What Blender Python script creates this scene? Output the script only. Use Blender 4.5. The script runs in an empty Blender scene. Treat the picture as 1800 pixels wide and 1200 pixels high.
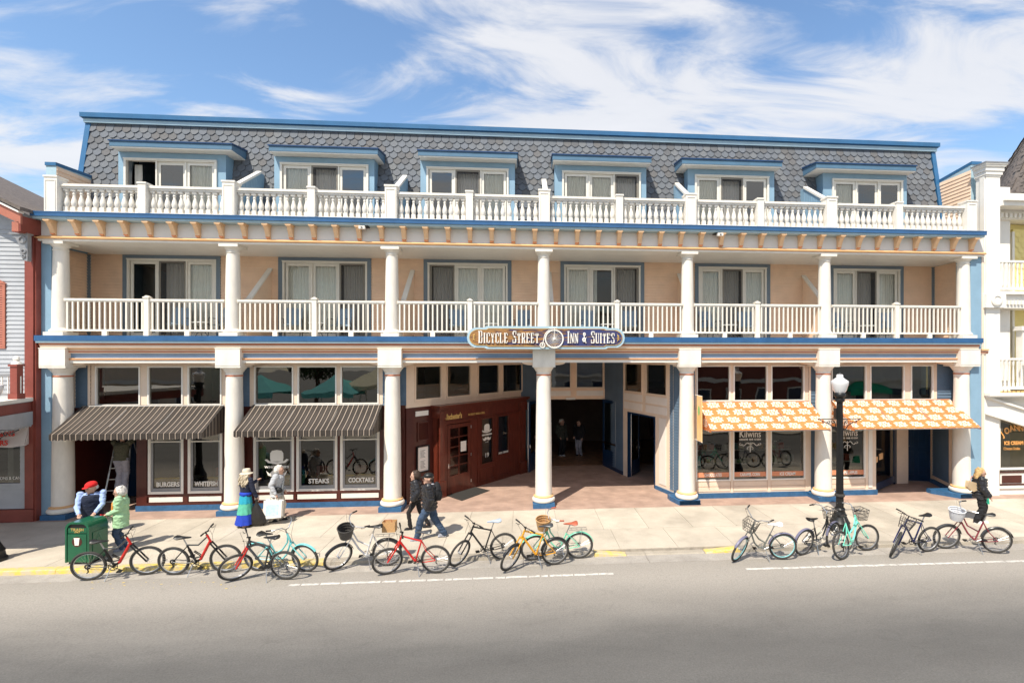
import bpy, math, random
from mathutils import Matrix, Vector
random.seed(7)
R = math.radians
COL = bpy.context.scene.collection
# ---------------------------------------------------------------- camera, sky, sun, exposure
FPX, PPX, HY, CH, CD = 900., 993., 626., 4.8, 16.4
TH = math.atan(FPX / 11108.)
CC, SS = math.cos(TH), math.sin(TH)
sc = bpy.context.scene
cam = bpy.data.cameras.new('camera'); co = bpy.data.objects.new('camera', cam); COL.objects.link(co)
cam.sensor_width = 36.; cam.lens = 36. * FPX / 1800.
cam.shift_x = -(PPX - 900.) / 1800.; cam.shift_y = (HY - 600.) / 1800.
cam.clip_end = 5000.
co.location = (0, -CD, CH); co.rotation_euler = (R(90), 0, -TH)
sc.camera = co
SUN = Vector((.356, .593, -1.)).normalized()          # the way the light travels
world = bpy.data.worlds.new('World'); sc.world = world; world.use_nodes = True
sun = bpy.data.lights.new('sun', 'SUN'); sun.energy = 3.55; sun.angle = R(.5); sun.color = (1, .925, .80)
so = bpy.data.objects.new('sun', sun); COL.objects.link(so)
so.rotation_euler = SUN.to_track_quat('-Z', 'Y').to_euler()
sc.view_settings.view_transform = 'Standard'; sc.view_settings.look = 'None'
sc.view_settings.gamma = 1.; sc.view_settings.use_curve_mapping = False
sc.view_settings.exposure = .84

def sky():
    nt = world.node_tree; N = nt.nodes; L = nt.links; N.clear()
    def n(t, **k):
        o = N.new(t)
        for a, b in k.items(): setattr(o, a, b)
        return o
    out = n('ShaderNodeOutputWorld'); bg = n('ShaderNodeBackground'); bg.inputs[1].default_value = .15
    st = n('ShaderNodeTexSky', sky_type='NISHITA'); st.sun_disc = False
    st.sun_elevation = math.asin(-SUN.z); st.sun_rotation = math.atan2(-SUN.x, -SUN.y)
    st.air_density = 1.25; st.dust_density = .25; st.ozone_density = 2.6
    tc = n('ShaderNodeTexCoord'); sp = n('ShaderNodeSeparateXYZ'); L.new(tc.outputs['Generated'], sp.inputs[0])
    def mth(op, a, b=None, c=None):
        m = n('ShaderNodeMath', operation=op)
        for i, v in enumerate((a, b, c)):
            if v is None: continue
            if isinstance(v, (int, float)): m.inputs[i].default_value = v
            else: L.new(v, m.inputs[i])
        return m.outputs[0]
    z = mth('MAXIMUM', sp.outputs[2], .0); zz = mth('ADD', z, .22)
    u = mth('DIVIDE', sp.outputs[0], zz); v = mth('DIVIDE', sp.outputs[1], zz)
    cb = n('ShaderNodeCombineXYZ'); L.new(u, cb.inputs[0]); L.new(v, cb.inputs[1])
    mp = n('ShaderNodeMapping'); mp.inputs['Rotation'].default_value = (0, 0, R(-24)); mp.inputs['Scale'].default_value = (.75, 1.7, 1)
    mp.inputs['Location'].default_value = (3.1, 1.55, 0)
    L.new(cb.outputs[0], mp.inputs[0])
    a = n('ShaderNodeTexNoise'); a.inputs['Scale'].default_value = 2.7; a.inputs['Detail'].default_value = 14; a.inputs['Roughness'].default_value = .60; a.inputs['Distortion'].default_value = .7
    L.new(mp.outputs[0], a.inputs[0])
    b = n('ShaderNodeTexNoise'); b.inputs['Scale'].default_value = 1.1; b.inputs['Detail'].default_value = 4
    L.new(mp.outputs[0], b.inputs[0])
    # more cloud towards the right-hand side of the street, a clear stretch overhead-left
    s_ = mth('ADD', mth('MULTIPLY', a.outputs[0], 1.25), mth('MULTIPLY', b.outputs[0], .55))
    # where the day's cloud banks stand and where the blue opens
    for px, py, amp, wx_, wz_ in ((880, 90, .185, .36, .16), (1450, 215, .155, .55, .12), (1760, 60, .15, .16, .20), (240, 60, -.20, .34, .16), (1420, 70, -.13, .10, .08), (640, 235, -.14, .20, .07),
                                  (90, 160, .17, .13, .045), (60, 290, .19, .16, .05), (340, 185, .15, .12, .03), (500, 165, .16, .06, .022), (400, 8, .13, .08, .03), (1080, 260, .12, .3, .06)):
        X_ = (px - PPX) / FPX; d = Vector((X_ * CC + SS, -X_ * SS + CC, (HY - py) / FPX)).normalized()
        ex = mth('DIVIDE', mth('SUBTRACT', sp.outputs[0], d.x), wx_); ez = mth('DIVIDE', mth('SUBTRACT', sp.outputs[2], d.z), wz_)
        r2 = mth('ADD', mth('MULTIPLY', ex, ex), mth('MULTIPLY', ez, ez))
        s_ = mth('ADD', s_, mth('MULTIPLY', mth('EXPONENT', mth('MULTIPLY', r2, -1.)), amp))
    s_ = mth('ADD', s_, mth('MULTIPLY', mth('MAXIMUM', mth('MULTIPLY', sp.outputs[1], -1.), 0.), .16))  # extra cloud added behind the camera, out of view, to lift the fill light
    lowz = mth('MULTIPLY', mth('SUBTRACT', .30, z), .2)
    s_ = mth('ADD', s_, mth('MAXIMUM', lowz, 0.))
    mr = n('ShaderNodeMapRange'); mr.interpolation_type = 'SMOOTHSTEP'
    mr.inputs[1].default_value = .84; mr.inputs[2].default_value = 1.16; mr.inputs[4].default_value = .86
    L.new(s_, mr.inputs[0])
    cl = n('ShaderNodeMixRGB'); cl.inputs[1].default_value = (2.95, 3.0, 3.15, 1); cl.inputs[2].default_value = (3.85, 3.8, 3.8, 1)
    L.new(a.outputs[0], cl.inputs[0])
    tn = n('ShaderNodeMixRGB'); tn.blend_type = 'MULTIPLY'; tn.inputs[0].default_value = 1; tn.inputs[2].default_value = (.66, .71, .75, 1); L.new(st.outputs[0], tn.inputs[1])
    mx = n('ShaderNodeMixRGB'); L.new(mr.outputs[0], mx.inputs[0]); L.new(tn.outputs[0], mx.inputs[1]); L.new(cl.outputs[0], mx.inputs[2])
    L.new(mx.outputs[0], bg.inputs[0]); L.new(bg.outputs[0], out.inputs[0])
sky()

def wx(px, y):
    t = (px - PPX) / FPX; Y = y + CD
    return Y * (SS + t * CC) / (CC - t * SS)
def wz(px, py, y):
    return CH - (py - HY) * (wx(px, y) * SS + (y + CD) * CC) / FPX
def gr(px, py, z=0.):
    Z = FPX * (CH - z) / (py - HY); X = (px - PPX) / FPX * Z
    return X * CC + Z * SS, -X * SS + Z * CC - CD

# ---------------------------------------------------------------- materials
def nmat(name):
    m = bpy.data.materials.new(name); m.use_nodes = True
    return m, m.node_tree.nodes, m.node_tree.links, m.node_tree.nodes['Principled BSDF']
def mat(name, col, rough=.55, var=.10, scale=3., metal=0., bump=0., bscale=60., spec=.4, coat=0., stretch=(1, 1, 1), col2=None):
    m, N, L, p = nmat(name)
    p.inputs['Roughness'].default_value = rough; p.inputs['Metallic'].default_value = metal
    p.inputs['Specular IOR Level'].default_value = spec; p.inputs['Coat Weight'].default_value = coat
    tc = N.new('ShaderNodeTexCoord'); mp = N.new('ShaderNodeMapping'); mp.inputs['Scale'].default_value = stretch
    L.new(tc.outputs['Object'], mp.inputs[0])
    no = N.new('ShaderNodeTexNoise'); no.inputs['Scale'].default_value = scale; no.inputs['Detail'].default_value = 6; no.inputs['Roughness'].default_value = .65
    L.new(mp.outputs[0], no.inputs[0])
    cr = N.new('ShaderNodeValToRGB'); e = cr.color_ramp.elements
    c2 = col2 or tuple(c * (1 - var) for c in col)
    e[0].position = .33; e[1].position = .62
    e[0].color = (*c2, 1); e[1].color = (*(min(.9, c * (1 + var * .35)) for c in col), 1)
    L.new(no.outputs[0], cr.inputs[0]); L.new(cr.outputs[0], p.inputs['Base Color'])
    if bump:
        nb = N.new('ShaderNodeTexNoise'); nb.inputs['Scale'].default_value = bscale; nb.inputs['Detail'].default_value = 4
        L.new(mp.outputs[0], nb.inputs[0])
        b = N.new('ShaderNodeBump'); b.inputs['Strength'].default_value = bump; b.inputs['Distance'].default_value = .01
        L.new(nb.outputs[0], b.inputs['Height']); L.new(b.outputs[0], p.inputs['Normal'])
    return m
def perobj(name, cols, rough=.8, bump=.3):
    """colour picked per object by Object Info random, with fine grain"""
    m, N, L, p = nmat(name); p.inputs['Roughness'].default_value = rough
    oi = N.new('ShaderNodeObjectInfo'); cr = N.new('ShaderNodeValToRGB'); cr.color_ramp.interpolation = 'CONSTANT'
    el = cr.color_ramp.elements
    while len(el) < len(cols): el.new(.5)
    for i, c in enumerate(cols): el[i].position = i / len(cols); el[i].color = (*c, 1)
    L.new(oi.outputs['Random'], cr.inputs[0])
    tc = N.new('ShaderNodeTexCoord'); no = N.new('ShaderNodeTexNoise'); no.inputs['Scale'].default_value = 22; no.inputs['Detail'].default_value = 5
    L.new(tc.outputs['Object'], no.inputs[0])
    mx = N.new('ShaderNodeMixRGB'); mx.blend_type = 'MULTIPLY'; mx.inputs[0].default_value = .35
    L.new(cr.outputs[0], mx.inputs[1]); L.new(no.outputs[0], mx.inputs[2]); L.new(mx.outputs[0], p.inputs['Base Color'])
    b = N.new('ShaderNodeBump'); b.inputs['Strength'].default_value = bump; b.inputs['Distance'].default_value = .01
    L.new(no.outputs[0], b.inputs['Height']); L.new(b.outputs[0], p.inputs['Normal'])
    return m
def glass(name, tint, refl, rough=.01, wav=0.012, scale=1.2):
    m, N, L, p = nmat(name); N.remove(p); out = N['Material Output']
    tr = N.new('ShaderNodeBsdfTransparent'); tr.inputs[0].default_value = (*tint, 1)
    gl = N.new('ShaderNodeBsdfGlossy'); gl.inputs['Roughness'].default_value = rough; gl.inputs[0].default_value = (1, .96, .88, 1)
    fr = N.new('ShaderNodeFresnel'); fr.inputs[0].default_value = refl
    tc = N.new('ShaderNodeTexCoord'); no = N.new('ShaderNodeTexNoise'); no.inputs['Scale'].default_value = scale; no.inputs['Detail'].default_value = 1
    L.new(tc.outputs['Object'], no.inputs[0])
    b = N.new('ShaderNodeBump'); b.inputs['Strength'].default_value = wav; b.inputs['Distance'].default_value = .2
    L.new(no.outputs[0], b.inputs['Height']); L.new(b.outputs[0], gl.inputs['Normal'])
    mx = N.new('ShaderNodeMixShader'); L.new(fr.outputs[0], mx.inputs[0]); L.new(tr.outputs[0], mx.inputs[1]); L.new(gl.outputs[0], mx.inputs[2])
    L.new(mx.outputs[0], out.inputs[0])
    return m
M = {}
M['white'] = mat('white_paint', (.80, .75, .67), .5, .11, 3.2, stretch=(1, 1, .35))
M['whiteb'] = mat('white_trim_paint', (.82, .785, .72), .4, .05, 3)
M['rail'] = mat('railing_paint', (.82, .77, .68), .45, .12, 5, stretch=(1, 1, .3))
M['vinyl'] = mat('window_frame_vinyl', (.74, .71, .64), .4, .05, 5)
M['peach'] = mat('peach_paint', (.86, .63, .455), .6, .09, 1.6)
M['peachl'] = mat('pale_peach_trim', (.80, .64, .50), .55, .07, 2)
M['cream'] = mat('cream_fascia', (.76, .73, .69), .5, .05, 1.5)
M['panel'] = mat('cream_panel', (.80, .73, .66), .5, .05, 2)
M['orange'] = mat('orange_trim', (.78, .46, .22), .5, .1, 3)
M['corbel'] = mat('corbel_ochre', (.80, .53, .31), .5, .1, 3)
M['rust'] = mat('rust_stripe', (.50, .17, .08), .5, .12, 3)
M['blue'] = mat('deep_blue_fascia', (.032, .110, .255), .35, .18, 2, coat=.2)
M['eave'] = mat('dormer_eave_blue', (.085, .175, .27), .45, .12, 2)
M['eavetop'] = mat('dormer_roof_blue', (.012, .05, .14), .4, .2, 2)
M['lblue'] = mat('pale_blue_fascia', (.39, .54, .62), .45, .08, 2)
M['casing'] = mat('slate_blue_casing', (.16, .21, .26), .55, .08, 2)
M['mblue'] = mat('mid_blue_paint', (.24, .38, .50), .55, .08, 2)
M['sblue'] = mat('blue_siding_paint', (.115, .175, .245), .6, .12, 2)
M['band'] = mat('frieze_blue', (.22, .34, .52), .5, .08, 2)
M['roofblue'] = mat('roof_edge_blue', (.032, .130, .275), .35, .12, 2, coat=.2)
M['kick'] = mat('kick_plate_blue', (.035, .12, .25), .4, .25, 6)
M['navy'] = mat('navy_door_paint', (.006, .028, .075), .3, .2, 3, coat=.25)
M['maroon'] = mat('maroon_paint', (.072, .014, .009), .38, .25, 2.5, coat=.2)
M['wood'] = mat('red_stained_wood', (.120, .024, .013), .33, .35, 5, coat=.35, stretch=(3, 3, .4))
M['black'] = mat('black_paint', (.012, .012, .012), .4, .2, 6)
M['metal'] = mat('brushed_metal', (.55, .55, .55), .35, .1, 12, metal=.9)
M['chrome'] = mat('bright_metal', (.75, .75, .75), .22, .05, 12, metal=1)
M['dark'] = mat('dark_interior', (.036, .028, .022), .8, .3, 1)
M['room'] = mat('room_wall', (.22, .18, .14), .8, .15, 1)
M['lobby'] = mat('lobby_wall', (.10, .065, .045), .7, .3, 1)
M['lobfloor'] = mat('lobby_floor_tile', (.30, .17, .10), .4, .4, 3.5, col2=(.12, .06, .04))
M['ceil'] = mat('balcony_ceiling', (.84, .80, .72), .6, .05, 1)
M['soffit'] = mat('porch_soffit', (.78, .64, .50), .6, .05, 1)
M['deck'] = mat('balcony_deck', (.48, .44, .39), .7, .2, 3)
M['curtain'] = mat('curtain_cloth', (.86, .84, .79), .9, .05, 8)
M['screen'] = mat('screen_frame', (.22, .20, .17), .5, .1, 8)
M['glass'] = glass('window_glass', (.90, .91, .88), 1.6)
M['glassd'] = glass('shop_glass', (.64, .64, .56), 2.05, wav=.018)
M['glasssky'] = glass('sky_glass', (.55, .6, .65), 2.3)
m, N, L, p = nmat('insect_screen'); N.remove(p)
_t = N.new('ShaderNodeBsdfTransparent'); _d = N.new('ShaderNodeBsdfDiffuse'); _d.inputs[0].default_value = (.10, .10, .10, 1)
_x = N.new('ShaderNodeMixShader'); _x.inputs[0].default_value = .5
L.new(_t.outputs[0], _x.inputs[1]); L.new(_d.outputs[0], _x.inputs[2]); L.new(_x.outputs[0], N['Material Output'].inputs[0]); M['mesh'] = m
M['coral'] = mat('coral_window_band', (.72, .28, .15), .5, .08, 4)
M['felt'] = mat('roof_felt', (.018, .018, .02), .9, .2, 3)
M['rubber'] = mat('tyre_rubber', (.050, .047, .043), .85, .35, 30)
M['grey'] = mat('grey_metal_paint', (.30, .30, .31), .4, .1, 8, metal=.3)
M['skin'] = mat('skin', (.55, .33, .24), .6, .1, 20)
M['mat'] = mat('door_mat_fibre', (.032, .03, .027), .95, .3, 40, bump=.6)

# ---------------------------------------------------------------- mesh builder
class MB:
    def __init__(s, T=None):
        s.v = []; s.f = []; s.m = []; s.uv = []; s.T = T; s.hasuv = False
    def add(s, vs, fs, mi=0, uvs=None):
        k = len(s.v)
        for v in vs:
            s.v.append(tuple(s.T @ Vector(v)) if s.T else tuple(v))
        for i, f in enumerate(fs):
            s.f.append([a + k for a in f]); s.m.append(mi)
            if uvs: s.hasuv = True; s.uv.append(uvs[i])
            else: s.uv.append([(0, 0)] * len(f))
    def box(s, x0, x1, y0, y1, z0, z1, mi=0):
        if x1 < x0: x0, x1 = x1, x0
        if y1 < y0: y0, y1 = y1, y0
        if z1 < z0: z0, z1 = z1, z0
        s.add([(x0, y0, z0), (x1, y0, z0), (x1, y1, z0), (x0, y1, z0), (x0, y0, z1), (x1, y0, z1), (x1, y1, z1), (x0, y1, z1)],
              [(0, 3, 2, 1), (4, 5, 6, 7), (0, 1, 5, 4), (1, 2, 6, 5), (2, 3, 7, 6), (3, 0, 4, 7)], mi)
    def prism(s, poly, a, b, axis='y', mi=0):
        """poly 2d points extruded from a to b along axis"""
        n = len(poly)
        def P(p, t):
            return (p[0], t, p[1]) if axis == 'y' else ((t, p[0], p[1]) if axis == 'x' else (p[0], p[1], t))
        vs = [P(p, a) for p in poly] + [P(p, b) for p in poly]
        fs = [tuple(range(n)), tuple(range(2 * n - 1, n - 1, -1))] + [(i, (i + 1) % n, n + (i + 1) % n, n + i) for i in range(n)]
        ar = sum(poly[i][0] * poly[(i + 1) % n][1] - poly[(i + 1) % n][0] * poly[i][1] for i in range(n))
        flip = (ar > 0) != (axis == 'y'); flip = flip if b > a else not flip
        if axis == 'y': flip = (ar < 0) if b > a else (ar > 0)
        else: flip = (ar > 0) if b > a else (ar < 0)
        if flip: fs = [tuple(reversed(f)) for f in fs]
        s.add(vs, fs, mi)
    def tube(s, pts, r, n=6, closed=False, mi=0, cap=True):
        pts = [Vector(p) for p in pts]; m = len(pts)
        rr = r if isinstance(r, (list, tuple)) else [r] * m
        vs = []; prev = None
        for i, p in enumerate(pts):
            if closed: t = pts[(i + 1) % m] - pts[i - 1]
            else: t = pts[min(i + 1, m - 1)] - pts[max(i - 1, 0)]
            if t.length < 1e-9: t = Vector((0, 0, 1))
            t.normalize()
            if prev is None:
                a = t.orthogonal().normalized()
            else:
                a = prev - t * prev.dot(t)
                a = a.normalized() if a.length > 1e-6 else t.orthogonal().normalized()
            prev = a; b = t.cross(a)
            for k in range(n):
                g = 2 * math.pi * k / n
                vs.append(p + (a * math.cos(g) + b * math.sin(g)) * rr[i])
        fs = []
        for i in range(m if closed else m - 1):
            j = (i + 1) % m
            for k in range(n):
                l = (k + 1) % n
                fs.append((i * n + k, i * n + l, j * n + l, j * n + k))
        if not closed and cap:
            fs.append(tuple(range(n - 1, -1, -1))); fs.append(tuple((m - 1) * n + k for k in range(n)))
        s.add(vs, fs, mi)
    def lathe(s, prof, c=(0, 0, 0), n=12, mi=0):
        """prof list of (r, z) from bottom to top"""
        vs = []; m = len(prof)
        for r, z in prof:
            for k in range(n):
                g = 2 * math.pi * k / n; vs.append((c[0] + r * math.cos(g), c[1] + r * math.sin(g), c[2] + z))
        fs = [(i * n + k, i * n + (k + 1) % n, (i + 1) * n + (k + 1) % n, (i + 1) * n + k) for i in range(m - 1) for k in range(n)]
        fs.append(tuple(range(n - 1, -1, -1))); fs.append(tuple((m - 1) * n + k for k in range(n)))
        s.add(vs, fs, mi)
    def ball(s, c, r, n=10, m=6, mi=0, rot=None):
        if not isinstance(r, (list, tuple)): r = (r, r, r)
        vs = []
        for i in range(1, m):
            a = math.pi * i / m - math.pi / 2
            for k in range(n):
                g = 2 * math.pi * k / n; v = Vector((r[0] * math.cos(a) * math.cos(g), r[1] * math.cos(a) * math.sin(g), r[2] * math.sin(a)))
                if rot: v = rot @ v
                vs.append(Vector(c) + v)
        lo = Vector((0, 0, -r[2])); hi = Vector((0, 0, r[2]))
        if rot: lo = rot @ lo; hi = rot @ hi
        vs += [Vector(c) + lo, Vector(c) + hi]; q = (m - 1) * n
        fs = [(i * n + k, i * n + (k + 1) % n, (i + 1) * n + (k + 1) % n, (i + 1) * n + k) for i in range(m - 2) for k in range(n)]
        fs += [(q, (k + 1) % n, k) for k in range(n)] + [(q + 1, (m - 2) * n + k, (m - 2) * n + (k + 1) % n) for k in range(n)]
        s.add(vs, fs, mi)
    def torus(s, c, Rr, r, axis='y', n=28, m=6, mi=0):
        pts = []
        for i in range(n):
            g = 2 * math.pi * i / n; a, b = Rr * math.cos(g), Rr * math.sin(g)
            pts.append({'y': (c[0] + a, c[1], c[2] + b), 'x': (c[0], c[1] + a, c[2] + b), 'z': (c[0] + a, c[1] + b, c[2])}[axis])
        s.tube(pts, r, m, True, mi)
    def rings(s, rs, n=14, mi=0):
        """rs: list of (cx, cy, cz, rx, ry) horizontal ellipses"""
        vs = []; m = len(rs)
        for cx, cy, cz, rx, ry in rs:
            for k in range(n):
                g = 2 * math.pi * k / n; vs.append((cx + rx * math.cos(g), cy + ry * math.sin(g), cz))
        fs = [(i * n + k, i * n + (k + 1) % n, (i + 1) * n + (k + 1) % n, (i + 1) * n + k) for i in range(m - 1) for k in range(n)]
        fs.append(tuple(range(n - 1, -1, -1))); fs.append(tuple((m - 1) * n + k for k in range(n)))
        s.add(vs, fs, mi)
    def mesh(s, name, mats, smooth=False):
        me = bpy.data.meshes.new(name); me.from_pydata(s.v, [], s.f)
        if not isinstance(mats, (list, tuple)): mats = [mats]
        for q in mats: me.materials.append(M[q] if isinstance(q, str) else q)
        me.polygons.foreach_set('material_index', s.m)
        if s.hasuv:
            l = me.uv_layers.new(name='UVMap'); l.data.foreach_set('uv', [c for f in s.uv for p in f for c in p])
        if smooth:
            me.polygons.foreach_set('use_smooth', [True] * len(s.f)); me.set_sharp_from_angle(angle=R(40))
        me.update()
        return me
    def build(s, name, mats, parent=None, smooth=False, kind=None, bevel=0.):
        o = bpy.data.objects.new(name, s.mesh(name, mats, smooth)); COL.objects.link(o)
        if parent: o.parent = parent
        if kind: o['kind'] = kind
        if bevel:
            b = o.modifiers.new('bevel', 'BEVEL'); b.width = bevel; b.segments = 2; b.limit_method = 'ANGLE'; b.angle_limit = R(50)
        return o
def link(name, me, parent=None, loc=(0, 0, 0), rot=(0, 0, 0), scale=(1, 1, 1)):
    o = bpy.data.objects.new(name, me); COL.objects.link(o)
    if parent: o.parent = parent
    o.location = loc; o.rotation_euler = rot; o.scale = scale
    return o
def tag(o, label, cat, group=None):
    o['label'] = label; o['category'] = cat
    if group: o['group'] = group
    return o
def thing(name, label, cat, loc=(0, 0, 0), rz=0., group=None):
    o = bpy.data.objects.new(name, None); COL.objects.link(o); o.location = loc; o.rotation_euler = (0, 0, rz)
    o.empty_display_size = .2
    return tag(o, label, cat, group)
def struct(o): o['kind'] = 'structure'; return o
def wallT(P, Q):
    """u along P->Q, v inward (behind), z up"""
    d = Vector((Q[0] - P[0], Q[1] - P[1], 0)).normalized(); n = Vector((-d.y, d.x, 0))
    return Matrix(((d.x, n.x, 0, P[0]), (d.y, n.y, 0, P[1]), (0, 0, 1, 0), (0, 0, 0, 1)))
def wall(mb, u0, u1, z0, z1, d0, d1, holes=(), mi=0):
    us = sorted({u0, u1, *[min(max(h[i], u0), u1) for h in holes for i in (0, 1)]})
    for a, b in zip(us, us[1:]):
        if b - a < 1e-4: continue
        cut = sorted([(max(h[2], z0), min(h[3], z1)) for h in holes if h[0] < (a + b) / 2 < h[1] and h[3] > z0 and h[2] < z1])
        z = z0
        for c0, c1 in cut + [(z1, z1)]:
            if c0 - z > 1e-4: mb.box(a, b, d0, d1, z, c0, mi)
            z = max(z, c1)
def siding(mb, u0, u1, z0, z1, pitch, holes=(), d=0., t=.02, mi=0):
    """lap boards: each board stands proud at its bottom edge"""
    us = sorted({u0, u1, *[min(max(h[i], u0), u1) for h in holes for i in (0, 1)]})
    n = max(1, round((z1 - z0) / pitch)); p = (z1 - z0) / n
    for a, b in zip(us, us[1:]):
        if b - a < 1e-4: continue
        hs = [h for h in holes if h[0] < (a + b) / 2 < h[1]]
        for i in range(n):
            za, zb = z0 + i * p, z0 + (i + 1) * p
            iv = [(za, zb)]
            for h in hs:
                nv = []
                for q0, q1 in iv:
                    if h[2] > q0 + 1e-4: nv.append((q0, min(q1, h[2])))
                    if h[3] < q1 - 1e-4: nv.append((max(q0, h[3]), q1))
                iv = [q for q in nv if q[1] - q[0] > .004]
            for q0, q1 in iv:
                f0 = t * (1 - (q0 - za) / p) + .003; f1 = t * (1 - (q1 - za) / p) + .003
                mb.add([(a, d - f0, q0), (b, d - f0, q0), (b, d - f1, q1), (a, d - f1, q1), (a, d, q0), (b, d, q0), (b, d, q1), (a, d, q1)],
                       [(0, 1, 2, 3), (0, 4, 5, 1), (1, 5, 6, 2), (3, 2, 6, 7), (0, 3, 7, 4)], mi)
def frame(mb, u0, u1, z0, z1, w, d0, d1, mi=0, wb=None, wt=None):
    wb = w if wb is None else wb; wt = w if wt is None else wt
    mb.box(u0, u0 + w, d0, d1, z0, z1, mi); mb.box(u1 - w, u1, d0, d1, z0, z1, mi)
    mb.box(u0 + w, u1 - w, d0, d1, z1 - wt, z1, mi)
    if wb: mb.box(u0 + w, u1 - w, d0, d1, z0, z0 + wb, mi)
def text(name, s, size, T, m, parent=None, sx=1., ext=.004, align='CENTER', off=0., shear=0.):
    """T maps local (x right, y out of the surface is -v, z up) : letters stand in the x-z plane facing -y"""
    cu = bpy.data.curves.new(name, 'FONT'); cu.body = s; cu.size = size; cu.align_x = align; cu.align_y = 'BOTTOM_BASELINE'
    cu.extrude = ext; cu.offset = off; cu.shear = shear; cu.resolution_u = 3
    o = bpy.data.objects.new('tmp', cu); COL.objects.link(o)
    dg = bpy.context.evaluated_depsgraph_get(); me = bpy.data.meshes.new_from_object(o.evaluated_get(dg))
    bpy.data.objects.remove(o); bpy.data.curves.remove(cu)
    for v in me.vertices:
        x, y, z = v.co; w = T @ Vector((x * sx, -z, y)); v.co = w
    me.materials.clear(); me.materials.append(M[m] if isinstance(m, str) else m); me.name = name
    q = bpy.data.objects.new(name, me); COL.objects.link(q)
    if parent: q.parent = parent
    return q
def at(x, y, z): return Matrix.Translation((x, y, z))
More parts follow.
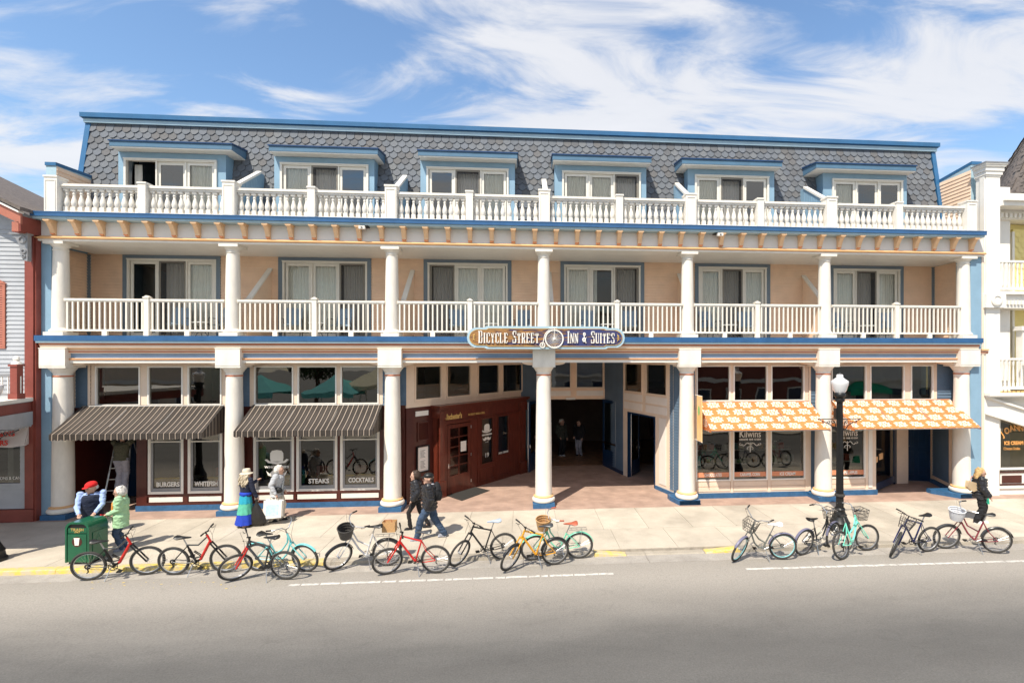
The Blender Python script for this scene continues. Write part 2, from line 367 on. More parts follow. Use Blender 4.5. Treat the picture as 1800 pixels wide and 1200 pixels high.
# ---------------------------------------------------------------- ground
def ground():
    def concrete(name, c, c2, sc_=2.2, bs=90, bump=.25, rough=.85):
        m, N, L, p = nmat(name); p.inputs['Roughness'].default_value = rough
        tc = N.new('ShaderNodeTexCoord')
        a = N.new('ShaderNodeTexNoise'); a.inputs['Scale'].default_value = sc_; a.inputs['Detail'].default_value = 8; a.inputs['Roughness'].default_value = .7
        b = N.new('ShaderNodeTexNoise'); b.inputs['Scale'].default_value = bs; b.inputs['Detail'].default_value = 3
        L.new(tc.outputs['Object'], a.inputs[0]); L.new(tc.outputs['Object'], b.inputs[0])
        r = N.new('ShaderNodeValToRGB'); e = r.color_ramp.elements; e[0].position = .3; e[1].position = .66
        e[0].color = (*c2, 1); e[1].color = (*c, 1); L.new(a.outputs[0], r.inputs[0])
        x = N.new('ShaderNodeMixRGB'); x.blend_type = 'OVERLAY'; x.inputs[0].default_value = .55
        L.new(r.outputs[0], x.inputs[1]); L.new(b.outputs[0], x.inputs[2])
        vo = N.new('ShaderNodeTexVoronoi') ; vo.inputs['Scale'].default_value = 5.5; L.new(tc.outputs['Object'], vo.inputs[0]) ; vr = N.new('ShaderNodeMapRange'); vr.inputs[1].default_value = .05; vr.inputs[2].default_value = .09; vr.inputs[3].default_value = .80; L.new(vo.outputs['Distance'], vr.inputs[0])
        st_ = N.new('ShaderNodeTexNoise'); st_.inputs['Scale'].default_value = .7; st_.inputs['Detail'].default_value = 6; L.new(tc.outputs['Object'], st_.inputs[0]); sr = N.new('ShaderNodeMapRange'); sr.inputs[1].default_value = .38; sr.inputs[2].default_value = .56; sr.inputs[3].default_value = .82; L.new(st_.outputs[0], sr.inputs[0]); vm = N.new('ShaderNodeMath'); vm.operation = 'MULTIPLY'; L.new(vr.outputs[0], vm.inputs[0]); L.new(sr.outputs[0], vm.inputs[1])
        xs_ = N.new('ShaderNodeVectorMath'); xs_.operation = 'SCALE'; L.new(x.outputs[0], xs_.inputs[0]); L.new(vm.outputs[0], xs_.inputs[3]); x = xs_
        oi = N.new('ShaderNodeObjectInfo'); mr = N.new('ShaderNodeMapRange'); mr.inputs[3].default_value = .9; mr.inputs[4].default_value = 1.04
        L.new(oi.outputs['Random'], mr.inputs[0])
        x2 = N.new('ShaderNodeVectorMath'); x2.operation = 'SCALE'; L.new(x.outputs[0], x2.inputs[0]); L.new(mr.outputs[0], x2.inputs[3])
        L.new(x2.outputs[0], p.inputs['Base Color'])
        bp = N.new('ShaderNodeBump'); bp.inputs['Strength'].default_value = bump; bp.inputs['Distance'].default_value = .01
        L.new(b.outputs[0], bp.inputs['Height']); L.new(bp.outputs[0], p.inputs['Normal'])
        return m
    M['slab'] = concrete('pavement_concrete', (.57, .505, .41), (.48, .42, .335))
    M['kerb'] = concrete('kerb_concrete', (.42, .37, .30), (.33, .29, .23), 4)
    M['gutter'] = concrete('gutter_concrete', (.42, .385, .34), (.32, .29, .255), 3)
    M['joint'] = mat('joint_dirt', (.34, .30, .25), .95, .3, 8)
    # worn yellow paint
    m, N, L, p = nmat('yellow_kerb_paint'); p.inputs['Roughness'].default_value = .8
    tc = N.new('ShaderNodeTexCoord'); a = N.new('ShaderNodeTexNoise'); a.inputs['Scale'].default_value = 5; a.inputs['Detail'].default_value = 9; a.inputs['Roughness'].default_value = .75
    L.new(tc.outputs['Object'], a.inputs[0]); r = N.new('ShaderNodeValToRGB'); e = r.color_ramp.elements; e[0].position = .42; e[1].position = .58
    e[0].color = (.48, .41, .28, 1); e[1].color = (.66, .47, .085, 1); L.new(a.outputs[0], r.inputs[0]); L.new(r.outputs[0], p.inputs['Base Color']); M['yellow'] = m
    # asphalt: fade painted into the colour, paler by the kerb, darker beyond the line
    m, N, L, p = nmat('asphalt'); p.inputs['Roughness'].default_value = .82
    tc = N.new('ShaderNodeTexCoord'); sp = N.new('ShaderNodeSeparateXYZ'); L.new(tc.outputs['Object'], sp.inputs[0])
    a = N.new('ShaderNodeTexNoise'); a.inputs['Scale'].default_value = .9; a.inputs['Detail'].default_value = 8; a.inputs['Roughness'].default_value = .7
    mp = N.new('ShaderNodeMapping'); mp.inputs['Scale'].default_value = (.35, 1, 1); L.new(tc.outputs['Object'], mp.inputs[0]); L.new(mp.outputs[0], a.inputs[0])
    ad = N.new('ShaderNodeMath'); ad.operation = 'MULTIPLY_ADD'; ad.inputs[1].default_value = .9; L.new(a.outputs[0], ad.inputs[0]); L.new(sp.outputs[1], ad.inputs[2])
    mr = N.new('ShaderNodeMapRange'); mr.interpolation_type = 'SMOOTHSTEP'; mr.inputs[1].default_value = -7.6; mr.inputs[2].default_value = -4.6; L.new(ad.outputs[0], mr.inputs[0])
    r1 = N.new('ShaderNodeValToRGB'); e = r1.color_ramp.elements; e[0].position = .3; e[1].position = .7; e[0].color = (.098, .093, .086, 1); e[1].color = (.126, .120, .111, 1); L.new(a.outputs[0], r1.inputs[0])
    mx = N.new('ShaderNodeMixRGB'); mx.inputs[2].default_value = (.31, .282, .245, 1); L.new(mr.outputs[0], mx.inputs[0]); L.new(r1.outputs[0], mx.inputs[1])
    g = N.new('ShaderNodeTexNoise'); g.inputs['Scale'].default_value = 38; g.inputs['Detail'].default_value = 4; L.new(tc.outputs['Object'], g.inputs[0])
    g2 = N.new('ShaderNodeMixRGB'); g2.blend_type = 'OVERLAY'; g2.inputs[0].default_value = .4; L.new(mx.outputs[0], g2.inputs[1]); L.new(g.outputs[0], g2.inputs[2])
    vo = N.new('ShaderNodeTexNoise'); vo.inputs['Scale'].default_value = 2.6; vo.inputs['Detail'].default_value = 10; vo.inputs['Distortion'].default_value = 1.2; L.new(tc.outputs['Object'], vo.inputs[0])
    rr = N.new('ShaderNodeValToRGB'); e = rr.color_ramp.elements; e[0].position = .30; e[1].position = .38; e[0].color = (.90, .90, .90, 1); e[1].color = (1, 1, 1, 1); L.new(vo.outputs[0], rr.inputs[0])
    g3 = N.new('ShaderNodeMixRGB'); g3.blend_type = 'MULTIPLY'; g3.inputs[0].default_value = .8; L.new(g2.outputs[0], g3.inputs[1]); L.new(rr.outputs[0], g3.inputs[2])
    # hairline cracks and two faint wheel tracks
    dn = N.new('ShaderNodeTexNoise'); dn.inputs['Scale'].default_value = 1.3; dn.inputs['Detail'].default_value = 5; L.new(tc.outputs['Object'], dn.inputs[0])
    dm = N.new('ShaderNodeVectorMath'); dm.operation = 'MULTIPLY_ADD'; dm.inputs[1].default_value = (1.1, 1.1, 0); L.new(dn.outputs['Color'], dm.inputs[0]); L.new(tc.outputs['Object'], dm.inputs[2])
    ve = N.new('ShaderNodeTexVoronoi'); ve.feature = 'DISTANCE_TO_EDGE'; ve.inputs['Scale'].default_value = .30; L.new(dm.outputs[0], ve.inputs[0])
    cr2 = N.new('ShaderNodeMapRange'); cr2.inputs[1].default_value = .0; cr2.inputs[2].default_value = .006; cr2.inputs[3].default_value = .92; L.new(ve.outputs['Distance'], cr2.inputs[0])
    wv = N.new('ShaderNodeMath'); wv.operation = 'SINE'; w0 = N.new('ShaderNodeMath'); w0.operation = 'MULTIPLY'; w0.inputs[1].default_value = 3.3; L.new(sp.outputs[1], w0.inputs[0]); L.new(w0.outputs[0], wv.inputs[0])
    w1 = N.new('ShaderNodeMath'); w1.operation = 'MULTIPLY_ADD'; w1.inputs[1].default_value = .035; w1.inputs[2].default_value = .98; L.new(wv.outputs[0], w1.inputs[0])
    w2 = N.new('ShaderNodeMath'); w2.operation = 'MULTIPLY'; L.new(w1.outputs[0], w2.inputs[0]); L.new(cr2.outputs[0], w2.inputs[1])
    g4 = N.new('ShaderNodeVectorMath'); g4.operation = 'SCALE'; L.new(g3.outputs[0], g4.inputs[0]); L.new(w2.outputs[0], g4.inputs[3])
    L.new(g4.outputs[0], p.inputs['Base Color'])
    bp = N.new('ShaderNodeBump'); bp.inputs['Strength'].default_value = .35; bp.inputs['Distance'].default_value = .01; L.new(g.outputs[0], bp.inputs['Height']); L.new(bp.outputs[0], p.inputs['Normal'])
    M['asphalt'] = m
    # small pink paving tiles
    m, N, L, p = nmat('pink_paving_tile'); p.inputs['Roughness'].default_value = .7
    tc = N.new('ShaderNodeTexCoord'); br = N.new('ShaderNodeTexBrick'); br.inputs['Scale'].default_value = 1
    br.inputs['Brick Width'].default_value = .21; br.inputs['Row Height'].default_value = .105; br.inputs['Mortar Size'].default_value = .006
    br.inputs['Color1'].default_value = (.42, .285, .22, 1); br.inputs['Color2'].default_value = (.36, .24, .185, 1); br.inputs['Mortar'].default_value = (.36, .27, .22, 1)
    L.new(tc.outputs['Object'], br.inputs[0])
    a = N.new('ShaderNodeTexNoise'); a.inputs['Scale'].default_value = 1.7; a.inputs['Detail'].default_value = 7; L.new(tc.outputs['Object'], a.inputs[0])
    x = N.new('ShaderNodeMixRGB'); x.blend_type = 'OVERLAY'; x.inputs[0].default_value = .5; L.new(br.outputs[0], x.inputs[1]); L.new(a.outputs[0], x.inputs[2]); L.new(x.outputs[0], p.inputs['Base Color'])
    M['tile'] = m
    RZ = -.10
    b = MB(); b.add([(-160, -160, RZ - .06), (160, -160, RZ - .06), (160, 160, RZ - .06), (-160, 160, RZ - .06)], [(0, 1, 2, 3)])
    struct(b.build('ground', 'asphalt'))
    b = MB(); b.add([(-60, -13.6, RZ), (60, -13.6, RZ), (60, -4.42, RZ), (-60, -4.42, RZ)], [(0, 1, 2, 3)])
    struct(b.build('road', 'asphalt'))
    b = MB(); x = -60.
    while x < 60: b.box(x, x + 2.99, -4.43, -4.0, RZ - .1, RZ + .006); x += 3.
    struct(b.build('gutter', 'gutter'))
    # the kerb, lowered where the ramp crosses the pavement
    xa, xb = wx(1100, -3.9), wx(1238, -3.9)
    kerb = MB(); kerb.box(-60, 60, -3.99, -3.80, RZ - .1, RZ - .002)
    kr = struct(kerb.build('kerb', 'kerb'))
    xs = [x0 for x0 in [-60 + i * 1.5 for i in range(80)]]
    segs = []
    x = -24.
    pts = sorted(set([-24 + 1.5 * i for i in range(34)] + [wx(568, -4), wx(1045, -4), xa, xb, wx(1302, -4)]))
    for p0, p1 in zip(pts, pts[1:]):
        mid = (p0 + p1) / 2
        low = xa < mid < xb
        yel = mid < wx(568, -4) or wx(1045, -4) < mid < xa or xb < mid < wx(1302, -4)
        zt = (lambda q: .0 if not (xa - .01 < q < xb + .01) else -.07)
        z0 = -.07 if low else 0.; t0 = t1 = z0
        if not low and abs(p1 - xa) < .02: t1 = -.07
        if not low and abs(p0 - xb) < .02: t0 = -.07
        j = .004
        vs = [(p0 + j, -4.0, RZ), (p1 - j, -4.0, RZ), (p1 - j, -3.985, t1 - .015), (p0 + j, -3.985, t0 - .015), (p0 + j, -3.965, t0), (p1 - j, -3.965, t1), (p1 - j, -3.79, t1 + .0), (p0 + j, -3.79, t0 + .0), (p0 + j, -3.79, RZ), (p1 - j, -3.79, RZ)]
        q = MB(); q.add(vs, [(0, 1, 2, 3), (3, 2, 5, 4), (4, 5, 6, 7), (7, 6, 9, 8), (0, 3, 4, 7, 8), (1, 9, 6, 5, 2)])
        q.build('kerbstone', 'yellow' if yel else 'kerb', kr)
    # pavement: bed and one object per slab
    b = MB(); b.box(-60, 60, -3.79, 14, RZ - .1, -.014); pv = struct(b.build('pavement', 'joint'))
    b = MB(); b.box(-14.7, 18, -.38, 9, -.013, .0); struct(b.build('tiled_walkway', 'tile'))
    def slab(x0, x1, y0, y1, low0=0., low1=0.):
        g = .005; zz = lambda yy, l: -l
        q = MB(); q.add([(x0 + g, y0 + g, -.013 - low0), (x1 - g, y0 + g, -.013 - low1), (x1 - g, y1 - g, -.013), (x0 + g, y1 - g, -.013),
                         (x0 + g, y0 + g, -low0 + .0), (x1 - g, y0 + g, -low1 + .0), (x1 - g, y1 - g, .0), (x0 + g, y1 - g, .0)],
                        [(4, 5, 6, 7), (0, 1, 5, 4), (1, 2, 6, 5), (2, 3, 7, 6), (3, 0, 4, 7)])
        q.build('paving_slab', 'slab', pv)
    X = 2.23 - 1.27 * 14
    while X < 22:
        slab(X, X + 1.27, -2.31, -.38); X += 1.27
    ex = sorted([3.89 - 1.48 * i for i in range(-9, 16)])
    for x0, x1 in zip(ex, ex[1:]):
        slab(x0, x1, -3.79, -2.31)
    b = MB(); b.box(-60, 60, -17.5, -13.6, RZ - .1, 0); struct(b.build('far_pavement', 'slab'))
    # painted lines, broken by cracks
    M['line'] = mat('road_paint', (.62, .59, .54), .8, .35, 9, col2=(.40, .375, .34))
    rnd = random.Random(3)
    for n, (p0, p1, gap) in enumerate((((508, 1028), (1068, 1008), .06), ((1312, 1000), (1800, 985.5), .04))):
        a_ = gr(*p0, RZ); c_ = gr(*p1, RZ); x1 = c_[0] if n == 0 else c_[0] + 8
        q = MB(); x = a_[0]
        while x < x1:
            l = rnd.uniform(.14, .5); yb = a_[1] + (c_[1] - a_[1]) * (x - a_[0]) / (c_[0] - a_[0]); w = .044
            k = 5; top = []; bot = []
            for i in range(k + 1):
                xx = x + l * i / k; top.append((xx, yb + w + rnd.uniform(-.012, .012), RZ + .004)); bot.append((xx, yb - w + rnd.uniform(-.012, .012), RZ + .004))
            q.add(bot + top, [(i, i + 1, k + 2 + i, k + 1 + i) for i in range(k)])
            x += l + rnd.uniform(.0, gap)
        o = q.build('road_marking', 'line'); struct(o)
    q = MB()
    for i in range(34):
        px = rnd.uniform(60, 420); py = rnd.uniform(1022, 1034); x, y = gr(px, py, RZ); r = rnd.uniform(.012, .035)
        q.add([(x + r * rnd.uniform(.5, 1.4) * math.cos(t), y + r * .6 * math.sin(t), RZ + .004) for t in (0, 1.2, 2.4, 3.6, 5)], [(0, 1, 2, 3, 4)])
    struct(q.build('worn_yellow_marking', 'yellow'))
ground()
# ---------------------------------------------------------------- the hotel
H = thing('hotel_building', 'three storey peach and blue hotel with white columns, balconies and grey shingled mansard roof', 'hotel')
CY = .09
CX = [wx(p, CY) for p in (111, 412, 690, 955.5, 1207, 1447, 1690)]
XL, XR = -14.4, 15.5            # inner faces of the end walls
BW = 1.8                        # back wall of the balcony
def P(name, mb, m, parent=H, **k): return mb.build(name, m, parent, **k)

def lobed(x, y, z): return x, y, z
# columns of the ground floor -------------------------------------------------
pl = MB(); pl.box(-.345, .345, -.35, .41, 0, .15)
base = MB(); base.lathe([(.30, .15), (.345, .165), (.368, .205), (.368, .25), (.345, .29), (.31, .305)], n=28)
ring = MB(); ring.lathe([(.30, .303), (.322, .315), (.322, .345), (.29, .36), (.275, .372)], n=28)
sh = MB(); sh.lathe([(.27, .36), (.266, .8), (.258, 1.8), (.245, 2.8), (.228, 3.8), (.226, 4.19)], n=32)
nk = MB(); nk.lathe([(.232, 4.185), (.24, 4.20), (.24, 4.215), (.232, 4.23)], n=28)
cp = MB(); cp.lathe([(.228, 4.225), (.228, 4.30), (.26, 4.33), (.27, 4.36), (.33, 4.44), (.335, 4.455)], n=28); cp.box(-.36, .36, -.36, .36, 4.455, 4.512)
bk = MB(); bk.box(-.355, .355, -.37, .36, 4.512, 5.02); bk.box(-.365, .365, -.38, .30, 5.02, 5.045)
me = [q.mesh(n_, m_, s_) for q, n_, m_, s_ in ((pl, 'plinth', 'kick', False), (base, 'column_base', 'white', True), (ring, 'base_ring', 'orange', True), (nk, 'neck_ring', 'rust', True), (cp, 'capital', 'white', True), (bk, 'impost_block', 'white', False))]
shm = sh.mesh('column', 'white', True)
for i, x in enumerate(CX):
    c = link('column', shm, H, (x, CY, 0))
    for q in me: link(q.name.split('.')[0], q, c)
# columns of the balcony -------------------------------------------------------
pl = MB(); pl.box(-.27, .27, -.27, .27, 5.40, 5.515)
base = MB(); base.lathe([(.25, 5.515), (.27, 5.54), (.265, 5.575), (.225, 5.60), (.21, 5.64)], n=24)
sh = MB(); sh.lathe([(.21, 5.62), (.205, 6.4), (.195, 7.2), (.178, 7.99)], n=28); sh.lathe([(.19, 7.93), (.2, 7.945), (.19, 7.96)], n=24)
cp = MB(); cp.lathe([(.178, 7.98), (.178, 8.02), (.20, 8.04), (.25, 8.10)], n=24); cp.box(-.275, .275, -.275, .275, 8.10, 8.18)
me = [q.mesh(n_, 'white', s_) for q, n_, s_ in ((pl, 'plinth', False), (base, 'column_base', True), (cp, 'capital', True))]
shm = sh.mesh('balcony_column', 'white', True)
for x in CX:
    c = link('balcony_column', shm, H, (x, .02, 0))
    for q in me: link(q.name.split('.')[0], q, c)

# floors, entablature ----------------------------------------------------------
SL, SR = -14.16, 15.45
b = MB(); b.box(SL + .05, SR - .05, -.26, 1.95, 5.2, 5.402); b.box(-14.4, 15.8, .5, 12, 5.02, 5.395); P('balcony_floor', b, 'deck')
b = MB(); b.box(SL, SR, -.35, -.262, 5.25, 5.408, 0); b.box(SL + .0, SR, -.262, .44, 5.25, 5.398, 0)
P('blue_fascia', b, 'blue')
b = MB(); b.box(SL + .02, SR - .02, -.325, -.25, 5.195, 5.249); P('pale_fascia', b, 'lblue')
b = MB(); b.box(SL + .06, SR - .06, -.27, .42, 5.13, 5.194); P('rust_moulding', b, 'rust')
b = MB(); b.prism([(-.27, 5.128), (.42, 5.128), (.42, 5.047), (-.245, 5.047), (-.255, 5.08)], SL + .08, SR - .08, 'x'); P('peach_cornice', b, 'peachl')
# stacked beam mouldings between the blocks, and the deeper lintel over the way in
bays = [(a, c) for a, c in zip(CX, CX[1:])]
ext = [(-14.45, CX[0])] + bays + [(CX[-1], 15.8)]
for i, (a, c) in enumerate(ext):
    a2, c2 = a + .356 if i else a, c - .356 if i < 7 else c
    if c2 - a2 < .05: continue
    q = MB(); q.box(a2, c2, -.2, .42, 5.0, 5.046); P('orange_moulding', q, 'orange'); q = MB(); q.box(a2, c2, -.16, .42, 4.915, 4.955); P('rust_line', q, 'rust')
    q = MB(); q.box(a2, c2, -.155, .42, 4.956, 4.999); q.box(a2, c2, -.15, .42, 4.885, 4.914); P('peach_moulding', q, 'peachl')
    q = MB(); q.box(a2, c2, -.08, .42, 4.745, 4.884); P('frieze', q, 'band')
    if 0 < i < 7:
        q = MB(); q.box(a2, c2, -.15, .42, 4.69, 4.744); P('orange_bead', q, 'orange'); q = MB(); q.box(a2, c2, -.155, .42, 4.70, 4.715); P('rust_line', q, 'rust')
        q = MB(); q.box(a2, c2, -.12, .46, 4.60, 4.689); P('beam_soffit', q, 'whiteb')
    for s_ in (0, 1):       # curved brackets beside each block
        if 0 < i < 7:
            xq = a2 if s_ == 0 else c2; sg = 1 if s_ == 0 else -1
            q = MB(); q.prism([(xq, 4.512)] + [(xq + sg * .34 * math.sin(t * math.pi / 12), 4.60 - .085 * math.cos(t * math.pi / 12)) for t in range(0, 7)] + [(xq, 4.60)], .0, .4); P('beam_bracket', q, 'peachl')
b = MB(); b.box(-14.4, 15.8, .43, 6.4, 4.60, 4.66); P('porch_ceiling', b, 'soffit')

# upper entablature ------------------------------------------------------------
UL, UR = wx(66, -.2), wx(1729, -.2)
b = MB(); b.box(UL, UR, -.24, -.03, 8.18, 8.235); b.box(UL, UR, -.03, 2.0, 8.185, 8.24); P('balcony_ceiling', b, ['whiteb'])
b = MB(); b.prism([(-.205, 8.236), (-.29, 8.25), (-.30, 8.28), (-.26, 8.30), (-.24, 8.325), (-.205, 8.33)], UL - .02, UR + .02, 'x'); P('orange_cornice_bead', b, 'orange', smooth=False)
b = MB(); b.box(UL, UR, -.20, .2, 8.241, 8.76); P('fascia', b, 'cream')
CLx, CRx = wx(52, -.55), wx(1735, -.55)
b = MB(); b.box(CLx + .03, CRx - .03, -.50, .3, 8.765, 8.829); P('pale_cornice', b, 'lblue')
b = MB(); b.box(CLx, CRx, -.55, .3, 8.83, 8.955); b.box(CLx, CRx, -.56, -.54, 8.93, 8.962); P('blue_cornice', b, 'blue')
q = MB(); q.prism([(-.205, 8.34), (-.205, 8.765), (-.49, 8.765), (-.49, 8.70), (-.44, 8.69), (-.36, 8.58), (-.30, 8.46), (-.29, 8.40)], -.062, .062, 'x'); q.box(-.085, .085, -.495, -.205, 8.715, 8.764)
q2 = MB(); q2.box(-.058, .058, -.285, -.206, 8.37, 8.405)
cm, cm2 = q.mesh('corbel', 'corbel'), q2.mesh('corbel_foot', 'rust')
cpx = [90, 130, 170, 210, 249, 289, 327, 366, 403]
x0, x1 = wx(88, -.35), wx(1712, -.35); nC = 44
for i in range(nC):
    x = x0 + (x1 - x0) * i / (nC - 1); c = link('corbel', cm, H, (x, 0, 0)); link('corbel_foot', cm2, c)
b = MB(); b.box(-14.5, 15.9, -.0, 14, 8.30, 8.95); P('terrace_floor', b, 'deck')

# the two railings -------------------------------------------------------------
lp = [wx(p, -.1) for p in (258.5, 553, 826, 1084.5, 1331, 1576)]
bal = MB(); bal.box(-.021, .021, -.021, .021, 5.60, 6.42); balm = bal.mesh('baluster', 'rail')
pst = MB(); pst.box(-.07, .07, -.07, .07, 5.405, 6.54); pst.box(-.09, .09, -.09, .09, 6.54, 6.575); pst.prism([(-.075, 6.575), (.075, 6.575), (0, 6.62)], -.07, .07)
for i, (a, c) in enumerate(bays):
    link('railing_post', pst.mesh('railing_post', 'rail'), H, (lp[i], -.08, 0))
    for s0, s1 in ((a + .19, lp[i] - .07), (lp[i] + .07, c - .19)):
        q = MB(); q.box(s0, s1, -.125, -.035, 6.455, 6.515); q.box(s0, s1, -.105, -.055, 6.42, 6.455); q.box(s0, s1, -.11, -.05, 5.545, 5.60)
        mid = (s0 + s1) / 2; q.box(mid - .07, mid + .07, -.12, -.04, 5.405, 5.545)
        r_ = P('railing', q, 'rail')
        n = round((s1 - s0) / .148)
        for k in range(n):
            link('baluster', balm, r_, (s0 + (s1 - s0) * (k + .5) / n, -.08, 0))
up_big = [wx(p, -.22) for p in (88.5, 401, 686.5, 957, 1215, 1463, 1709)]
up_sm = [wx(p, -.18) for p in (249.5, 547, 825, 1089, 1337, 1581)]
bl = MB(); bl.box(-.062, .062, -.062, .062, 9.10, 9.235); bl.lathe([(.048, 9.235), (.058, 9.26), (.075, 9.33), (.077, 9.38), (.062, 9.46), (.038, 9.55), (.034, 9.60), (.046, 9.615), (.046, 9.635), (.036, 9.65), (.05, 9.70), (.058, 9.71)], n=12); bl.box(-.064, .064, -.064, .064, 9.71, 9.77)
blm = bl.mesh('turned_baluster', 'white', True)
def bigpost(w, h, d=.36):
    q = MB(); q.box(-w, w, -.0, d, 8.956, h - .05); q.box(-w - .02, w + .02, -.02, d + .02, h - .05, h)
    if w > .14:
        t = .035
        frame(q, -w + t, w - t, 9.05, h - .13, .016, -.014, .0)
    return q
for i in range(7):
    zt = wz((88.5, 401, 686.5, 957, 1215, 1463, 1709)[i], (308, 317, 324.5, 332.5, 339.5, 345, 352)[i], -.22)
    link('balustrade_pier', bigpost(.175, zt).mesh('balustrade_pier', 'white'), H, (up_big[i], -.22, 0))
for i in range(6):
    link('balustrade_post', bigpost(.11, 9.985, .3).mesh('balustrade_post', 'white'), H, (up_sm[i], -.20, 0))
    for s0, s1 in ((up_big[i] + .175, up_sm[i] - .11), (up_sm[i] + .11, up_big[i + 1] - .175)):
        q = MB(); q.box(s0, s1, -.13, .11, 9.83, 9.90); q.box(s0, s1, -.09, .08, 9.77, 9.83); q.box(s0, s1, -.12, .12, 8.956, 9.07); q.box(s0, s1, -.09, .09, 9.07, 9.10)
        r_ = P('balustrade', q, 'white'); n = round((s1 - s0) / .198)
        for k in range(n): link('turned_baluster', blm, r_, (s0 + (s1 - s0) * (k + .5) / n, 0, 0))

# window units of three leaves -------------------------------------------------
def curtain_mesh(w, h, seed, gap=0.):
    rnd = random.Random(seed); n = 40; vs = []; ph = rnd.uniform(0, 6)
    for j in (0, 1, 2, 3):
        for i in range(n + 1):
            u = w * i / n; a = .018 + .008 * math.sin(i * .9 + ph)
            vs.append((u, a * math.sin(i * 1.35 + ph + .5 * math.sin(i * .31)) * (1. if j else .6), h * j / 3))
    q = MB(); q.add(vs, [(j * (n + 1) + i, j * (n + 1) + i + 1, (j + 1) * (n + 1) + i + 1, (j + 1) * (n + 1) + i) for j in range(3) for i in range(n)])
    return q.mesh('curtain', 'curtain', True)
def triple(x0, x1, y, z0, z1, kinds, seed, sky=False):
    q = MB(); F = .065
    frame(q, x0, x1, z0, z1, F, y - .05, y + .10)
    iw = (x1 - x0 - 2 * F) / 3; xs = [x0 + F + iw * k for k in range(4)]
    q.box(xs[1] - .02, xs[1] + .02, y - .02, y + .09, z0 + F, z1 - F); q.box(xs[2] - .02, xs[2] + .02, y - .02, y + .09, z0 + F, z1 - F)
    q.box(x0 - .01, x1 + .01, y - .07, y - .05, z1 - .03, z1 + .005)
    w = P('window', q, 'vinyl')
    for k, kd in enumerate(kinds):
        a, c = xs[k] + .022, xs[k + 1] - .022; dy = y + (.0 if kd == 's' else (.03 if k != 1 else .055))
        zb, zt = z0 + F + .003, z1 - F - .003
        if kd == 's':
            s_ = MB(); frame(s_, a, c, zb, zt, .055, dy - .012, dy + .012); s_.build('screen_frame', 'screen', w)
            s_ = MB(); s_.add([(a + .055, dy, zb + .055), (c - .055, dy, zb + .055), (c - .055, dy, zt - .055), (a + .055, dy, zt - .055)], [(0, 1, 2, 3)]); s_.build('insect_screen', 'mesh', w)
            link('curtain', curtain_mesh(c - a - .1, zt - zb - .05, seed * 7 + k), w, (a + .05, y + .25, zb + .02))
        elif kd == 'o':
            s_ = MB(); s_.add([(a, dy, zb), (a + .12, dy, zb), (a + .12, dy, zt), (a, dy, zt)], [(0, 1, 2, 3)]); s_.build('insect_screen', 'mesh', w)
            link('curtain', curtain_mesh(.22, zt - zb - .05, seed * 7 + k), w, (a + .02, y + .3, zb + .02))
        else:
            s_ = MB(); frame(s_, a, c, zb, zt, .085, dy - .018, dy + .018, wb=.11, wt=.10); s_.build('sash', 'vinyl', w)
            s_ = MB(); s_.add([(a + .085, dy, zb + .11), (c - .085, dy, zb + .11), (c - .085, dy, zt - .10), (a + .085, dy, zt - .10)], [(0, 1, 2, 3)])
            s_.build('pane', 'glasssky' if (sky and kd == 'g') else 'glass', w)
            cw = c - a if kd == 'c' else ((c - a) * .3 if kd == 'h' else 0)
            if cw: link('curtain', curtain_mesh(cw - .02, zt - zb - .05, seed * 7 + k), w, (a + .01 + (.0 if kd == 'c' else (c - a) * .0), dy + .07, zb + .02))
    return w
# balcony wall ------------------------------------------------------------------
W2 = [(217, 388.5, 'gsc'), (490, 653, 'ccs'), (745, 899, 'scc'), (985, 1132, 'chs'), (1221, 1353, 'csc'), (1458, 1587, 'csc')]
spans = [(wx(a, BW), wx(c, BW)) for a, c, _ in W2]
holes = [(a + .13, c - .13, 5.4, 8.06) for a, c in spans]
b = MB(T=at(0, BW, 0)); siding(b, XL, XR, 5.4, 8.16, .098, [(a, c, 5.4, 8.19) for a, c in spans], t=.032); P('balcony_wall_siding', b, 'peach', kind='stuff')
b = MB(); wall(b, XL, XR, 5.39, 8.3, BW + .002, BW + .12, holes); b.box(XL, XR, BW - .03, BW + .002, 8.165, 8.184); P('balcony_wall', b, 'peach')
for i, (a, c) in enumerate(spans):
    q = MB(); zt = 8.175
    q.box(a, a + .13, BW - .045, BW + .01, 5.402, zt); q.box(c - .13, c, BW - .045, BW + .01, 5.402, zt); q.box(a + .13, c - .13, BW - .045, BW + .01, 8.06, zt)
    P('window_casing', q, 'casing')
    triple(a + .135, c - .135, BW, 5.41, 8.055, W2[i][2], i + 1)
for xx, x2 in ((XL, XL + .11), (XR - .11, XR)):
    q = MB(); q.box(xx, x2, BW - .05, BW - .0, 5.402, 8.16); P('corner_board', q, 'casing')
# end walls: blue fronts, siding inside
for T_, n_ in ((wallT((XL, .5), (XL, BW)), 1), (wallT((XR, BW), (XR, .5)), 0)):
    T2 = T_
    q = MB(T=T2); siding(q, 0, BW - .5, 5.402, 8.18, .098, d=0.0, t=.032); P('end_wall_siding', q, 'peach', kind='stuff')
PLx = (wx(62, .45), wx(70, .45), wx(90, .45))
b = MB(); b.box(PLx[1] + .002, XL - .002, .47, BW + .3, 0, 8.28); P('end_wall', b, 'mblue')
b = MB(); b.box(wx(62, -.12), wx(70, -.12), -.125, .3, 0, 8.18); P('corner_board', b, 'peachl')
b = MB(); b.box(wx(70, -.12) + .001, wx(90, -.12), -.12, .468, 0, 8.178); P('end_pilaster', b, 'mblue')
b = MB(); b.box(wx(1706, -.12), wx(1725, -.12), -.12, .468, 0, 8.178); P('end_pilaster', b, 'mblue')
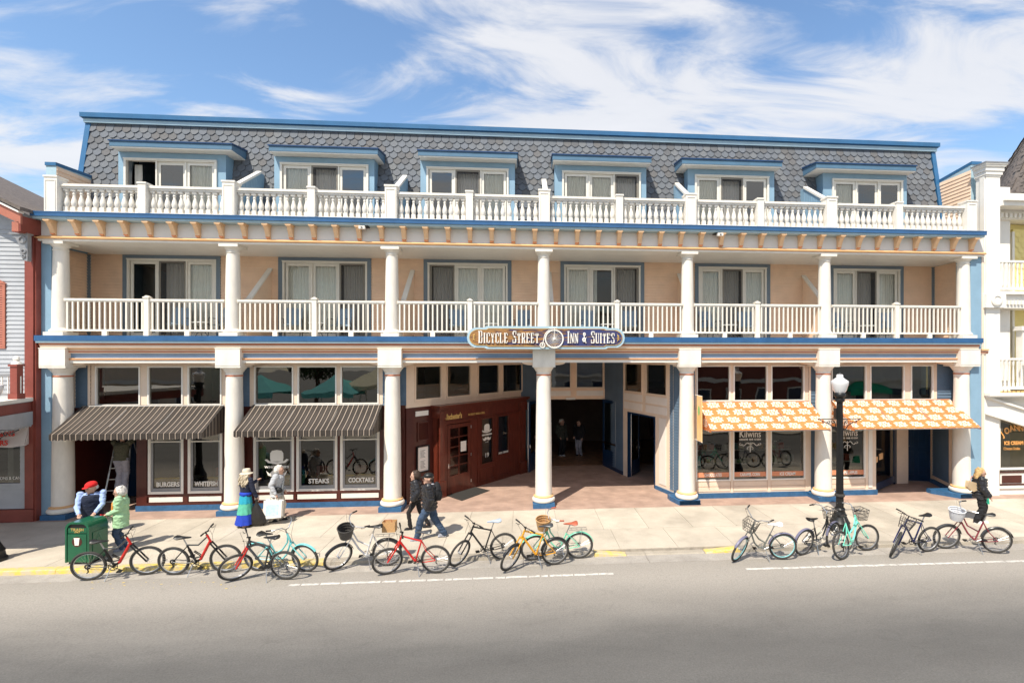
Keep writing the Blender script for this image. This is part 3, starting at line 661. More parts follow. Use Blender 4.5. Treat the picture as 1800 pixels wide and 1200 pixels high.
b = MB(); b.box(wx(1725, -.12) + .001, wx(1729, -.12), -.14, .3, 0, 8.178); P('corner_board', b, 'peachl')
b = MB(); b.box(XR + .002, wx(1725, .45), .47, BW + .3, 0, 8.28); P('end_wall', b, 'mblue')
# roof terrace end walls
for (a, c, ia, zf, zr) in ((wx(79, .45), wx(98.5, .45), 1, wz(88, 285, .45), wz(157, 311, 1.95)), (wx(1707.5, .45), wx(1725.5, .45), 0, wz(1716, 284, .45), wz(1640, 319, 2.0))):
    q = MB(); q.prism([(.47, 8.95), (2.05, 8.95), (2.05, zr - .1), (.47, zf - .1)], a + .012, c - .012, 'x'); P('terrace_end_wall', q, 'lblue')
    q = MB(); q.prism([(.44, zf - .1), (2.05, zr - .1), (2.05, zr), (.44, zf)], a, c, 'x'); P('wall_coping', q, 'roofblue')
    xi = c - .012 if ia else a + .012
    T_ = wallT((xi, .48), (xi, 2.05)) if ia else wallT((xi, 2.05), (xi, .48))
    q = MB(T=T_); siding(q, 0, 1.57, 8.96, min(zf, zr) - .11, .125, t=.022); P('end_wall_siding', q, 'peach', kind='stuff')
# dividers between the balconies and between the terraces
for i in range(1, 6):
    x = CX[i] + (.22 if i < 9 else 0)
    q = MB(); q.prism([(.25, 5.405), (BW - .03, 5.405), (BW - .03, 7.72), (.42, 6.55), (.25, 6.5)], x, x + .09, 'x'); d_ = P('balcony_divider', q, 'peach')
    q = MB(); q.prism([(.24, 6.49), (.42, 6.56), (BW - .04, 7.73), (BW - .04, 7.80), (.40, 6.63), (.22, 6.56)], x - .03, x + .12, 'x'); q.build('divider_cap', 'whiteb', d_)
    x = up_big[i] + .05
    q = MB(); q.prism([(.17, 8.955), (1.75, 8.955), (1.75, 10.93), (1.55, 10.93), (.17, 10.06)], x - .045, x + .045, 'x')
    for k in range(9): q.box(x - .055, x + .055, .25 + k * .15, .262 + k * .15, 8.96, 10.05 + k * .09)
    d_ = P('terrace_divider', q, 'mblue')
    q = MB(); q.prism([(.16, 10.05), (1.50, 10.905), (1.50, 10.99), (.14, 10.12)], x - .08, x + .08, 'x'); q.build('divider_cap', 'whiteb', d_)

# mansard roof -----------------------------------------------------------------
ML, MR, MB0, MT0, ZB, ZT = -14.62, 15.72, 1.50, 2.12, 8.95, 12.64
def my(z): return MB0 + (MT0 - MB0) * (z - ZB) / (ZT - ZB)
D = [(208, 397, 219, 382, 190, 407, 'ogc'), (482, 658, 493, 648, 471, 664, 'csg'), (739, 905, 750, 894, 734, 910, 'gsc'),
     (975, 1136, 988, 1126, 971, 1146, 'ccs'), (1209, 1361, 1221, 1351, 1199, 1376, 'csg'), (1447, 1594, 1462, 1586, 1435, 1612, 'cgg')]
DY = 1.40
dsp = [(wx(a, DY), wx(b_, DY), wx(c, DY), wx(d, DY), wx(e, 1.0), wx(f, 1.0)) for a, b_, c, d, e, f, _ in D]
b = MB(); segs = [ML] + [v for s_ in dsp for v in (s_[0] + .1, s_[1] - .1)] + [MR]
for a, c in zip(segs[::2], segs[1::2]):
    b.prism([(MB0 + .03, ZB), (MB0 + .25, ZB), (MT0 + .25, ZT), (MT0 + .03, ZT)], a, c, 'x')
b.prism([(my(11.5) + .03, 11.5), (my(11.5) + .25, 11.5), (MT0 + .25, ZT), (MT0 + .03, ZT)], ML, MR, 'x')
RF = P('mansard_roof', b, 'felt')
b = MB(); b.box(ML, MR, MT0 + .1, 13.9, ZT, 12.75); b.box(ML, MR, 13.7, 14, 0, 12.7); b.box(ML, ML + .2, 2.45, 14, 0, ZT - .01); b.box(MR - .2, MR, 2.45, 14, 0, ZT - .01); P('rear_walls', b, 'mblue')
for x, c in ((ML - .06, 1), (MR - .1, 0)):
    q = MB(); q.prism([(MB0 - .06, ZB), (MB0 + .3, ZB), (MT0 + .3, ZT), (MT0 - .06, ZT)], x, x + .16, 'x'); P('roof_edge_board', q, 'roofblue')
b = MB(); b.box(ML - .08, MR + .08, MT0 - .12, 14, ZT, 12.79); P('roof_fascia', b, 'lblue')
b = MB(); b.box(ML - .14, MR + .14, MT0 - .20, 14.1, 12.79, 12.94); b.box(ML - .11, MR + .11, MT0 - .15, MT0, 12.765, 12.789); P('roof_coping', b, 'roofblue')
# shingles
SLP = math.atan2(MT0 - MB0, ZT - ZB); SW, SE = .272, .216
rw = SW * .472; c_ = .085
shp = [(-rw, .0), (-rw, -SE * .62), (-rw + c_, -SE * 1.0), (rw - c_, -SE * 1.0), (rw, -SE * .62), (rw, .0), (rw, .21), (-rw, .21)]
vari = [(.155, .155, .16), (.175, .185, .20), (.14, .135, .135), (.19, .195, .205), (.165, .15, .14), (.18, .19, .21), (.15, .16, .175), (.21, .21, .21)]
SM = [mat('slate_shingle', tuple((.60 * k + .040) * g for k, g in zip(c, (.94, 1.0, 1.08))), .8, .14, 14, bump=.4, bscale=120) for c in vari]
tm = []
for v_ in SM:
    q = MB(); n = len(shp); vs = [(x, -.062 + .050 * (y + SE) / (SE + .21), y) for x, y in shp] + [(x, -.002 - .0 * y, y) for x, y in shp]
    q.add(vs, [tuple(range(n))] + [(i, n + i, n + (i + 1) % n, (i + 1) % n) for i in range(n)])
    tm.append(q.mesh('shingle', v_))
tiles = []; L_ = math.hypot(MT0 - MB0, ZT - ZB); rows = int(L_ / SE); rnd = random.Random(5)
for r_ in range(rows + 1):
    s_ = .2 + r_ * SE; z = ZB + s_ * math.cos(SLP); 
    if z > ZT - .0: break
    off = SW / 2 if r_ % 2 else 0
    n = int((MR - ML - .1) / SW)
    for k in range(n + 1):
        x = ML + .16 + off + k * SW
        if x > MR - .16: continue
        if any(a_[0] + .03 < x < a_[1] - .03 and z < 11.75 for a_ in dsp): continue
        tiles.append((x, z, rnd.randrange(8)))
Rm = Matrix.Rotation(-SLP, 4, 'X')
vis = sorted([t for t in tiles if t[1] > 9.95], key=lambda t: t[0] * SS + my(t[1]) * CC)
first = set(id(t) for t in vis[:296])
rest = MB(); rest.v = []
for t in tiles:
    x, z, v_ = t; y = my(z)
    if id(t) in first: link('shingle', tm[v_], RF, (x, y, z), (-SLP, 0, 0))
    else:
        T_ = at(x, y, z) @ Rm; me_ = tm[v_]; k = len(rest.v)
        rest.v += [tuple(T_ @ p.co) for p in me_.vertices]
        for f in me_.polygons: rest.f.append([a + k for a in f.vertices]); rest.m.append(v_); rest.uv.append([])
rest.build('shingles', SM, RF, kind='stuff')
# dormers
for i, (a, c, wa, wc, ea, ec) in enumerate(dsp):
    q = MB(); fz, ft = ZB + .005, 11.46
    wall(q, a, c, fz, ft, DY, DY + .12, [(wa + .0, wc - .0, fz, 11.25)])
    for x, xx in ((a, a + .1), (c - .1, c)):
        q.prism([(DY + .12, fz), (my(fz) + .2, fz), (my(ft) + .2, ft), (DY + .12, ft)], x, xx, 'x')
    dm = P('dormer', q, 'mblue')
    q = MB(); q.prism([(1.0, 11.66), (1.0, 11.70), (my(11.9) + .1, 11.86), (my(11.9) + .1, 11.80)], ea - .02, ec + .02, 'x'); q.build('dormer_roof', 'eavetop', dm)
    q = MB(); q.prism([(1.03, 11.50), (1.03, 11.66), (my(11.8) + .08, 11.80), (my(11.5) + .08, 11.50)], ea + .01, ec - .01, 'x'); q.build('dormer_fascia', 'eave', dm)
    q = MB(); q.box(ea + .03, ec - .03, 1.05, my(11.4) + .05, 11.465, 11.499); q.build('dormer_soffit', 'whiteb', dm)
    triple(wa, wc, DY, ZB + .02, 11.25, D[i][6], 20 + i, sky=True)
# rooms behind the windows
for z0, z1, y0 in ((5.41, 8.17, BW + .13), (8.96, 12.6, DY + .35)):
    q = MB(); q.box(-14.2, 15.3, 5.6, 5.7, z0, z1); q.box(-14.2, 15.3, y0 + (.9 if z0 > 8 else 0), 5.6, z1 - .4 if z0 > 8 else z1 - .02, z1 - .0 + .02 if z0 < 8 else z1); q.box(-14.2, 15.3, BW + .7, 5.6, z0 - .0, z0 + .01)
    for x in CX[1:6]: q.box(x - .05, x + .05, y0 + .4, 5.6, z0, z1)
    P('room_wall', q, 'room')
# ---------------------------------------------------------------- shop fronts
SY = .5
def X(p, y=SY): return wx(p, y)
def pane_win(T, u0, u1, z0, z1, m='peachl', g='glassd', w=.05, d=0., name='window', bar=None, d0=-.03):
    q = MB(T=T); frame(q, u0, u1, z0, z1, w, d0, .07)
    if bar: q.box(u0 + w, u1 - w, -.01, .05, bar - .02, bar + .02)
    o = P(name, q, m)
    q = MB(T=T); q.add([(u0 + w, .03, z0 + w), (u1 - w, .03, z0 + w), (u1 - w, .03, z1 - w), (u0 + w, .03, z1 - w)], [(0, 1, 2, 3)])
    q.build('pane', g, o)
    return o
F0 = at(0, SY, 0)
upA = [(168, 247), (260, 322), (330.5, 390)]; upB = [(447, 516), (523.5, 592), (599, 666)]
upE = [(1224, 1283.5), (1289, 1349), (1355, 1414)]; upD = [(1461, 1522.5), (1529, 1589.5), (1600.5, 1640)]
def upper(px0, px1, wins):
    q = MB(T=F0); hs = [(X(a), X(c), 3.27, 4.49) for a, c in wins]
    wall(q, X(px0), X(px1), 3.22, 4.60, 0, .12, hs)
    P('wall', q, 'peachl')
    for a, c in wins: pane_win(F0, X(a), X(c), 3.27, 4.49, 'whiteb', 'glassd', .04)
upper(160, 397, upA); upper(439, 673, upB); upper(1221, 1421, upE); upper(1458, 1647, upD)
for a, c, z0, z1 in ((129, 160, 3.22, 4.6), (397, 439, 3.22, 4.6), (673, 714, 3.22, 4.6), (1421, 1458, .2, 4.6), (1647, 1676, 3.22, 4.6), (1194, 1221, .2, 4.6)):
    q = MB(T=F0); siding(q, X(a), X(c), z0, z1, .115, t=.022); P('siding', q, 'sblue', kind='stuff')
    q = MB(T=F0); q.box(X(a), X(c), .001, .12, z0, z1); P('wall', q, 'sblue')
    for e in ((a, 1), (c, -1)) if c - a > 30 and a > 1000 or a == 129 else ():
        q = MB(T=F0); xx = X(e[0]); q.box(xx, xx + e[1] * .07, -.035, 0, z0, z1); P('corner_board', q, 'peachl')
# maroon shop, left of the way in
lowA = [(261, 323.5), (331, 391.5)]; lowB = [(446, 517.5), (521.5, 593.5), (598.5, 667.5)]
q = MB(T=F0); hs = [(X(a), X(c), .52, 2.95) for a, c in lowA + lowB]
wall(q, X(240), X(712), .17, 3.22, 0, .12, hs)
for a, c in [(241, 259)] + [(X_, Y_) for X_, Y_ in ((392, 445), (668, 711))]: q.box(X(a), X(c), -.03, .0, .17, 3.22)
for a, c in ((259, 392), (445, 668)): q.box(X(a), X(c), -.03, .0, .17, .25); q.box(X(a), X(c), -.03, .0, .44, .52); q.box(X(a), X(c), -.03, .0, 2.951, 3.22)
for a, c in ((323.5, 331), (517.5, 521.5), (593.5, 598.5)): q.box(X(a), X(c), -.03, 0, .25, .44); q.box(X(a), X(c), -.03, 0, .52, 2.95)
P('maroon_wall', q, 'maroon')
for a, c in lowA + lowB:
    w = pane_win(F0, X(a), X(c), .52, 2.95, 'whiteb', 'glassd', .075, bar=2.14)
    q = MB(T=F0); frame(q, X(a) + .075, X(c) - .075, .595, 2.875, .055, .0, .05, wb=.10); q.build('sash', 'grey', w)
    q = MB(T=F0); q.box(X(a) + .03, X(c) - .03, -.02, 0, .27, .42); P('panel', q, 'panel')
q = MB(T=F0)
for a, c in ((240, 713),): q.box(X(a), X(c), -.05, .1, 0, .17)
P('kick_plate', q, 'kick')
for s_, px, z in (('BURGERS', 294.5, .74), ('WHITEFISH', 362, .74), ('STEAKS', 560, .76), ('COCKTAILS', 634.5, .77)):
    t = text('window_lettering', s_, .20, at(X(px), SY + .018, z), 'whiteb', H, sx={'BURGERS': .82, 'WHITEFISH': .68, 'STEAKS': .95, 'COCKTAILS': .74}[s_], off=.006)
# bowler hat and moustache decal
def hat_decal(T, s, mt, nm='hat_decal'):
    q = MB(T=T)
    crown = [(-.17, .0), (-.185, .10), (-.18, .24), (-.13, .31), (0, .33), (.13, .31), (.18, .24), (.185, .10), (.17, 0)]
    q.prism([(x * s, (z + .32) * s) for x, z in crown], -.004, 0)
    brim = [(-.33, .07), (-.27, .09), (-.20, .03), (0, .0), (.20, .03), (.27, .09), (.33, .07), (.24, -.02), (0, -.06), (-.24, -.02)]
    q.prism([(x * s, (z + .30) * s) for x, z in brim], -.004, 0)
    for g in (-1, 1):
        q.prism([(g * x * s, (z + .0) * s) for x, z in ((0, -.04), (.03, .05), (.12, .05), (.2, -.03), (.29, .05), (.24, -.08), (.15, -.11), (.06, -.09))], -.004, 0)
    o = q.build(nm, mt, H); text('window_lettering', 'WINCHESTER\'S', .085 * s, T @ at(0, -.002, .13 * s), mt, H, sx=1.15, off=.004)
    text('window_lettering', 'est. 2015', .06 * s, T @ at(0, -.002, -.20 * s), mt, H)
hat_decal(at(X(486), SY + .02, 1.12), 1.1, 'whiteb')
# the recess at the far left, dark inside
q = MB(); q.box(X(129), X(240), 2.3, 2.4, 0, 3.3); q.box(X(129) - .1, X(129), .5, 2.4, 0, 3.22); q.box(X(129), X(240), .62, 2.4, 3.22, 3.3); P('recess_wall', q, 'maroon')
q = MB(); q.box(X(240), X(243), .62, 2.4, 0, 3.22); P('recess_side_wall', q, 'maroon')
q = MB(); q.box(wx(172, 2.25), wx(172, 2.25) + .75, 2.24, 2.295, .03, 2.3); P('door', q, 'dark')
dx0 = wx(190, 2.2); q = MB(); q.box(dx0, dx0 + 1.0, 2.22, 2.29, .03, 2.6); dr = P('door', q, 'navy')
q = MB(); q.box(dx0 - .04, dx0 - .005, 2.2, 2.29, 0, 2.65); q.build('door_frame', 'peachl', dr)
q = MB(T=F0); q.box(X(129), X(240), -.02, .1, 3.0, 3.22); P('wall', q, 'maroon')
# the confectioner, right of the way in
lowE = [(1223, 1284), (1288, 1349), (1354, 1415)]; lowD = [(1459, 1520.5)]
q = MB(T=F0); hs = [(X(a), X(c), .58, 3.0) for a, c in lowE + lowD]
wall(q, X(1220), X(1421), .17, 3.22, 0, .12, hs); wall(q, X(1457), X(1540), .17, 3.22, 0, .12, hs)
for a, c in ((1220, 1223), (1284, 1288), (1349, 1354), (1415, 1421), (1520.5, 1525)): q.box(X(a), X(c), -.03, 0, .17, 3.0)
P('wall', q, 'peachl')
for a, c in lowE + lowD:
    pane_win(F0, X(a), X(c), .58, 3.0, 'whiteb', 'glassd', .045)
    q = MB(T=F0); q.box(X(a) + .02, X(c) - .02, -.02, 0, .23, .37); q.box(X(a) + .02, X(c) - .02, -.02, 0, .40, .54); P('panel', q, 'peachl')
q = MB(T=F0); q.box(X(1526), X(1533), -.025, 0, .25, 3.0); P('panel', q, 'whiteb')
q = MB(T=F0); q.box(X(1193), X(1424), -.05, .1, 0, .165); q.box(X(1455), X(1541), -.05, .1, 0, .165); P('kick_plate', q, 'kick')
for (a, c), s_ in zip(lowE + lowD, ('CHOCOLATES', 'CARAMEL CORN', 'ICE CREAM', 'CARAMEL APPLES')):
    q = MB(T=F0); q.box(X(a) + .045, X(c) - .045, .012, .02, .70, .86); P('window_band', q, 'coral')
    text('window_lettering', s_, .15, at((X(a) + X(c)) / 2, SY + .010, .725), 'whiteb', H, sx=.62 if len(s_) > 9 else .75, off=.004)
for pc in (1319, 1490):
    text('window_lettering', 'Kilwins', .34, at(X(pc), SY + .018, 2.04), 'whiteb', H, sx=.78)
    text('window_lettering', 'CHOCOLATES   FUDGE   ICE CREAM', .075, at(X(pc), SY + .018, 1.94), 'whiteb', H, sx=.62, off=.002)
    q = MB(T=at(X(pc), SY + .015, 1.79))
    for g in (-1, 1):
        q.tube([(g * .33 + g * .05 * math.sin(t), 0, .03 * math.cos(t) + .02) for t in [k * .7 for k in range(8)]], .009, 4)
        q.tube([(g * (.03 + .27 * k / 8), 0, .05 * math.sin(k / 8 * 6.3) + .01) for k in range(9)], .011, 4)
        q.tube([(g * (.02 + .09 * math.sin(k * .5)), 0, -.06 - .04 * k / 2) for k in range(6)], .009, 4)
    q.tube([(0, 0, .07), (0, 0, -.26)], .012, 4); P('window_ornament', q, 'whiteb')
q = MB(T=F0); q.box(X(1224.5), X(1233), .05, .06, .95, 1.42); P('window_poster', q, mat('teal_poster', (.10, .42, .48), .6, .5, 9))
# doorway recess at the right end
Pa, Pb, Pc, Pd, Pe = gr(1540, 857), (gr(1575, 849)[0], gr(1575, 849)[1]), gr(1584, 845), gr(1637, 847), (X(1672, .5), .5)
Pa = (X(1540), .62)
T_ = wallT(Pa, Pb); Lg = math.dist(Pa, Pb)
q = MB(T=T_); frame(q, 0.02, Lg - .2, .06, 2.9, .07, -.02, .04, wb=.25); w = P('side_door', q, 'navy')
q = MB(T=T_); q.add([(.09, 0, .31), (Lg - .27, 0, .31), (Lg - .27, 0, 2.83), (.09, 0, 2.83)], [(0, 1, 2, 3)]); q.build('pane', 'glassd', w)
q = MB(T=T_); q.box(.10, .35, -.01, .0, 1.05, 1.25); q.box(.50, .85, -.01, 0, 1.1, 1.32); q.build('door_sticker', 'orange', w)
q = MB(T=T_); q.tube([(.42, -.01, 1.5), (.42, -.08, 1.5), (.56, -.08, 1.5)], .012, 6); q.build('door_handle', 'chrome', w)
q = MB(T=T_); q.box(Lg - .2, Lg - .01, -.03, .06, 0, 3.2); q.box(-.02, .02, -.03, .06, 0, 3.2); q.box(.02, Lg - .2, -.03, .06, 2.9, 3.2); P('door_frame', q, 'navy')
q = MB(); q.box(Pb[0], Pc[0], Pb[1] - .05, Pb[1] + .05, 0, 3.2); q.box(Pb[0], Pc[0] - .02, Pb[1], Pc[1] + .05, 0, 3.2); P('pier', q, 'peachl')
q = MB(T=wallT(Pc, Pd)); Ld = math.dist(Pc, Pd)
q.box(.02, Ld - .02, 0, .05, .04, 2.75)
for (a, c, z0, z1) in ((.17, .46, .25, 1.15), (.60, .89, .25, 1.15), (.17, .46, 1.32, 2.25), (.60, .89, 1.32, 2.25)):
    a *= Ld / 1.06; c *= Ld / 1.06
    frame(q, a, c, z0, z1, .02, -.012, 0)
d_ = P('panelled_door', q, 'navy')
q = MB(T=wallT(Pc, Pd)); q.box(.07, .15, -.03, .0, 1.22, 1.48); q.tube([(.11, -.03, 1.38), (.11, -.07, 1.38), (.25, -.07, 1.37)], .014, 6); q.build('door_handle', 'chrome', d_)
q = MB(T=wallT(Pc, Pd)); q.box(0, Ld, -.02, .06, 0, .038); q.build('threshold', 'chrome', d_)
q = MB(T=wallT(Pd, Pe)); Le = math.dist(Pd, Pe); siding(q, .12, Le - .1, .3, 3.2, .1, t=.02); P('siding', q, 'sblue', kind='stuff')
q = MB(T=wallT(Pd, Pe)); q.box(0, .12, -.03, .1, .15, 3.2); q.box(Le - .1, Le, -.03, .1, .15, 3.2); q.box(.12, Le - .1, -.03, .1, .18, .3); q.box(.12, Le - .1, .0, .1, .3, 3.2); P('side_frame', q, 'peach')
q = MB(T=wallT(Pd, Pe)); q.box(-.1, Le, -.05, .12, 0, .15); P('kick_plate', q, 'kick')
q = MB(); q.box(Pa[0], 15.6, .62, 3.4, 3.2, 3.24); q.box(Pc[0] - .6, 15.6, 3.3, 3.4, 0, 3.2); q.box(15.5, 15.6, .55, 3.4, 0, 3.3); P('recess_ceiling', q, 'peach')
q = MB(T=F0); q.box(X(1540), X(1676), 0, .12, 3.0, 3.22); P('wall', q, 'peachl')
q = MB(); q.prism([(CX[6] - .35, -.26), (CX[6] + .37, -.26), (CX[6] + .37, .6), (CX[6] - .35 - .5, .62), (CX[6] - .35 - .5, .42)], 0, .146, 'z'); P('plinth', q, 'kick')
q = MB(); q.prism([(CX[4] - .35, -.26), (CX[4] + .34, -.26), (CX[4] + .34, .6), (CX[4] - .5, .6), (CX[4] - .5, .3)], 0, .146, 'z'); P('plinth', q, 'kick')
# ---------------------------------------------------------------- the angled way in
A0, B0, C0, D0, E0, F1 = (X(714), .52), (-.1, 5.17), (wx(943, 5.85), 5.85), (wx(1063, 5.85), 5.85), (4.03, 4.1), (X(1194), .52)
def upx(px, Pq, Qq):
    t = (px - PPX) / FPX; dx, dy = Qq[0] - Pq[0], Qq[1] - Pq[1]
    # (x*CC - Y*SS) = t*(x*SS + Y*CC) with Y=y+CD
    a = lambda x, Y: x * CC - Y * SS - t * (x * SS + Y * CC)
    k = -a(Pq[0], Pq[1] + CD) / a(dx, dy)
    return k * math.hypot(dx, dy)
TL = wallT(A0, B0); LL = math.dist(A0, B0); ul = lambda p: upx(p, A0, B0)
wl = [(ul(a), ul(c)) for a, c in ((728.5, 777), (784, 828), (839, 878), (882.5, 917.5))]
q = MB(T=TL); wall(q, 0, LL, 3.12, 4.6, 0, .12, [(a, c, 3.33, 4.5) for a, c in wl])
for a, c in wl: q.box(a - .02, c + .02, -.02, 0, 3.28, 3.33)
P('wall', q, 'peachl')
for a, c in wl: pane_win(TL, a, c, 3.33, 4.5, 'peachl', 'glassd', .05)
# red timber portal
pu0, pu1 = ul(757), LL - .02
q = MB(T=TL); wall(q, 0, LL, .0, 3.12, .0, .12, []); P('maroon_wall', q, 'maroon')
q = MB(T=TL)
PD = -.30
q.box(pu0, pu1, PD - .18, 0, 3.06, 3.13); q.box(pu0 + .04, pu1 - .03, PD - .12, 0, 3.0, 3.06); q.box(pu0 + .08, pu1 - .06, PD - .06, 0, 2.93, 3.0)
cornice = P('portal_cornice', q, 'wood')
dA, dB = upx(786.5, A0, B0), upx(828, A0, B0)
TP = TL @ at(0, PD, 0)
k_ = lambda px: upx(px, tuple((TL @ Vector((0, PD, 0)))[:2]), tuple((TL @ Vector((LL, PD, 0)))[:2]))
s0, s1 = k_(775.5), k_(783); d0, d1 = k_(786), k_(828); g0, g1, h0, h1 = k_(845), k_(867.5), k_(874), k_(895)
q = MB(T=TP); wall(q, pu0 + .1, pu1 - .1, .0, 2.93, .0, .10, [(s0, s1, .55, 2.42), (d0, d1, .0, 2.45), (g0, g1, .75, 2.5), (h0, h1, .95, 2.5)])
q.box(pu0 + .1, pu0 + .32, -.05, .3, 0, 2.93); q.box(pu0 + .06, pu0 + .36, -.09, .3, 0, .55); q.box(pu0 + .06, pu0 + .36, -.09, .3, 2.7, 2.93)
q.box(pu1 - .45, pu1 - .12, -.06, .3, 0, 2.93); q.box(pu1 - .5, pu1 - .08, -.1, .3, 0, .5); q.box(pu1 - .5, pu1 - .08, -.1, .3, 2.6, 2.93)
q.box(pu0 + .33, pu1 - .5, -.03, 0, 2.52, 2.56); q.box(pu0 + .33, pu1 - .5, -.03, 0, 2.90, 2.93)
for a, c, z0, z1 in ((g0 - .05, g1 + .05, .15, .62), (h0 - .03, h1 + .05, .15, .8)): frame(q, a, c, z0, z1, .04, -.02, 0)
q.box((g1 + h0) / 2 - .04, (g1 + h0) / 2 + .04, -.03, 0, .1, 2.52); q.box(g0 - .18, g0 - .1, -.03, 0, .1, 2.52)
portal = P('portal_surround', q, 'wood')
for a, c, z0, z1 in ((g0, g1, .75, 2.5), (h0, h1, .95, 2.5)):
    w = pane_win(TP, a, c, z0, z1, 'wood', 'glassd', .04)
q = MB(T=TP); frame(q, s0, s1, .55, 2.42, .03, .0, .05)
for z in (.92, 1.3, 1.68, 2.05): q.box(s0 + .03, s1 - .03, .01, .05, z - .015, z + .015)
w = P('sidelight', q, 'wood'); q = MB(T=TP); q.add([(s0, .03, .55), (s1, .03, .55), (s1, .03, 2.42), (s0, .03, 2.42)], [(0, 1, 2, 3)]); q.build('pane', 'glass', w)
q = MB(T=TP); frame(q, d0 + .015, d1 - .015, .02, 2.42, .13, .0, .05, wb=.62)
n = 5
for i in range(1, n): z = .64 + (2.29 - .64) * i / n; q.box(d0 + .145, d1 - .145, .01, .04, z - .018, z + .018)
dm_ = (d0 + d1) / 2; q.box(dm_ - .018, dm_ + .018, .011, .039, .64, 2.29)
w = P('glazed_door', q, 'wood')
for i in range(n):
    for j in (0, 1):
        z0 = .64 + (2.29 - .64) * i / n + .018; a, c = (d0 + .145, dm_ - .018) if j == 0 else (dm_ + .018, d1 - .145)
        q = MB(T=TP); q.add([(a, .025, z0), (c, .025, z0), (c, .025, z0 + 1.65 / n - .036), (a, .025, z0 + 1.65 / n - .036)], [(0, 1, 2, 3)]); q.build('pane', 'glass', w)
q = MB(T=TP); q.tube([(d0 + .07, 0, 1.02), (d0 + .07, -.06, 1.02), (d0 + .19, -.06, 1.02)], .013, 6); q.box(d0 + .045, d0 + .095, -.008, 0, .92, 1.08); q.build('door_handle', 'chrome', w)
q = MB(T=TP); q.box(dm_ + .06, dm_ + .33, -.006, -.001, 1.42, 1.78); q.build('paper_notice', 'whiteb', w)
q = MB(T=TP)
for z in (.25, 1.2, 2.2): q.box(d1 - .02, d1 + .01, -.02, 0, z, z + .1)
q.build('hinge', 'metal', w)
M['gold'] = mat('gold_lettering', (.62, .40, .13), .4, .2, 12)
text('portal_lettering', "Winchester's", .27, TP @ at(k_(796), -.004, 2.62), 'gold', H, sx=.60, off=.01)
text('portal_lettering', "WHISKEY BAR & GRILL", .11, TP @ at(k_(838), -.004, 2.66), 'gold', H, sx=.8)
hat_decal(TP @ at((g0 + g1) / 2, .018, 1.72), .82, 'whiteb')
text('window_lettering', '19', .24, TP @ at((g0 + g1) / 2, .018, 1.0), 'whiteb', H)
text('window_lettering', 'LUNCH  DINNER', .10, TP @ at((h0 + h1) / 2, .018, 1.0), 'whiteb', H, sx=.85, off=.003)
# vent, white plate, case for the menu on the red wall before the portal
v0, v1 = ul(733), ul(753.5)
q = MB(T=TL); frame(q, v0, v1, 1.98, 2.62, .04, -.04, 0)
for i in range(9): z = 2.03 + i * .062; q.add([(v0 + .04, -.035, z), (v1 - .04, -.035, z), (v1 - .04, -.005, z + .055), (v0 + .04, -.005, z + .055), (v0 + .04, -.005, z), (v1 - .04, -.005, z)], [(0, 1, 2, 3), (0, 4, 5, 1)])
P('louvred_vent', q, 'maroon')
q = MB(T=TL); q.box(ul(730), ul(752), -.03, 0, 2.82, 2.98); P('white_plate', q, 'whiteb')
# back wall with the open double doors
q = MB(); frame(q, C0[0], D0[0], 0, 3.0, .07, 5.80, 5.95, wb=0); q.box(C0[0] - .02, D0[0], 5.8, 5.95, 3.0, 3.38)
bw = [(wx(967, 5.85), wx(1004, 5.85)), (wx(1012, 5.85), wx(1062, 5.85) - .02)]
wall(q, C0[0] - .02, D0[0] + .12, 3.38, 4.6, 5.83, 5.95, [(a, c, 3.40, 4.62) for a, c in bw]); P('wall', q, 'peach')
for a, c in bw:
    pane_win(at(0, 5.83, 0), a, c, 3.40, 4.6, 'peachl', 'glassd', .05)
    q = MB(); q.box(a + .03, c - .03, 5.775, 5.80, 3.08, 3.3); P('panel', q, 'panel')
q = MB(); q.box(1.85, 2.25, 5.74, 5.80, 2.92, 3.0); P('exit_light', q, 'whiteb')
for a, c in ((B0, C0), (D0, E0)):
    T_ = wallT(a, c); l = math.dist(a, c)
    q = MB(T=T_); siding(q, 0, l, .15, 4.6, .10, t=.02); P('siding', q, 'sblue', kind='stuff')
    q = MB(T=T_); q.box(0, l, 0.001, .1, 0, 4.6); q.box(0, l, -.04, 0, 0, .15); P('wall', q, 'navy')
def leaf(hx, hy, ang, w, name='door_leaf'):
    T_ = Matrix.Translation((hx, hy, 0)) @ Matrix.Rotation(ang, 4, 'Z')
    q = MB(T=T_); frame(q, 0, w, .03, 2.93, .12, -.025, .025, wb=.75, wt=.14); o = P(name, q, 'navy')
    q = MB(T=T_); q.add([(.12, 0, .78), (w - .12, 0, .78), (w - .12, 0, 2.79), (.12, 0, 2.79)], [(0, 1, 2, 3)]); q.build('pane', 'glassd', o)
    q = MB(T=T_); q.box(.03, w - .03, -.06, -.03, 1.05, 1.11); q.box(w - .06, w - .01, -.07, .07, 1.02, 1.14); q.tube([(w - .03, -.045, .05), (w - .03, -.045, 2.9)], .012, 6); q.build('panic_bar', 'chrome', o)
leaf(D0[0] - .08, 5.80, R(-68), 1.12)
leaf(C0[0] + .08, 5.80, R(-112), 1.12)
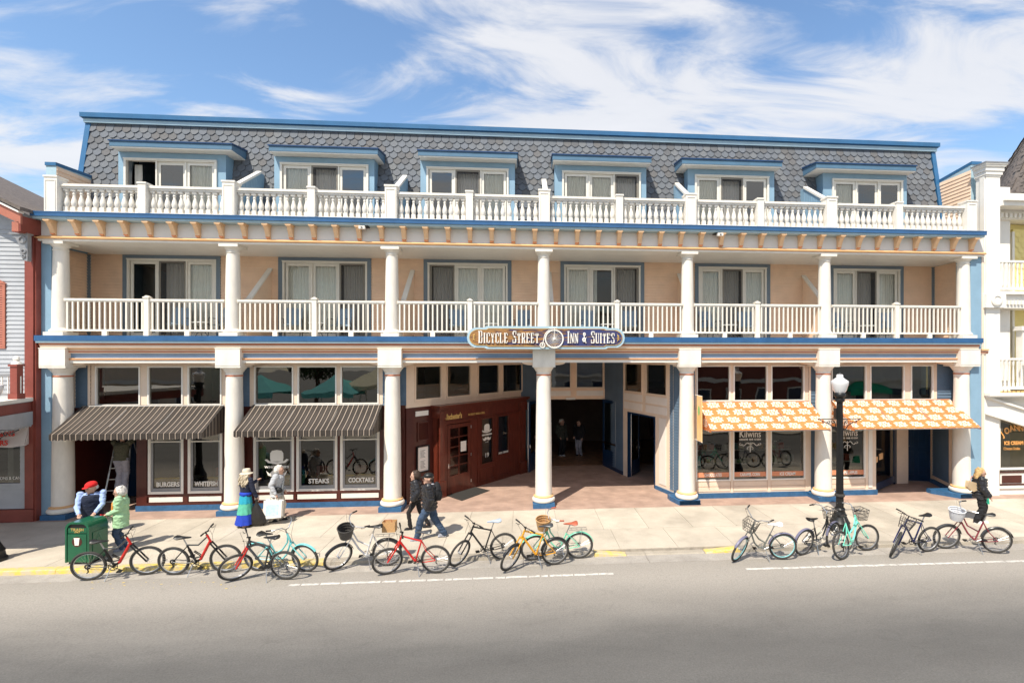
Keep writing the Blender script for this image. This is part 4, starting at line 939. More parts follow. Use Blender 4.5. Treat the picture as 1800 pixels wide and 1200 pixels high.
# right-hand wall
TR = wallT(E0, F1); LR = math.dist(E0, F1); ur = lambda p: upx(p, E0, F1)
wr = [(ur(1097), ur(1129.5)), (ur(1135), ur(1173))]; dd = (ur(1103.5), ur(1152))
q = MB(T=TR); wall(q, 0, LR - .35, .0, 4.6, 0, .12, [(a, c, 3.38, 4.54) for a, c in wr] + [(dd[0], dd[1], 0, 2.6)])
P('wall', q, 'peachl')
for a, c in wr:
    pane_win(TR, a, c, 3.38, 4.54, 'peachl', 'glassd', .05)
    for z0 in (3.06, 2.72): q = MB(T=TR); q.box(a + .02, c - .02, -.02, 0, z0, z0 + .27); P('panel', q, 'panel')
q = MB(T=TR); q.box(ur(1159), ur(1171), -.02, 0, .25, 2.6); P('panel', q, 'panel')
q = MB(T=TR); siding(q, ur(1178), ur(1183), .2, 4.6, .1); siding(q, LR - .35, LR, .2, 4.6, .1, d=.03); P('siding', q, 'sblue', kind='stuff')
q = MB(T=TR); q.box(LR - .35, LR, .031, .12, 0, 4.6); P('wall', q, 'sblue')
q = MB(T=TR); q.box(ur(1153), LR, -.04, .0, 0, .13); P('kick_plate', q, 'kick')
q = MB(T=TR); frame(q, dd[0], dd[1], 0, 2.6, .06, -.02, .14, wb=0); fr_ = P('side_door', q, 'navy')
T_ = TR @ at(dd[0] + .07, .1, 0) @ Matrix.Rotation(R(128), 4, 'Z')
q = MB(T=T_); frame(q, 0, .95, .03, 2.5, .11, -.02, .02, wb=.6); q.build('door_leaf', 'navy', fr_)
q = MB(T=T_); q.add([(.11, 0, .63), (.84, 0, .63), (.84, 0, 2.4), (.11, 0, 2.4)], [(0, 1, 2, 3)]); q.build('pane', 'glassd', fr_)
q = MB(T=T_); q.box(-.03, .01, -.035, -.02, .02, 2.52); q.tube([(.9, -.02, 1.05), (.9, -.07, 1.05), (.8, -.07, 1.05)], .014); q.box(.2, .5, -.03, -.022, 1.3, 1.5); q.build('door_handle', 'chrome', fr_)
# rooms behind the shop fronts
q = MB()
for a, c, y1 in ((X(243), -3.9, 4.2), (X(1222), X(1538), 4.2)):
    q.box(a, c, y1, y1 + .1, 0, 4.6); q.box(a, c, .65, y1, .0, .02); q.box(a, a + .05, .65, y1, 0, 4.6); q.box(c - .05, c, .65 if a > 0 else 1.2, y1, 0, 4.6)
    q.box(a, c, .66, y1, 4.55, 4.6)
q.box(-14.6, X(243) - .1, 2.5, 2.6, 3.3, 4.6); q.box(-14.6, X(243), .65, 2.6, 3.3, 3.33)
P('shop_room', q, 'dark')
GM = [mat('packed_goods', c, .5, .1, 9) for c in ((.5, .08, .05), (.7, .6, .4), (.1, .25, .3), (.6, .3, .1), (.75, .73, .68), (.15, .3, .12))]
rnd = random.Random(12); q = MB()
for a, c in lowE + lowD:
    for z_, y_ in ((.62, .85), (1.05, 1.15), (1.45, 1.5)):
        x = X(a) + .1
        while x < X(c) - .2:
            w_ = rnd.uniform(.08, .22); h_ = rnd.uniform(.08, .26); q.box(x, x + w_, y_, y_ + .15, z_, z_ + h_, rnd.randrange(6)); x += w_ + rnd.uniform(.02, .12)
        q.box(X(a), X(c), y_ - .05, y_ + .25, z_ - .03, z_ - .002, 4)
q.build('window_display', GM, H, kind='stuff')
q = MB()
for a, c in lowA + lowB:
    x = (X(a) + X(c)) / 2; q.lathe([(.38, .74), (.40, .76), (.38, .78)], (x, 1.6, 0), 14, 4); q.tube([(x, 1.6, 0), (x, 1.6, .74)], .04, 6, mi=2); q.lathe([(.05, .78), (.05, .9)], (x, 1.6, 0), 8, 4); q.box(x - .7, x - .3, 1.9, 2.3, .42, .46, 0); q.box(x - .7, x - .3, 2.26, 2.3, .46, .95, 0)
q.build('dining_tables', GM, H, kind='stuff')
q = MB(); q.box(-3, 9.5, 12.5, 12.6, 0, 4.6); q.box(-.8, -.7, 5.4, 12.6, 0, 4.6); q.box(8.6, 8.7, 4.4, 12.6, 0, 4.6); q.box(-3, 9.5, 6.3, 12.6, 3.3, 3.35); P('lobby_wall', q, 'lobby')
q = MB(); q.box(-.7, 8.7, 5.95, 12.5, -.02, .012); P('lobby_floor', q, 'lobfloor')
q = MB()
for i in range(5): q.box(7.2, 8.3, 8 + i, 8.7 + i, .3, 1.6)
P('lobby_shelves', q, 'wood')
# ---------------------------------------------------------------- awnings
def awning_mat_stripe():
    m, N, L, p = nmat('striped_canvas'); p.inputs['Roughness'].default_value = .9
    uv = N.new('ShaderNodeUVMap'); sp = N.new('ShaderNodeSeparateXYZ'); L.new(uv.outputs[0], sp.inputs[0])
    def mt(op, a, b):
        k = N.new('ShaderNodeMath'); k.operation = op
        for i, v in enumerate((a, b)):
            if isinstance(v, (int, float)): k.inputs[i].default_value = v
            else: L.new(v, k.inputs[i])
        return k.outputs[0]
    f = mt('FRACT', mt('MULTIPLY', sp.outputs[0], 1 / .158), 0)
    s1 = mt('LESS_THAN', mt('ABSOLUTE', mt('SUBTRACT', f, .5), 0), .075)
    f2 = mt('LESS_THAN', mt('ABSOLUTE', mt('SUBTRACT', f, .5), 0), .30)
    tc = N.new('ShaderNodeTexCoord'); no = N.new('ShaderNodeTexNoise'); no.inputs['Scale'].default_value = 1.3; no.inputs['Detail'].default_value = 6; L.new(tc.outputs['Object'], no.inputs[0])
    cr = N.new('ShaderNodeValToRGB'); e = cr.color_ramp.elements; e[0].position = .35; e[1].position = .65; e[0].color = (.032, .025, .020, 1); e[1].color = (.060, .048, .040, 1); L.new(no.outputs[0], cr.inputs[0])
    b = N.new('ShaderNodeMixRGB'); b.inputs[2].default_value = (.030, .024, .02, 1); L.new(f2, b.inputs[0]); L.new(cr.outputs[0], b.inputs[1])
    x = N.new('ShaderNodeMixRGB'); x.inputs[2].default_value = (.31, .25, .20, 1); L.new(s1, x.inputs[0]); L.new(b.outputs[0], x.inputs[1]); L.new(x.outputs[0], p.inputs['Base Color'])
    return m
def awning_mat_damask():
    m, N, L, p = nmat('orange_patterned_canvas'); p.inputs['Roughness'].default_value = .85
    uv = N.new('ShaderNodeUVMap'); sp = N.new('ShaderNodeSeparateXYZ'); L.new(uv.outputs[0], sp.inputs[0])
    def mt(op, a, b=0., c=None):
        k = N.new('ShaderNodeMath'); k.operation = op
        for i, v in enumerate((a, b, c)):
            if v is None: continue
            if isinstance(v, (int, float)): k.inputs[i].default_value = v
            else: L.new(v, k.inputs[i])
        return k.outputs[0]
    U, V = .56, .36
    fu = mt('SUBTRACT', mt('FRACT', mt('MULTIPLY', mt('MULTIPLY_ADD', sp.outputs[1], .93, sp.outputs[0]), 1 / U)), .5)
    fv = mt('SUBTRACT', mt('FRACT', mt('MULTIPLY', sp.outputs[1], 1 / V)), .5)
    x = mt('MULTIPLY', mt('MULTIPLY_ADD', fv, -.93 * V, mt('MULTIPLY', fu, U)), 1 / .25); y = mt('MULTIPLY', fv, V / .168)
    r = mt('SQRT', mt('ADD', mt('MULTIPLY', x, x), mt('MULTIPLY', y, y)))
    th = mt('ARCTAN2', y, x)
    edge = mt('ADD', .88, mt('MULTIPLY', mt('COSINE', mt('MULTIPLY', th, 12.)), .10))
    inside = mt('LESS_THAN', r, edge)
    hole = mt('GREATER_THAN', mt('MULTIPLY', mt('SINE', mt('MULTIPLY', r, 9.5)), mt('COSINE', mt('MULTIPLY', th, 8.))), .2)
    core = mt('MULTIPLY', mt('LESS_THAN', mt('ABSOLUTE', mt('SUBTRACT', r, .30)), .05), mt('GREATER_THAN', mt('ABSOLUTE', x), .1))
    k = mt('MULTIPLY', inside, mt('SUBTRACT', 1., mt('MAXIMUM', hole, core)))
    tc = N.new('ShaderNodeTexCoord'); no = N.new('ShaderNodeTexNoise'); no.inputs['Scale'].default_value = 1.5; no.inputs['Detail'].default_value = 5; L.new(tc.outputs['Object'], no.inputs[0])
    cr = N.new('ShaderNodeValToRGB'); e = cr.color_ramp.elements; e[0].position = .35; e[1].position = .65; e[0].color = (.56, .175, .048, 1); e[1].color = (.64, .22, .065, 1); L.new(no.outputs[0], cr.inputs[0])
    mx = N.new('ShaderNodeMixRGB'); mx.inputs[2].default_value = (.74, .68, .58, 1); L.new(k, mx.inputs[0]); L.new(cr.outputs[0], mx.inputs[1]); L.new(mx.outputs[0], p.inputs['Base Color'])
    return m
M['stripe'] = awning_mat_stripe(); M['damask'] = awning_mat_damask()
M['orangecloth'] = mat('orange_canvas', (.72, .22, .05), .85, .1, 3)
def awning(x0, x1, yb, yf, zt, zb, val, m, label, group, scallop=True):
    t = thing('awning', label, 'awning', (x0, yb, zb), group=group)
    ox, oy, oz = x0, yb, zb
    W = x1 - x0; Dp = yf - yb; rise = zt - zb; sl = math.hypot(Dp, rise); rnd = random.Random(int(x0 * 10))
    n = int(W / .158); n = max(n, 8); k = 5
    q = MB(); vs = []; uvs = []
    nx = n * 2
    for j in range(k + 1):
        for i in range(nx + 1):
            sag = -.035 * math.sin(math.pi * j / k) * (1 + .4 * math.sin(i * .7)) * (1 if 0 < i < nx else 0)
            vs.append((W * i / nx, Dp * j / k, rise - rise * j / k + sag)); uvs.append((W * i / nx + 3, sl * j / k))
    fs = [(j * (nx + 1) + i, (j + 1) * (nx + 1) + i, (j + 1) * (nx + 1) + i + 1, j * (nx + 1) + i + 1) for j in range(k) for i in range(nx)]
    q.add(vs, fs, 0, [[uvs[a] for a in f] for f in fs])
    q.build('canopy', m, t, smooth=True)
    # valance along the front and the two sides
    q = MB()
    if val:
        for i in range(n):
            a, c = W * i / n, W * (i + 1) / n; s = 4
            for g in range(s):
                p0, p1 = a + (c - a) * g / s, a + (c - a) * (g + 1) / s
                d0 = -val - (.03 * math.sin(math.pi * g / s) if scallop else 0); d1 = -val - (.03 * math.sin(math.pi * (g + 1) / s) if scallop else 0)
                f0, f1 = .012 * math.sin(p0 * 9), .012 * math.sin(p1 * 9)
                q.add([(p0, Dp - .004, 0), (p1, Dp - .004, 0), (p1, Dp - .004 - f1, d1), (p0, Dp - .004 - f0, d0)], [(0, 3, 2, 1)], 0, [[(p0 + 3, sl), (p0 + 3, sl + val), (p1 + 3, sl + val), (p1 + 3, sl)]])
        q.build('valance', m, t)
    for xx in (0., W):
        q = MB(); vz = val if val else .06
        uv = lambda y, z: (y + 3.05, z)
        pp = [(0, rise - .02), (Dp, 0), (Dp, -vz), (0, -vz)] if not val else [(0, rise - .02), (Dp, 0), (Dp, -vz), (Dp * .0, -vz)]
        q.add([(xx, a, b_) for a, b_ in pp], [(0, 1, 2, 3)], 0, [[uv(a, b_) for a, b_ in pp]])
        q.build('side_panel', m, t)
    q = MB()
    q.tube([(0, Dp + .03, -.02), (W, Dp + .03, -.02)], .02); q.tube([(0, -.02, rise - .03), (W, -.02, rise - .03)], .02)
    for xx in (.02, W / 3, 2 * W / 3, W - .02): q.tube([(xx, -.02, rise - .04), (xx, Dp + .03, -.02)], .015)
    q.tube([(.02, 0, -.02), (.02, Dp + .03, -.02)], .015); q.tube([(W - .02, 0, -.02), (W - .02, Dp + .03, -.02)], .015)
    q.build('awning_frame', 'metal', t)
awning(-13.47, -9.33, .44, -.68, 3.29, 2.57, .15, 'stripe', 'dark striped awning over the burgers and whitefish windows, left of its pair', 'dark striped awnings')
awning(-8.47, -4.50, .44, -.66, 3.28, 2.60, .15, 'stripe', 'dark striped awning over the steaks and cocktails windows', 'dark striped awnings')
awning(5.86, 9.77, .44, -.80, 3.28, 2.47, 0, 'damask', 'orange and white patterned awning over the three sweet shop windows', 'orange patterned awnings')
awning(10.58, 14.93, .44, -.80, 3.30, 2.47, 0, 'damask', 'orange and white patterned awning over the doorway behind the lamp post', 'orange patterned awnings')
# ---------------------------------------------------------------- the name board
def sign_wood():
    m, N, L, p = nmat('carved_wood_paint'); p.inputs['Roughness'].default_value = .6
    tc = N.new('ShaderNodeTexCoord'); mp = N.new('ShaderNodeMapping'); mp.inputs['Scale'].default_value = (1.6, 1, 16); L.new(tc.outputs['Object'], mp.inputs[0])
    a = N.new('ShaderNodeTexNoise'); a.inputs['Scale'].default_value = 1.5; a.inputs['Detail'].default_value = 4; L.new(mp.outputs[0], a.inputs[0])
    sp = N.new('ShaderNodeSeparateXYZ'); L.new(tc.outputs['Object'], sp.inputs[0])
    mr = N.new('ShaderNodeMapRange'); mr.inputs[1].default_value = -1.8; mr.inputs[2].default_value = 1.4; mr.inputs[3].default_value = .12; mr.inputs[4].default_value = -.12; L.new(sp.outputs[0], mr.inputs[0])
    ad = N.new('ShaderNodeMath'); ad.operation = 'ADD'; L.new(a.outputs[0], ad.inputs[0]); L.new(mr.outputs[0], ad.inputs[1])
    cr = N.new('ShaderNodeValToRGB'); e = cr.color_ramp.elements; e[0].position = .42; e[1].position = .58; e[0].color = (.03, .04, .14, 1); e[1].color = (.32, .16, .05, 1)
    k = e.new(.5); k.color = (.08, .036, .03, 1); L.new(ad.outputs[0], cr.inputs[0]); L.new(cr.outputs[0], p.inputs['Base Color'])
    b = N.new('ShaderNodeBump'); b.inputs['Strength'].default_value = .5; b.inputs['Distance'].default_value = .01; L.new(a.outputs[0], b.inputs['Height']); L.new(b.outputs[0], p.inputs['Normal'])
    return m
SGY = -.62
sx0, sx1 = wx(821.5, SGY), wx(1097.5, SGY); scx = (sx0 + sx1) / 2; hw = (sx1 - sx0) / 2
szt, szb = wz(958, 574, SGY), wz(958, 612.5, SGY); scz = (szt + szb) / 2; hh = (szt - szb) / 2
S = thing('hotel_sign', 'carved wooden name board with pale blue rim and white penny farthing, above the middle column', 'sign', (scx, SGY, scz))
def outline(k):
    pts = []
    W_, H_ = hw - k, hh - k
    xs = W_ - .58; st = .86; q2 = []
    q2 += [(xs, H_), (xs + .07, H_ * st), (xs + .36, H_ * st)]
    for i in range(1, 8):
        t = math.pi / 2 - math.pi * i / 8; q2.append((xs + .36 + (W_ - xs - .36) * math.cos(t), H_ * .80 * math.sin(t)))
    q2 += [(xs + .36, -H_ * st), (xs + .07, -H_ * st), (xs, -H_)]
    return q2 + [(-x, z) for x, z in reversed(q2)]
q = MB(); q.prism(outline(0), .0, .10); q.build('sign_rim', 'lblue', S, bevel=.012)
q = MB(); q.prism(outline(.055), -.012, .002); q.build('sign_board', sign_wood(), S)
q = MB(); o1, o2 = outline(.06), outline(.075); n = len(o1)
q.add([(x, -.02, z) for x, z in o1] + [(x, -.02, z) for x, z in o2] + [(x, -.0125, z) for x, z in o1] + [(x, -.0125, z) for x, z in o2], [(i, (i + 1) % n, n + (i + 1) % n, n + i) for i in range(n)] + [(i, 2 * n + i, 2 * n + (i + 1) % n, (i + 1) % n) for i in range(n)])
q.build('gold_line', 'gold', S)
# letters: narrow slab serifs built from strokes
def glyph(q, ch, x, h, w):
    st, th, sf = w * .34, h * .075, w * .10
    def bx(a, c, z0, z1): q.box(x + a, x + c, -.05, -.012, z0, z1)
    def stem(a, s_=st, z0=0., z1=h, t=True, b=True):
        bx(a, a + s_, z0, z1)
        if b: bx(a - sf, a, z0, z0 + th); bx(a + s_, a + s_ + sf, z0, z0 + th)
        if t: bx(a - sf, a, z1 - th, z1); bx(a + s_, a + s_ + sf, z1 - th, z1)
    def diag(x0, z0, x1, z1, s_):
        q.prism([(x + x0, z0), (x + x0 + s_, z0), (x + x1 + s_, z1), (x + x1, z1)], -.05, -.012)
    def bowl(z0, z1, wd=w):
        bx(st, wd - st * .7, z0, z0 + th); bx(st, wd - st * .7, z1 - th, z1)
        q.prism([(x + wd - st * .7, z0), (x + wd - st * .35, z0), (x + wd, z0 + th * 1.4), (x + wd, z1 - th * 1.4), (x + wd - st * .35, z1), (x + wd - st * .7, z1)], -.05, -.012)
    if ch == 'B': stem(0); bowl(0, h * .53); bowl(h * .47, h, w * .96); return w
    if ch == 'R': stem(0); bowl(h * .47, h); diag(w - st * .9, 0, w * .45, h * .48, st * .9); bx(w * .95, w * 1.12, 0, th); return w * 1.08
    if ch == 'I': stem(sf); return st + sf * 2
    if ch in 'CS':
        if ch == 'C': q.prism([(x, h * .1), (x + st * .4, 0), (x + st, 0), (x + st, h), (x + st * .4, h), (x, h * .9)], -.05, -.012); bx(w - st * .6, w, h * .68, h * .95); bx(w - st * .6, w, .05 * h, h * .26)
        else: bx(0, st * .9, h * .55, h * .93); bx(w - st * .9, w, h * .07, h * .47); q.prism([(x, h * .58), (x + w, h * .36), (x + w, h * .48), (x, h * .70)], -.05, -.012); bx(w - st * .5, w, h * .7, h); bx(0, st * .5, 0, h * .3)
        bx(st * .5, w - st * .3, h - th, h); bx(st * .5, w - st * .3, 0, th); return w
    if ch == 'L': stem(0); bx(st, w, 0, th); bx(w - th, w, 0, h * .28); return w
    if ch == 'E': stem(0); bx(st, w, 0, th); bx(st, w, h - th, h); bx(st, w * .8, h * .48, h * .48 + th); bx(w - th, w, 0, h * .25); bx(w - th, w, h * .75, h); return w
    if ch == 'T': stem(w / 2 - st / 2, t=False); bx(0, w, h - th, h); bx(0, th, h * .72, h); bx(w - th, w, h * .72, h); return w
    if ch == 'Y': stem(w / 2 - st / 2, z1=h * .5, t=False); diag(w / 2 - st / 2, h * .45, 0, h, st); diag(w / 2 + st * .1, h * .45, w - st * .5, h, st * .45); bx(-sf, st + sf, h - th, h); bx(w - st * .8, w + sf * .5, h - th, h); return w
    if ch == 'N': stem(0, st * .45); stem(w - st * .45, st * .45, b=False); diag(w - st * .9, 0, 0, h, st * .9); return w
    if ch == 'U': stem(0, b=False, z0=h * .08); stem(w - st * .45, st * .45, z0=h * .08, b=False); bx(st * .3, w - st * .2, 0, th * 1.3); return w
    if ch == '&':
        q.torus((x + w * .5, -.03, h * .74), w * .26, .022, n=14); q.torus((x + w * .42, -.03, h * .28), w * .34, .03, n=14); diag(w * .85, 0, w * .25, h * .62, st * .6); diag(w * .6, h * .25, w * .95, h * .5, st * .4); return w * 1.05
    return w
def word(s, xc0, z, H1, H2, wd):
    q = []; x = xc0; first = True
    for ch in s:
        if ch == ' ': x += .14; first = True; continue
        h = H1 if first or ch == '&' else H2; w = wd * (1.12 if first else 1.)
        zz = z if not first else z - .0
        g_ = MB(); w_ = glyph(g_, ch, 0, h, w); g_.v = [(a + x, b_, c + zz) for a, b_, c in g_.v]; q.append(g_)
        x += w_ + .045; first = False
    return q, x
u_ = (sx1 - sx0) / 1557.
for s_, a0, a1 in (('BICYCLE STREET', 228, 815), ('INN & SUITES', 1100, 1572)):
    q, xe = word(s_, 0., -.17, .37, .31, .125)
    xa_, xb_ = (a0 - 896) * u_, (a1 - 896) * u_
    k = (xb_ - xa_) / (xe - .045)
    for g_ in q: g_.v = [(xa_ + a * k, b_, c) for a, b_, c in g_.v]; g_.build('raised_letter', 'whiteb', S)
q = MB(); wc = ((970 - 896) * u_, -.03, -.045); wr_ = .272
q.torus(wc, wr_, .022, n=36, m=8)
for i in range(28):
    a = 2 * math.pi * i / 28; q.tube([(wc[0] + .03 * math.cos(a), wc[1], wc[2] + .03 * math.sin(a)), (wc[0] + wr_ * math.cos(a), wc[1], wc[2] + wr_ * math.sin(a))], .0045, 4)
q.ball(wc, .04); s2 = ((853 - 896) * u_, -.03, -.235); q.torus(s2, .075, .014, n=20); q.ball(s2, .02)
for i in range(10):
    a = 2 * math.pi * i / 10; q.tube([s2, (s2[0] + .075 * math.cos(a), s2[1], s2[2] + .075 * math.sin(a))], .004, 4)
q.tube([s2] + [(wc[0] - (wr_ + .045) * math.cos(t), -.035, wc[2] + (wr_ + .045) * math.sin(t)) for t in [(.05 + i * .17) for i in range(9)]], .014, 6)
q.tube([wc, (wc[0] + .0, -.05, wc[2] + wr_ + .07)], .012, 6); q.tube([(wc[0] - .06, -.05, wc[2] + wr_ + .06), (wc[0] + .07, -.05, wc[2] + wr_ + .06)], .012, 6); q.box(wc[0] - .17, wc[0] - .04, -.07, -.03, wc[2] + wr_ + .045, wc[2] + wr_ + .065)
q.build('penny_farthing_emblem', 'whiteb', S)
for g in (-1, 1):
    q = MB(); x = g * (hw - .2)
    for k in range(3): q.ball((x, -.03, .06 - .06 * k), (.035, .012, .02), 8, 4)
    q.tube([(x - g * .03, -.025, .12), (x + g * .03, -.025, 0), (x - g * .03, -.025, -.12)], .008, 4); q.build('carved_scroll', 'gold', S)
# ---------------------------------------------------------------- small hangings
Bn = thing('banner_sign', 'narrow orange shop banner hanging on rods from the column right of the way in', 'banner', (CX[4] + .27, -.12, 2.8))
q = MB(T=at(0, 0, 0)); q.box(.0, .03, -.43, .0, -.72, .72); q.build('banner_cloth', mat('orange_banner', (.76, .42, .14), .8, .3, 1.5, col2=(.82, .56, .30)), Bn)
q = MB(); q.tube([(.015, .2, .73), (.015, -.46, .73)], .012); q.tube([(.015, .2, -.73), (.015, -.46, -.73)], .012); q.build('banner_rod', 'whiteb', Bn)
q = MB()
q.ball((-.004, -.2, .25), (.003, .09, .16), 8, 5); q.build('leaf_print', mat('leaf_green', (.25, .5, .15), .8), Bn)
Tt = Matrix(((0, 1, 0, -.006), (0, 0, 1, -.05), (-1, 0, 0, .02), (0, 0, 0, 1)))
mb_ = thing('menu_board', 'framed menu case with two white sheets on the dark red wall', 'menu board', tuple(TL @ Vector(((ul(731) + ul(753)) / 2, -.03, 1.38))))
mb_.rotation_euler = (0, 0, math.atan2(B0[1] - A0[1], B0[0] - A0[0]))
w_ = (ul(753) - ul(731)) / 2
q = MB(); frame(q, -w_, w_, -.44, .44, .035, -.04, .02); q.build('case_frame', 'black', mb_)
q = MB(); q.box(-w_ + .036, w_ - .036, .0, .02, -.404, .404); q.build('backing', 'panel', mb_)
q = MB(); q.box(-.15, .15, -.008, -.001, .02, .33); q.build('menu_sheet', 'whiteb', mb_); q = MB(); q.box(-.15, .15, -.008, -.001, -.33, -.02); q.build('menu_sheet', 'whiteb', mb_)
q = MB()
for j in range(2):
    for i in range(7): q.box(-.11, .10 - .03 * (i % 3), -.0105, -.0085, -.30 + j * .35 + i * .038, -.288 + j * .35 + i * .038)
q.build('menu_print', 'black', mb_)
# door mat
mp_ = [gr(*p) for p in ((779, 869), (821, 852.5), (861, 862), (812, 880))]
q = MB(); q.prism([(x - mp_[3][0], y - mp_[3][1]) for x, y in mp_], 0.002, .016, 'z'); o = q.build('door_mat', 'mat'); o.location = (mp_[3][0], mp_[3][1], 0)
tag(o, 'dark grey door mat in front of the red timber doorway', 'door mat')
# cameras under the cornice
for i, px in enumerate((637, 1265)):
    t = thing('security_camera', ('small white camera box under the cornice above the second bay', 'small white camera box under the cornice right of the middle')[i], 'camera', (wx(px, -.42), -.40, 8.70), group='cornice cameras')
    q = MB(); q.box(-.09, .09, -.10, .02, -.05, .04); q.build('housing', 'whiteb', t); q = MB(); q.box(-.16, .16, .0, .19, .03, .055); q.build('bracket', 'black', t)
    q = MB(); q.lathe([(.03, -.02), (.03, .0)], (.0, -.11, 0), 8); q.build('lens', 'black', t)
# ---------------------------------------------------------------- left neighbour
M['gclap'] = mat('grey_clapboard', (.40, .415, .44), .6, .10, 2)
M['red'] = mat('barn_red_trim', (.24, .058, .042), .5, .18, 2)
M['shutter'] = mat('brick_red_shutter', (.42, .15, .10), .55, .12, 4)
M['yellowp'] = mat('yellow_clapboard', (.80, .67, .27), .6, .10, 2)
M['brownroof'] = mat('brown_roof_shingle', (.15, .125, .11), .85, .35, 9, bump=.4)
M['awnw'] = mat('white_awning_cloth', (.66, .62, .58), .85, .12, 2)
NL = thing('shop_building', 'grey clapboard shop with dark red trim at the left edge', 'building')
y0 = -.28
xe, xc = wx(61, y0), wx(46, y0)
def PN(n, q, m, par=NL, **k): return q.build(n, m, par, **k)
q = MB(T=at(0, y0, 0)); siding(q, -22, xc, 3.6, 8.6, .125, [(-15.75, wx(12, y0), 5.05, 6.85)], t=.022); PN('siding', q, 'gclap', kind='stuff')
q = MB(); q.box(-22, xe, y0 + .002, y0 + .14, 3.2, 8.9); q.box(-22, -14.95, 6, 6.2, 0, 8.9); q.box(-22, -21.8, y0, 6, 0, 8.9); q.box(-15.1, -14.95, y0 + .2, 6, 0, 8.9); PN('wall', q, 'gclap')
q = MB(); q.box(xc, xe, y0 - .05, y0, .38, 8.4); q.box(xe, xe + .045, y0 - .01, -.13, .0, 8.6); PN('corner_board', q, 'red')
q = MB(); sx_ = wx(11.5, y0); frame(q, sx_ - .55, sx_, 5.02, 6.9, .07, y0 - .05, y0 - .0)
for i in range(26): z = 5.1 + i * .067; q.add([(sx_ - .48, y0 - .045, z), (sx_ - .07, y0 - .045, z), (sx_ - .07, y0 - .012, z + .062), (sx_ - .48, y0 - .012, z + .062), (sx_ - .07, y0 - .012, z), (sx_ - .48, y0 - .012, z)], [(0, 1, 2, 3), (0, 5, 4, 1)])
q.box(sx_ - .55, sx_, y0 - .02, y0 - .012, 5.02, 6.9); q.prism([(sx_ - .58, 6.9), (sx_ + .03, 6.9), (sx_ - .27, 7.08)], y0 - .06, y0); PN('shutter', q, 'shutter')
q = MB(); q.box(-17.6, sx_ - .58, y0 - .03, y0 + .02, 5.0, 6.9); w = PN('window', q, 'whiteb'); q = MB(); q.box(-17.5, sx_ - .66, y0 - .035, y0 - .031, 5.1, 6.8); q.build('pane', 'glassd', w)
# eaves box, raking board, roof
ya = y0 - .55; xa, xb = wx(20.5, ya), wx(32.5, ya); zb = wz(26, 406, ya); zt = wz(32, 371, ya)
q = MB(); q.box(xa, xb, ya, y0 + .05, zb, zt - .30); PN('eave_return', q, 'shutter')
q = MB(); q.box(xb + .001, xb + .045, ya + .01, y0 + .1, zb, zt - .12); q.box(xa, xb, ya, y0, zb - .02, zb - .001); PN('eave_side', q, 'red')  # side face in darker red: its shade is put into the colour
def rake(dz0, dz1, yy0, yy1, m, name, xr=None):
    xr = xr or xb + .05; xl = xr - 8; sl = .50
    q = MB(); q.prism([(xl, zt + dz0 + 8 * sl), (xl, zt + dz1 + 8 * sl), (xr, zt + dz1), (xr, zt + dz0)], yy0, yy1); PN(name, q, m)
rake(-.36, -.06, ya - .0, ya + .06, 'shutter', 'rake_board'); rake(-.06, .0, ya - .06, ya + .1, 'whiteb', 'drip_edge'); rake(.001, .10, ya - .10, .4, 'brownroof', 'roof', xb + .13); rake(.001, .10, .401, 6, 'brownroof', 'roof', -14.9)
q = MB(); q.prism([(-22, 8.4), (xb, 8.4), (xb, zt - .1), (xb - 8, zt + 3.9), (-22, zt + 3.9)], y0, y0 + .1); PN('gable', q, 'gclap')
# scrolled bracket
bx_, bz_ = wx(40, -.55), zb - .04
q = MB(); pr = [(0, 0), (-.40, 0), (-.42, -.06), (-.33, -.10), (-.26, -.22), (-.20, -.40), (-.20, -.55), (-.12, -.72), (-.03, -.76), (0, -.74)]
q.prism([(wx(53, -.5) + a, bz_ + c) for a, c in pr], -.58, -.46)
for (cx_, cz_, r_) in ((-.13, -.15, .09), (-.1, -.48, .055), (-.1, -.62, .04)): q.torus((wx(53, -.5) + cx_, -.59, bz_ + cz_), r_, .022, n=16)
q.box(wx(53, -.5) - .46, wx(53, -.5) + .02, -.62, -.42, bz_ + .0, bz_ + .05); PN('scroll_bracket', q, 'grey')
# balcony that swings out over the pavement
p0 = (wx(58, -.25), -.25); dv = (.30, -.954); Lb = 3.2
p1 = (p0[0] + dv[0] * 0 - 0.0, p0[1])
def bp(t): return (p0[0] + dv[0] * t, p0[1] + dv[1] * t)
zf = wz(57, 704, -.25)
T_ = wallT(bp(2.9), p0) if False else None
far = bp(4.4)
poly = lambda e: [(p0[0] + e * .88, p0[1] + e * .3 + .0), (far[0] + e * .88, far[1] - e), (far[0] - 9, far[1] - e - 0), (p0[0] - 9, p0[1])]
q = MB(); q.prism(poly(.0), zf - .30, zf - .02, 'z'); PN('balcony_beam', q, 'red')
q = MB(); q.prism(poly(.05), zf, zf + .10, 'z'); PN('balcony_floor', q, 'whiteb')
q = MB(); q.prism(poly(.02), zf - .02, zf, 'z'); PN('balcony_trim', q, 'grey')
TB = wallT(p0, far)      # u runs outwards along the side of the balcony
q = MB(T=TB); q.box(.12, 2.5, .02, .05, zf - .68, zf - .30)
for i in range(16):
    for z in (zf - .68, zf - .52): q.prism([(.12 + i * .15, z), (.27 + i * .15, z), (.195 + i * .15, z - .06)], -.0, .04)
PN('scalloped_frieze', q, 'gclap')
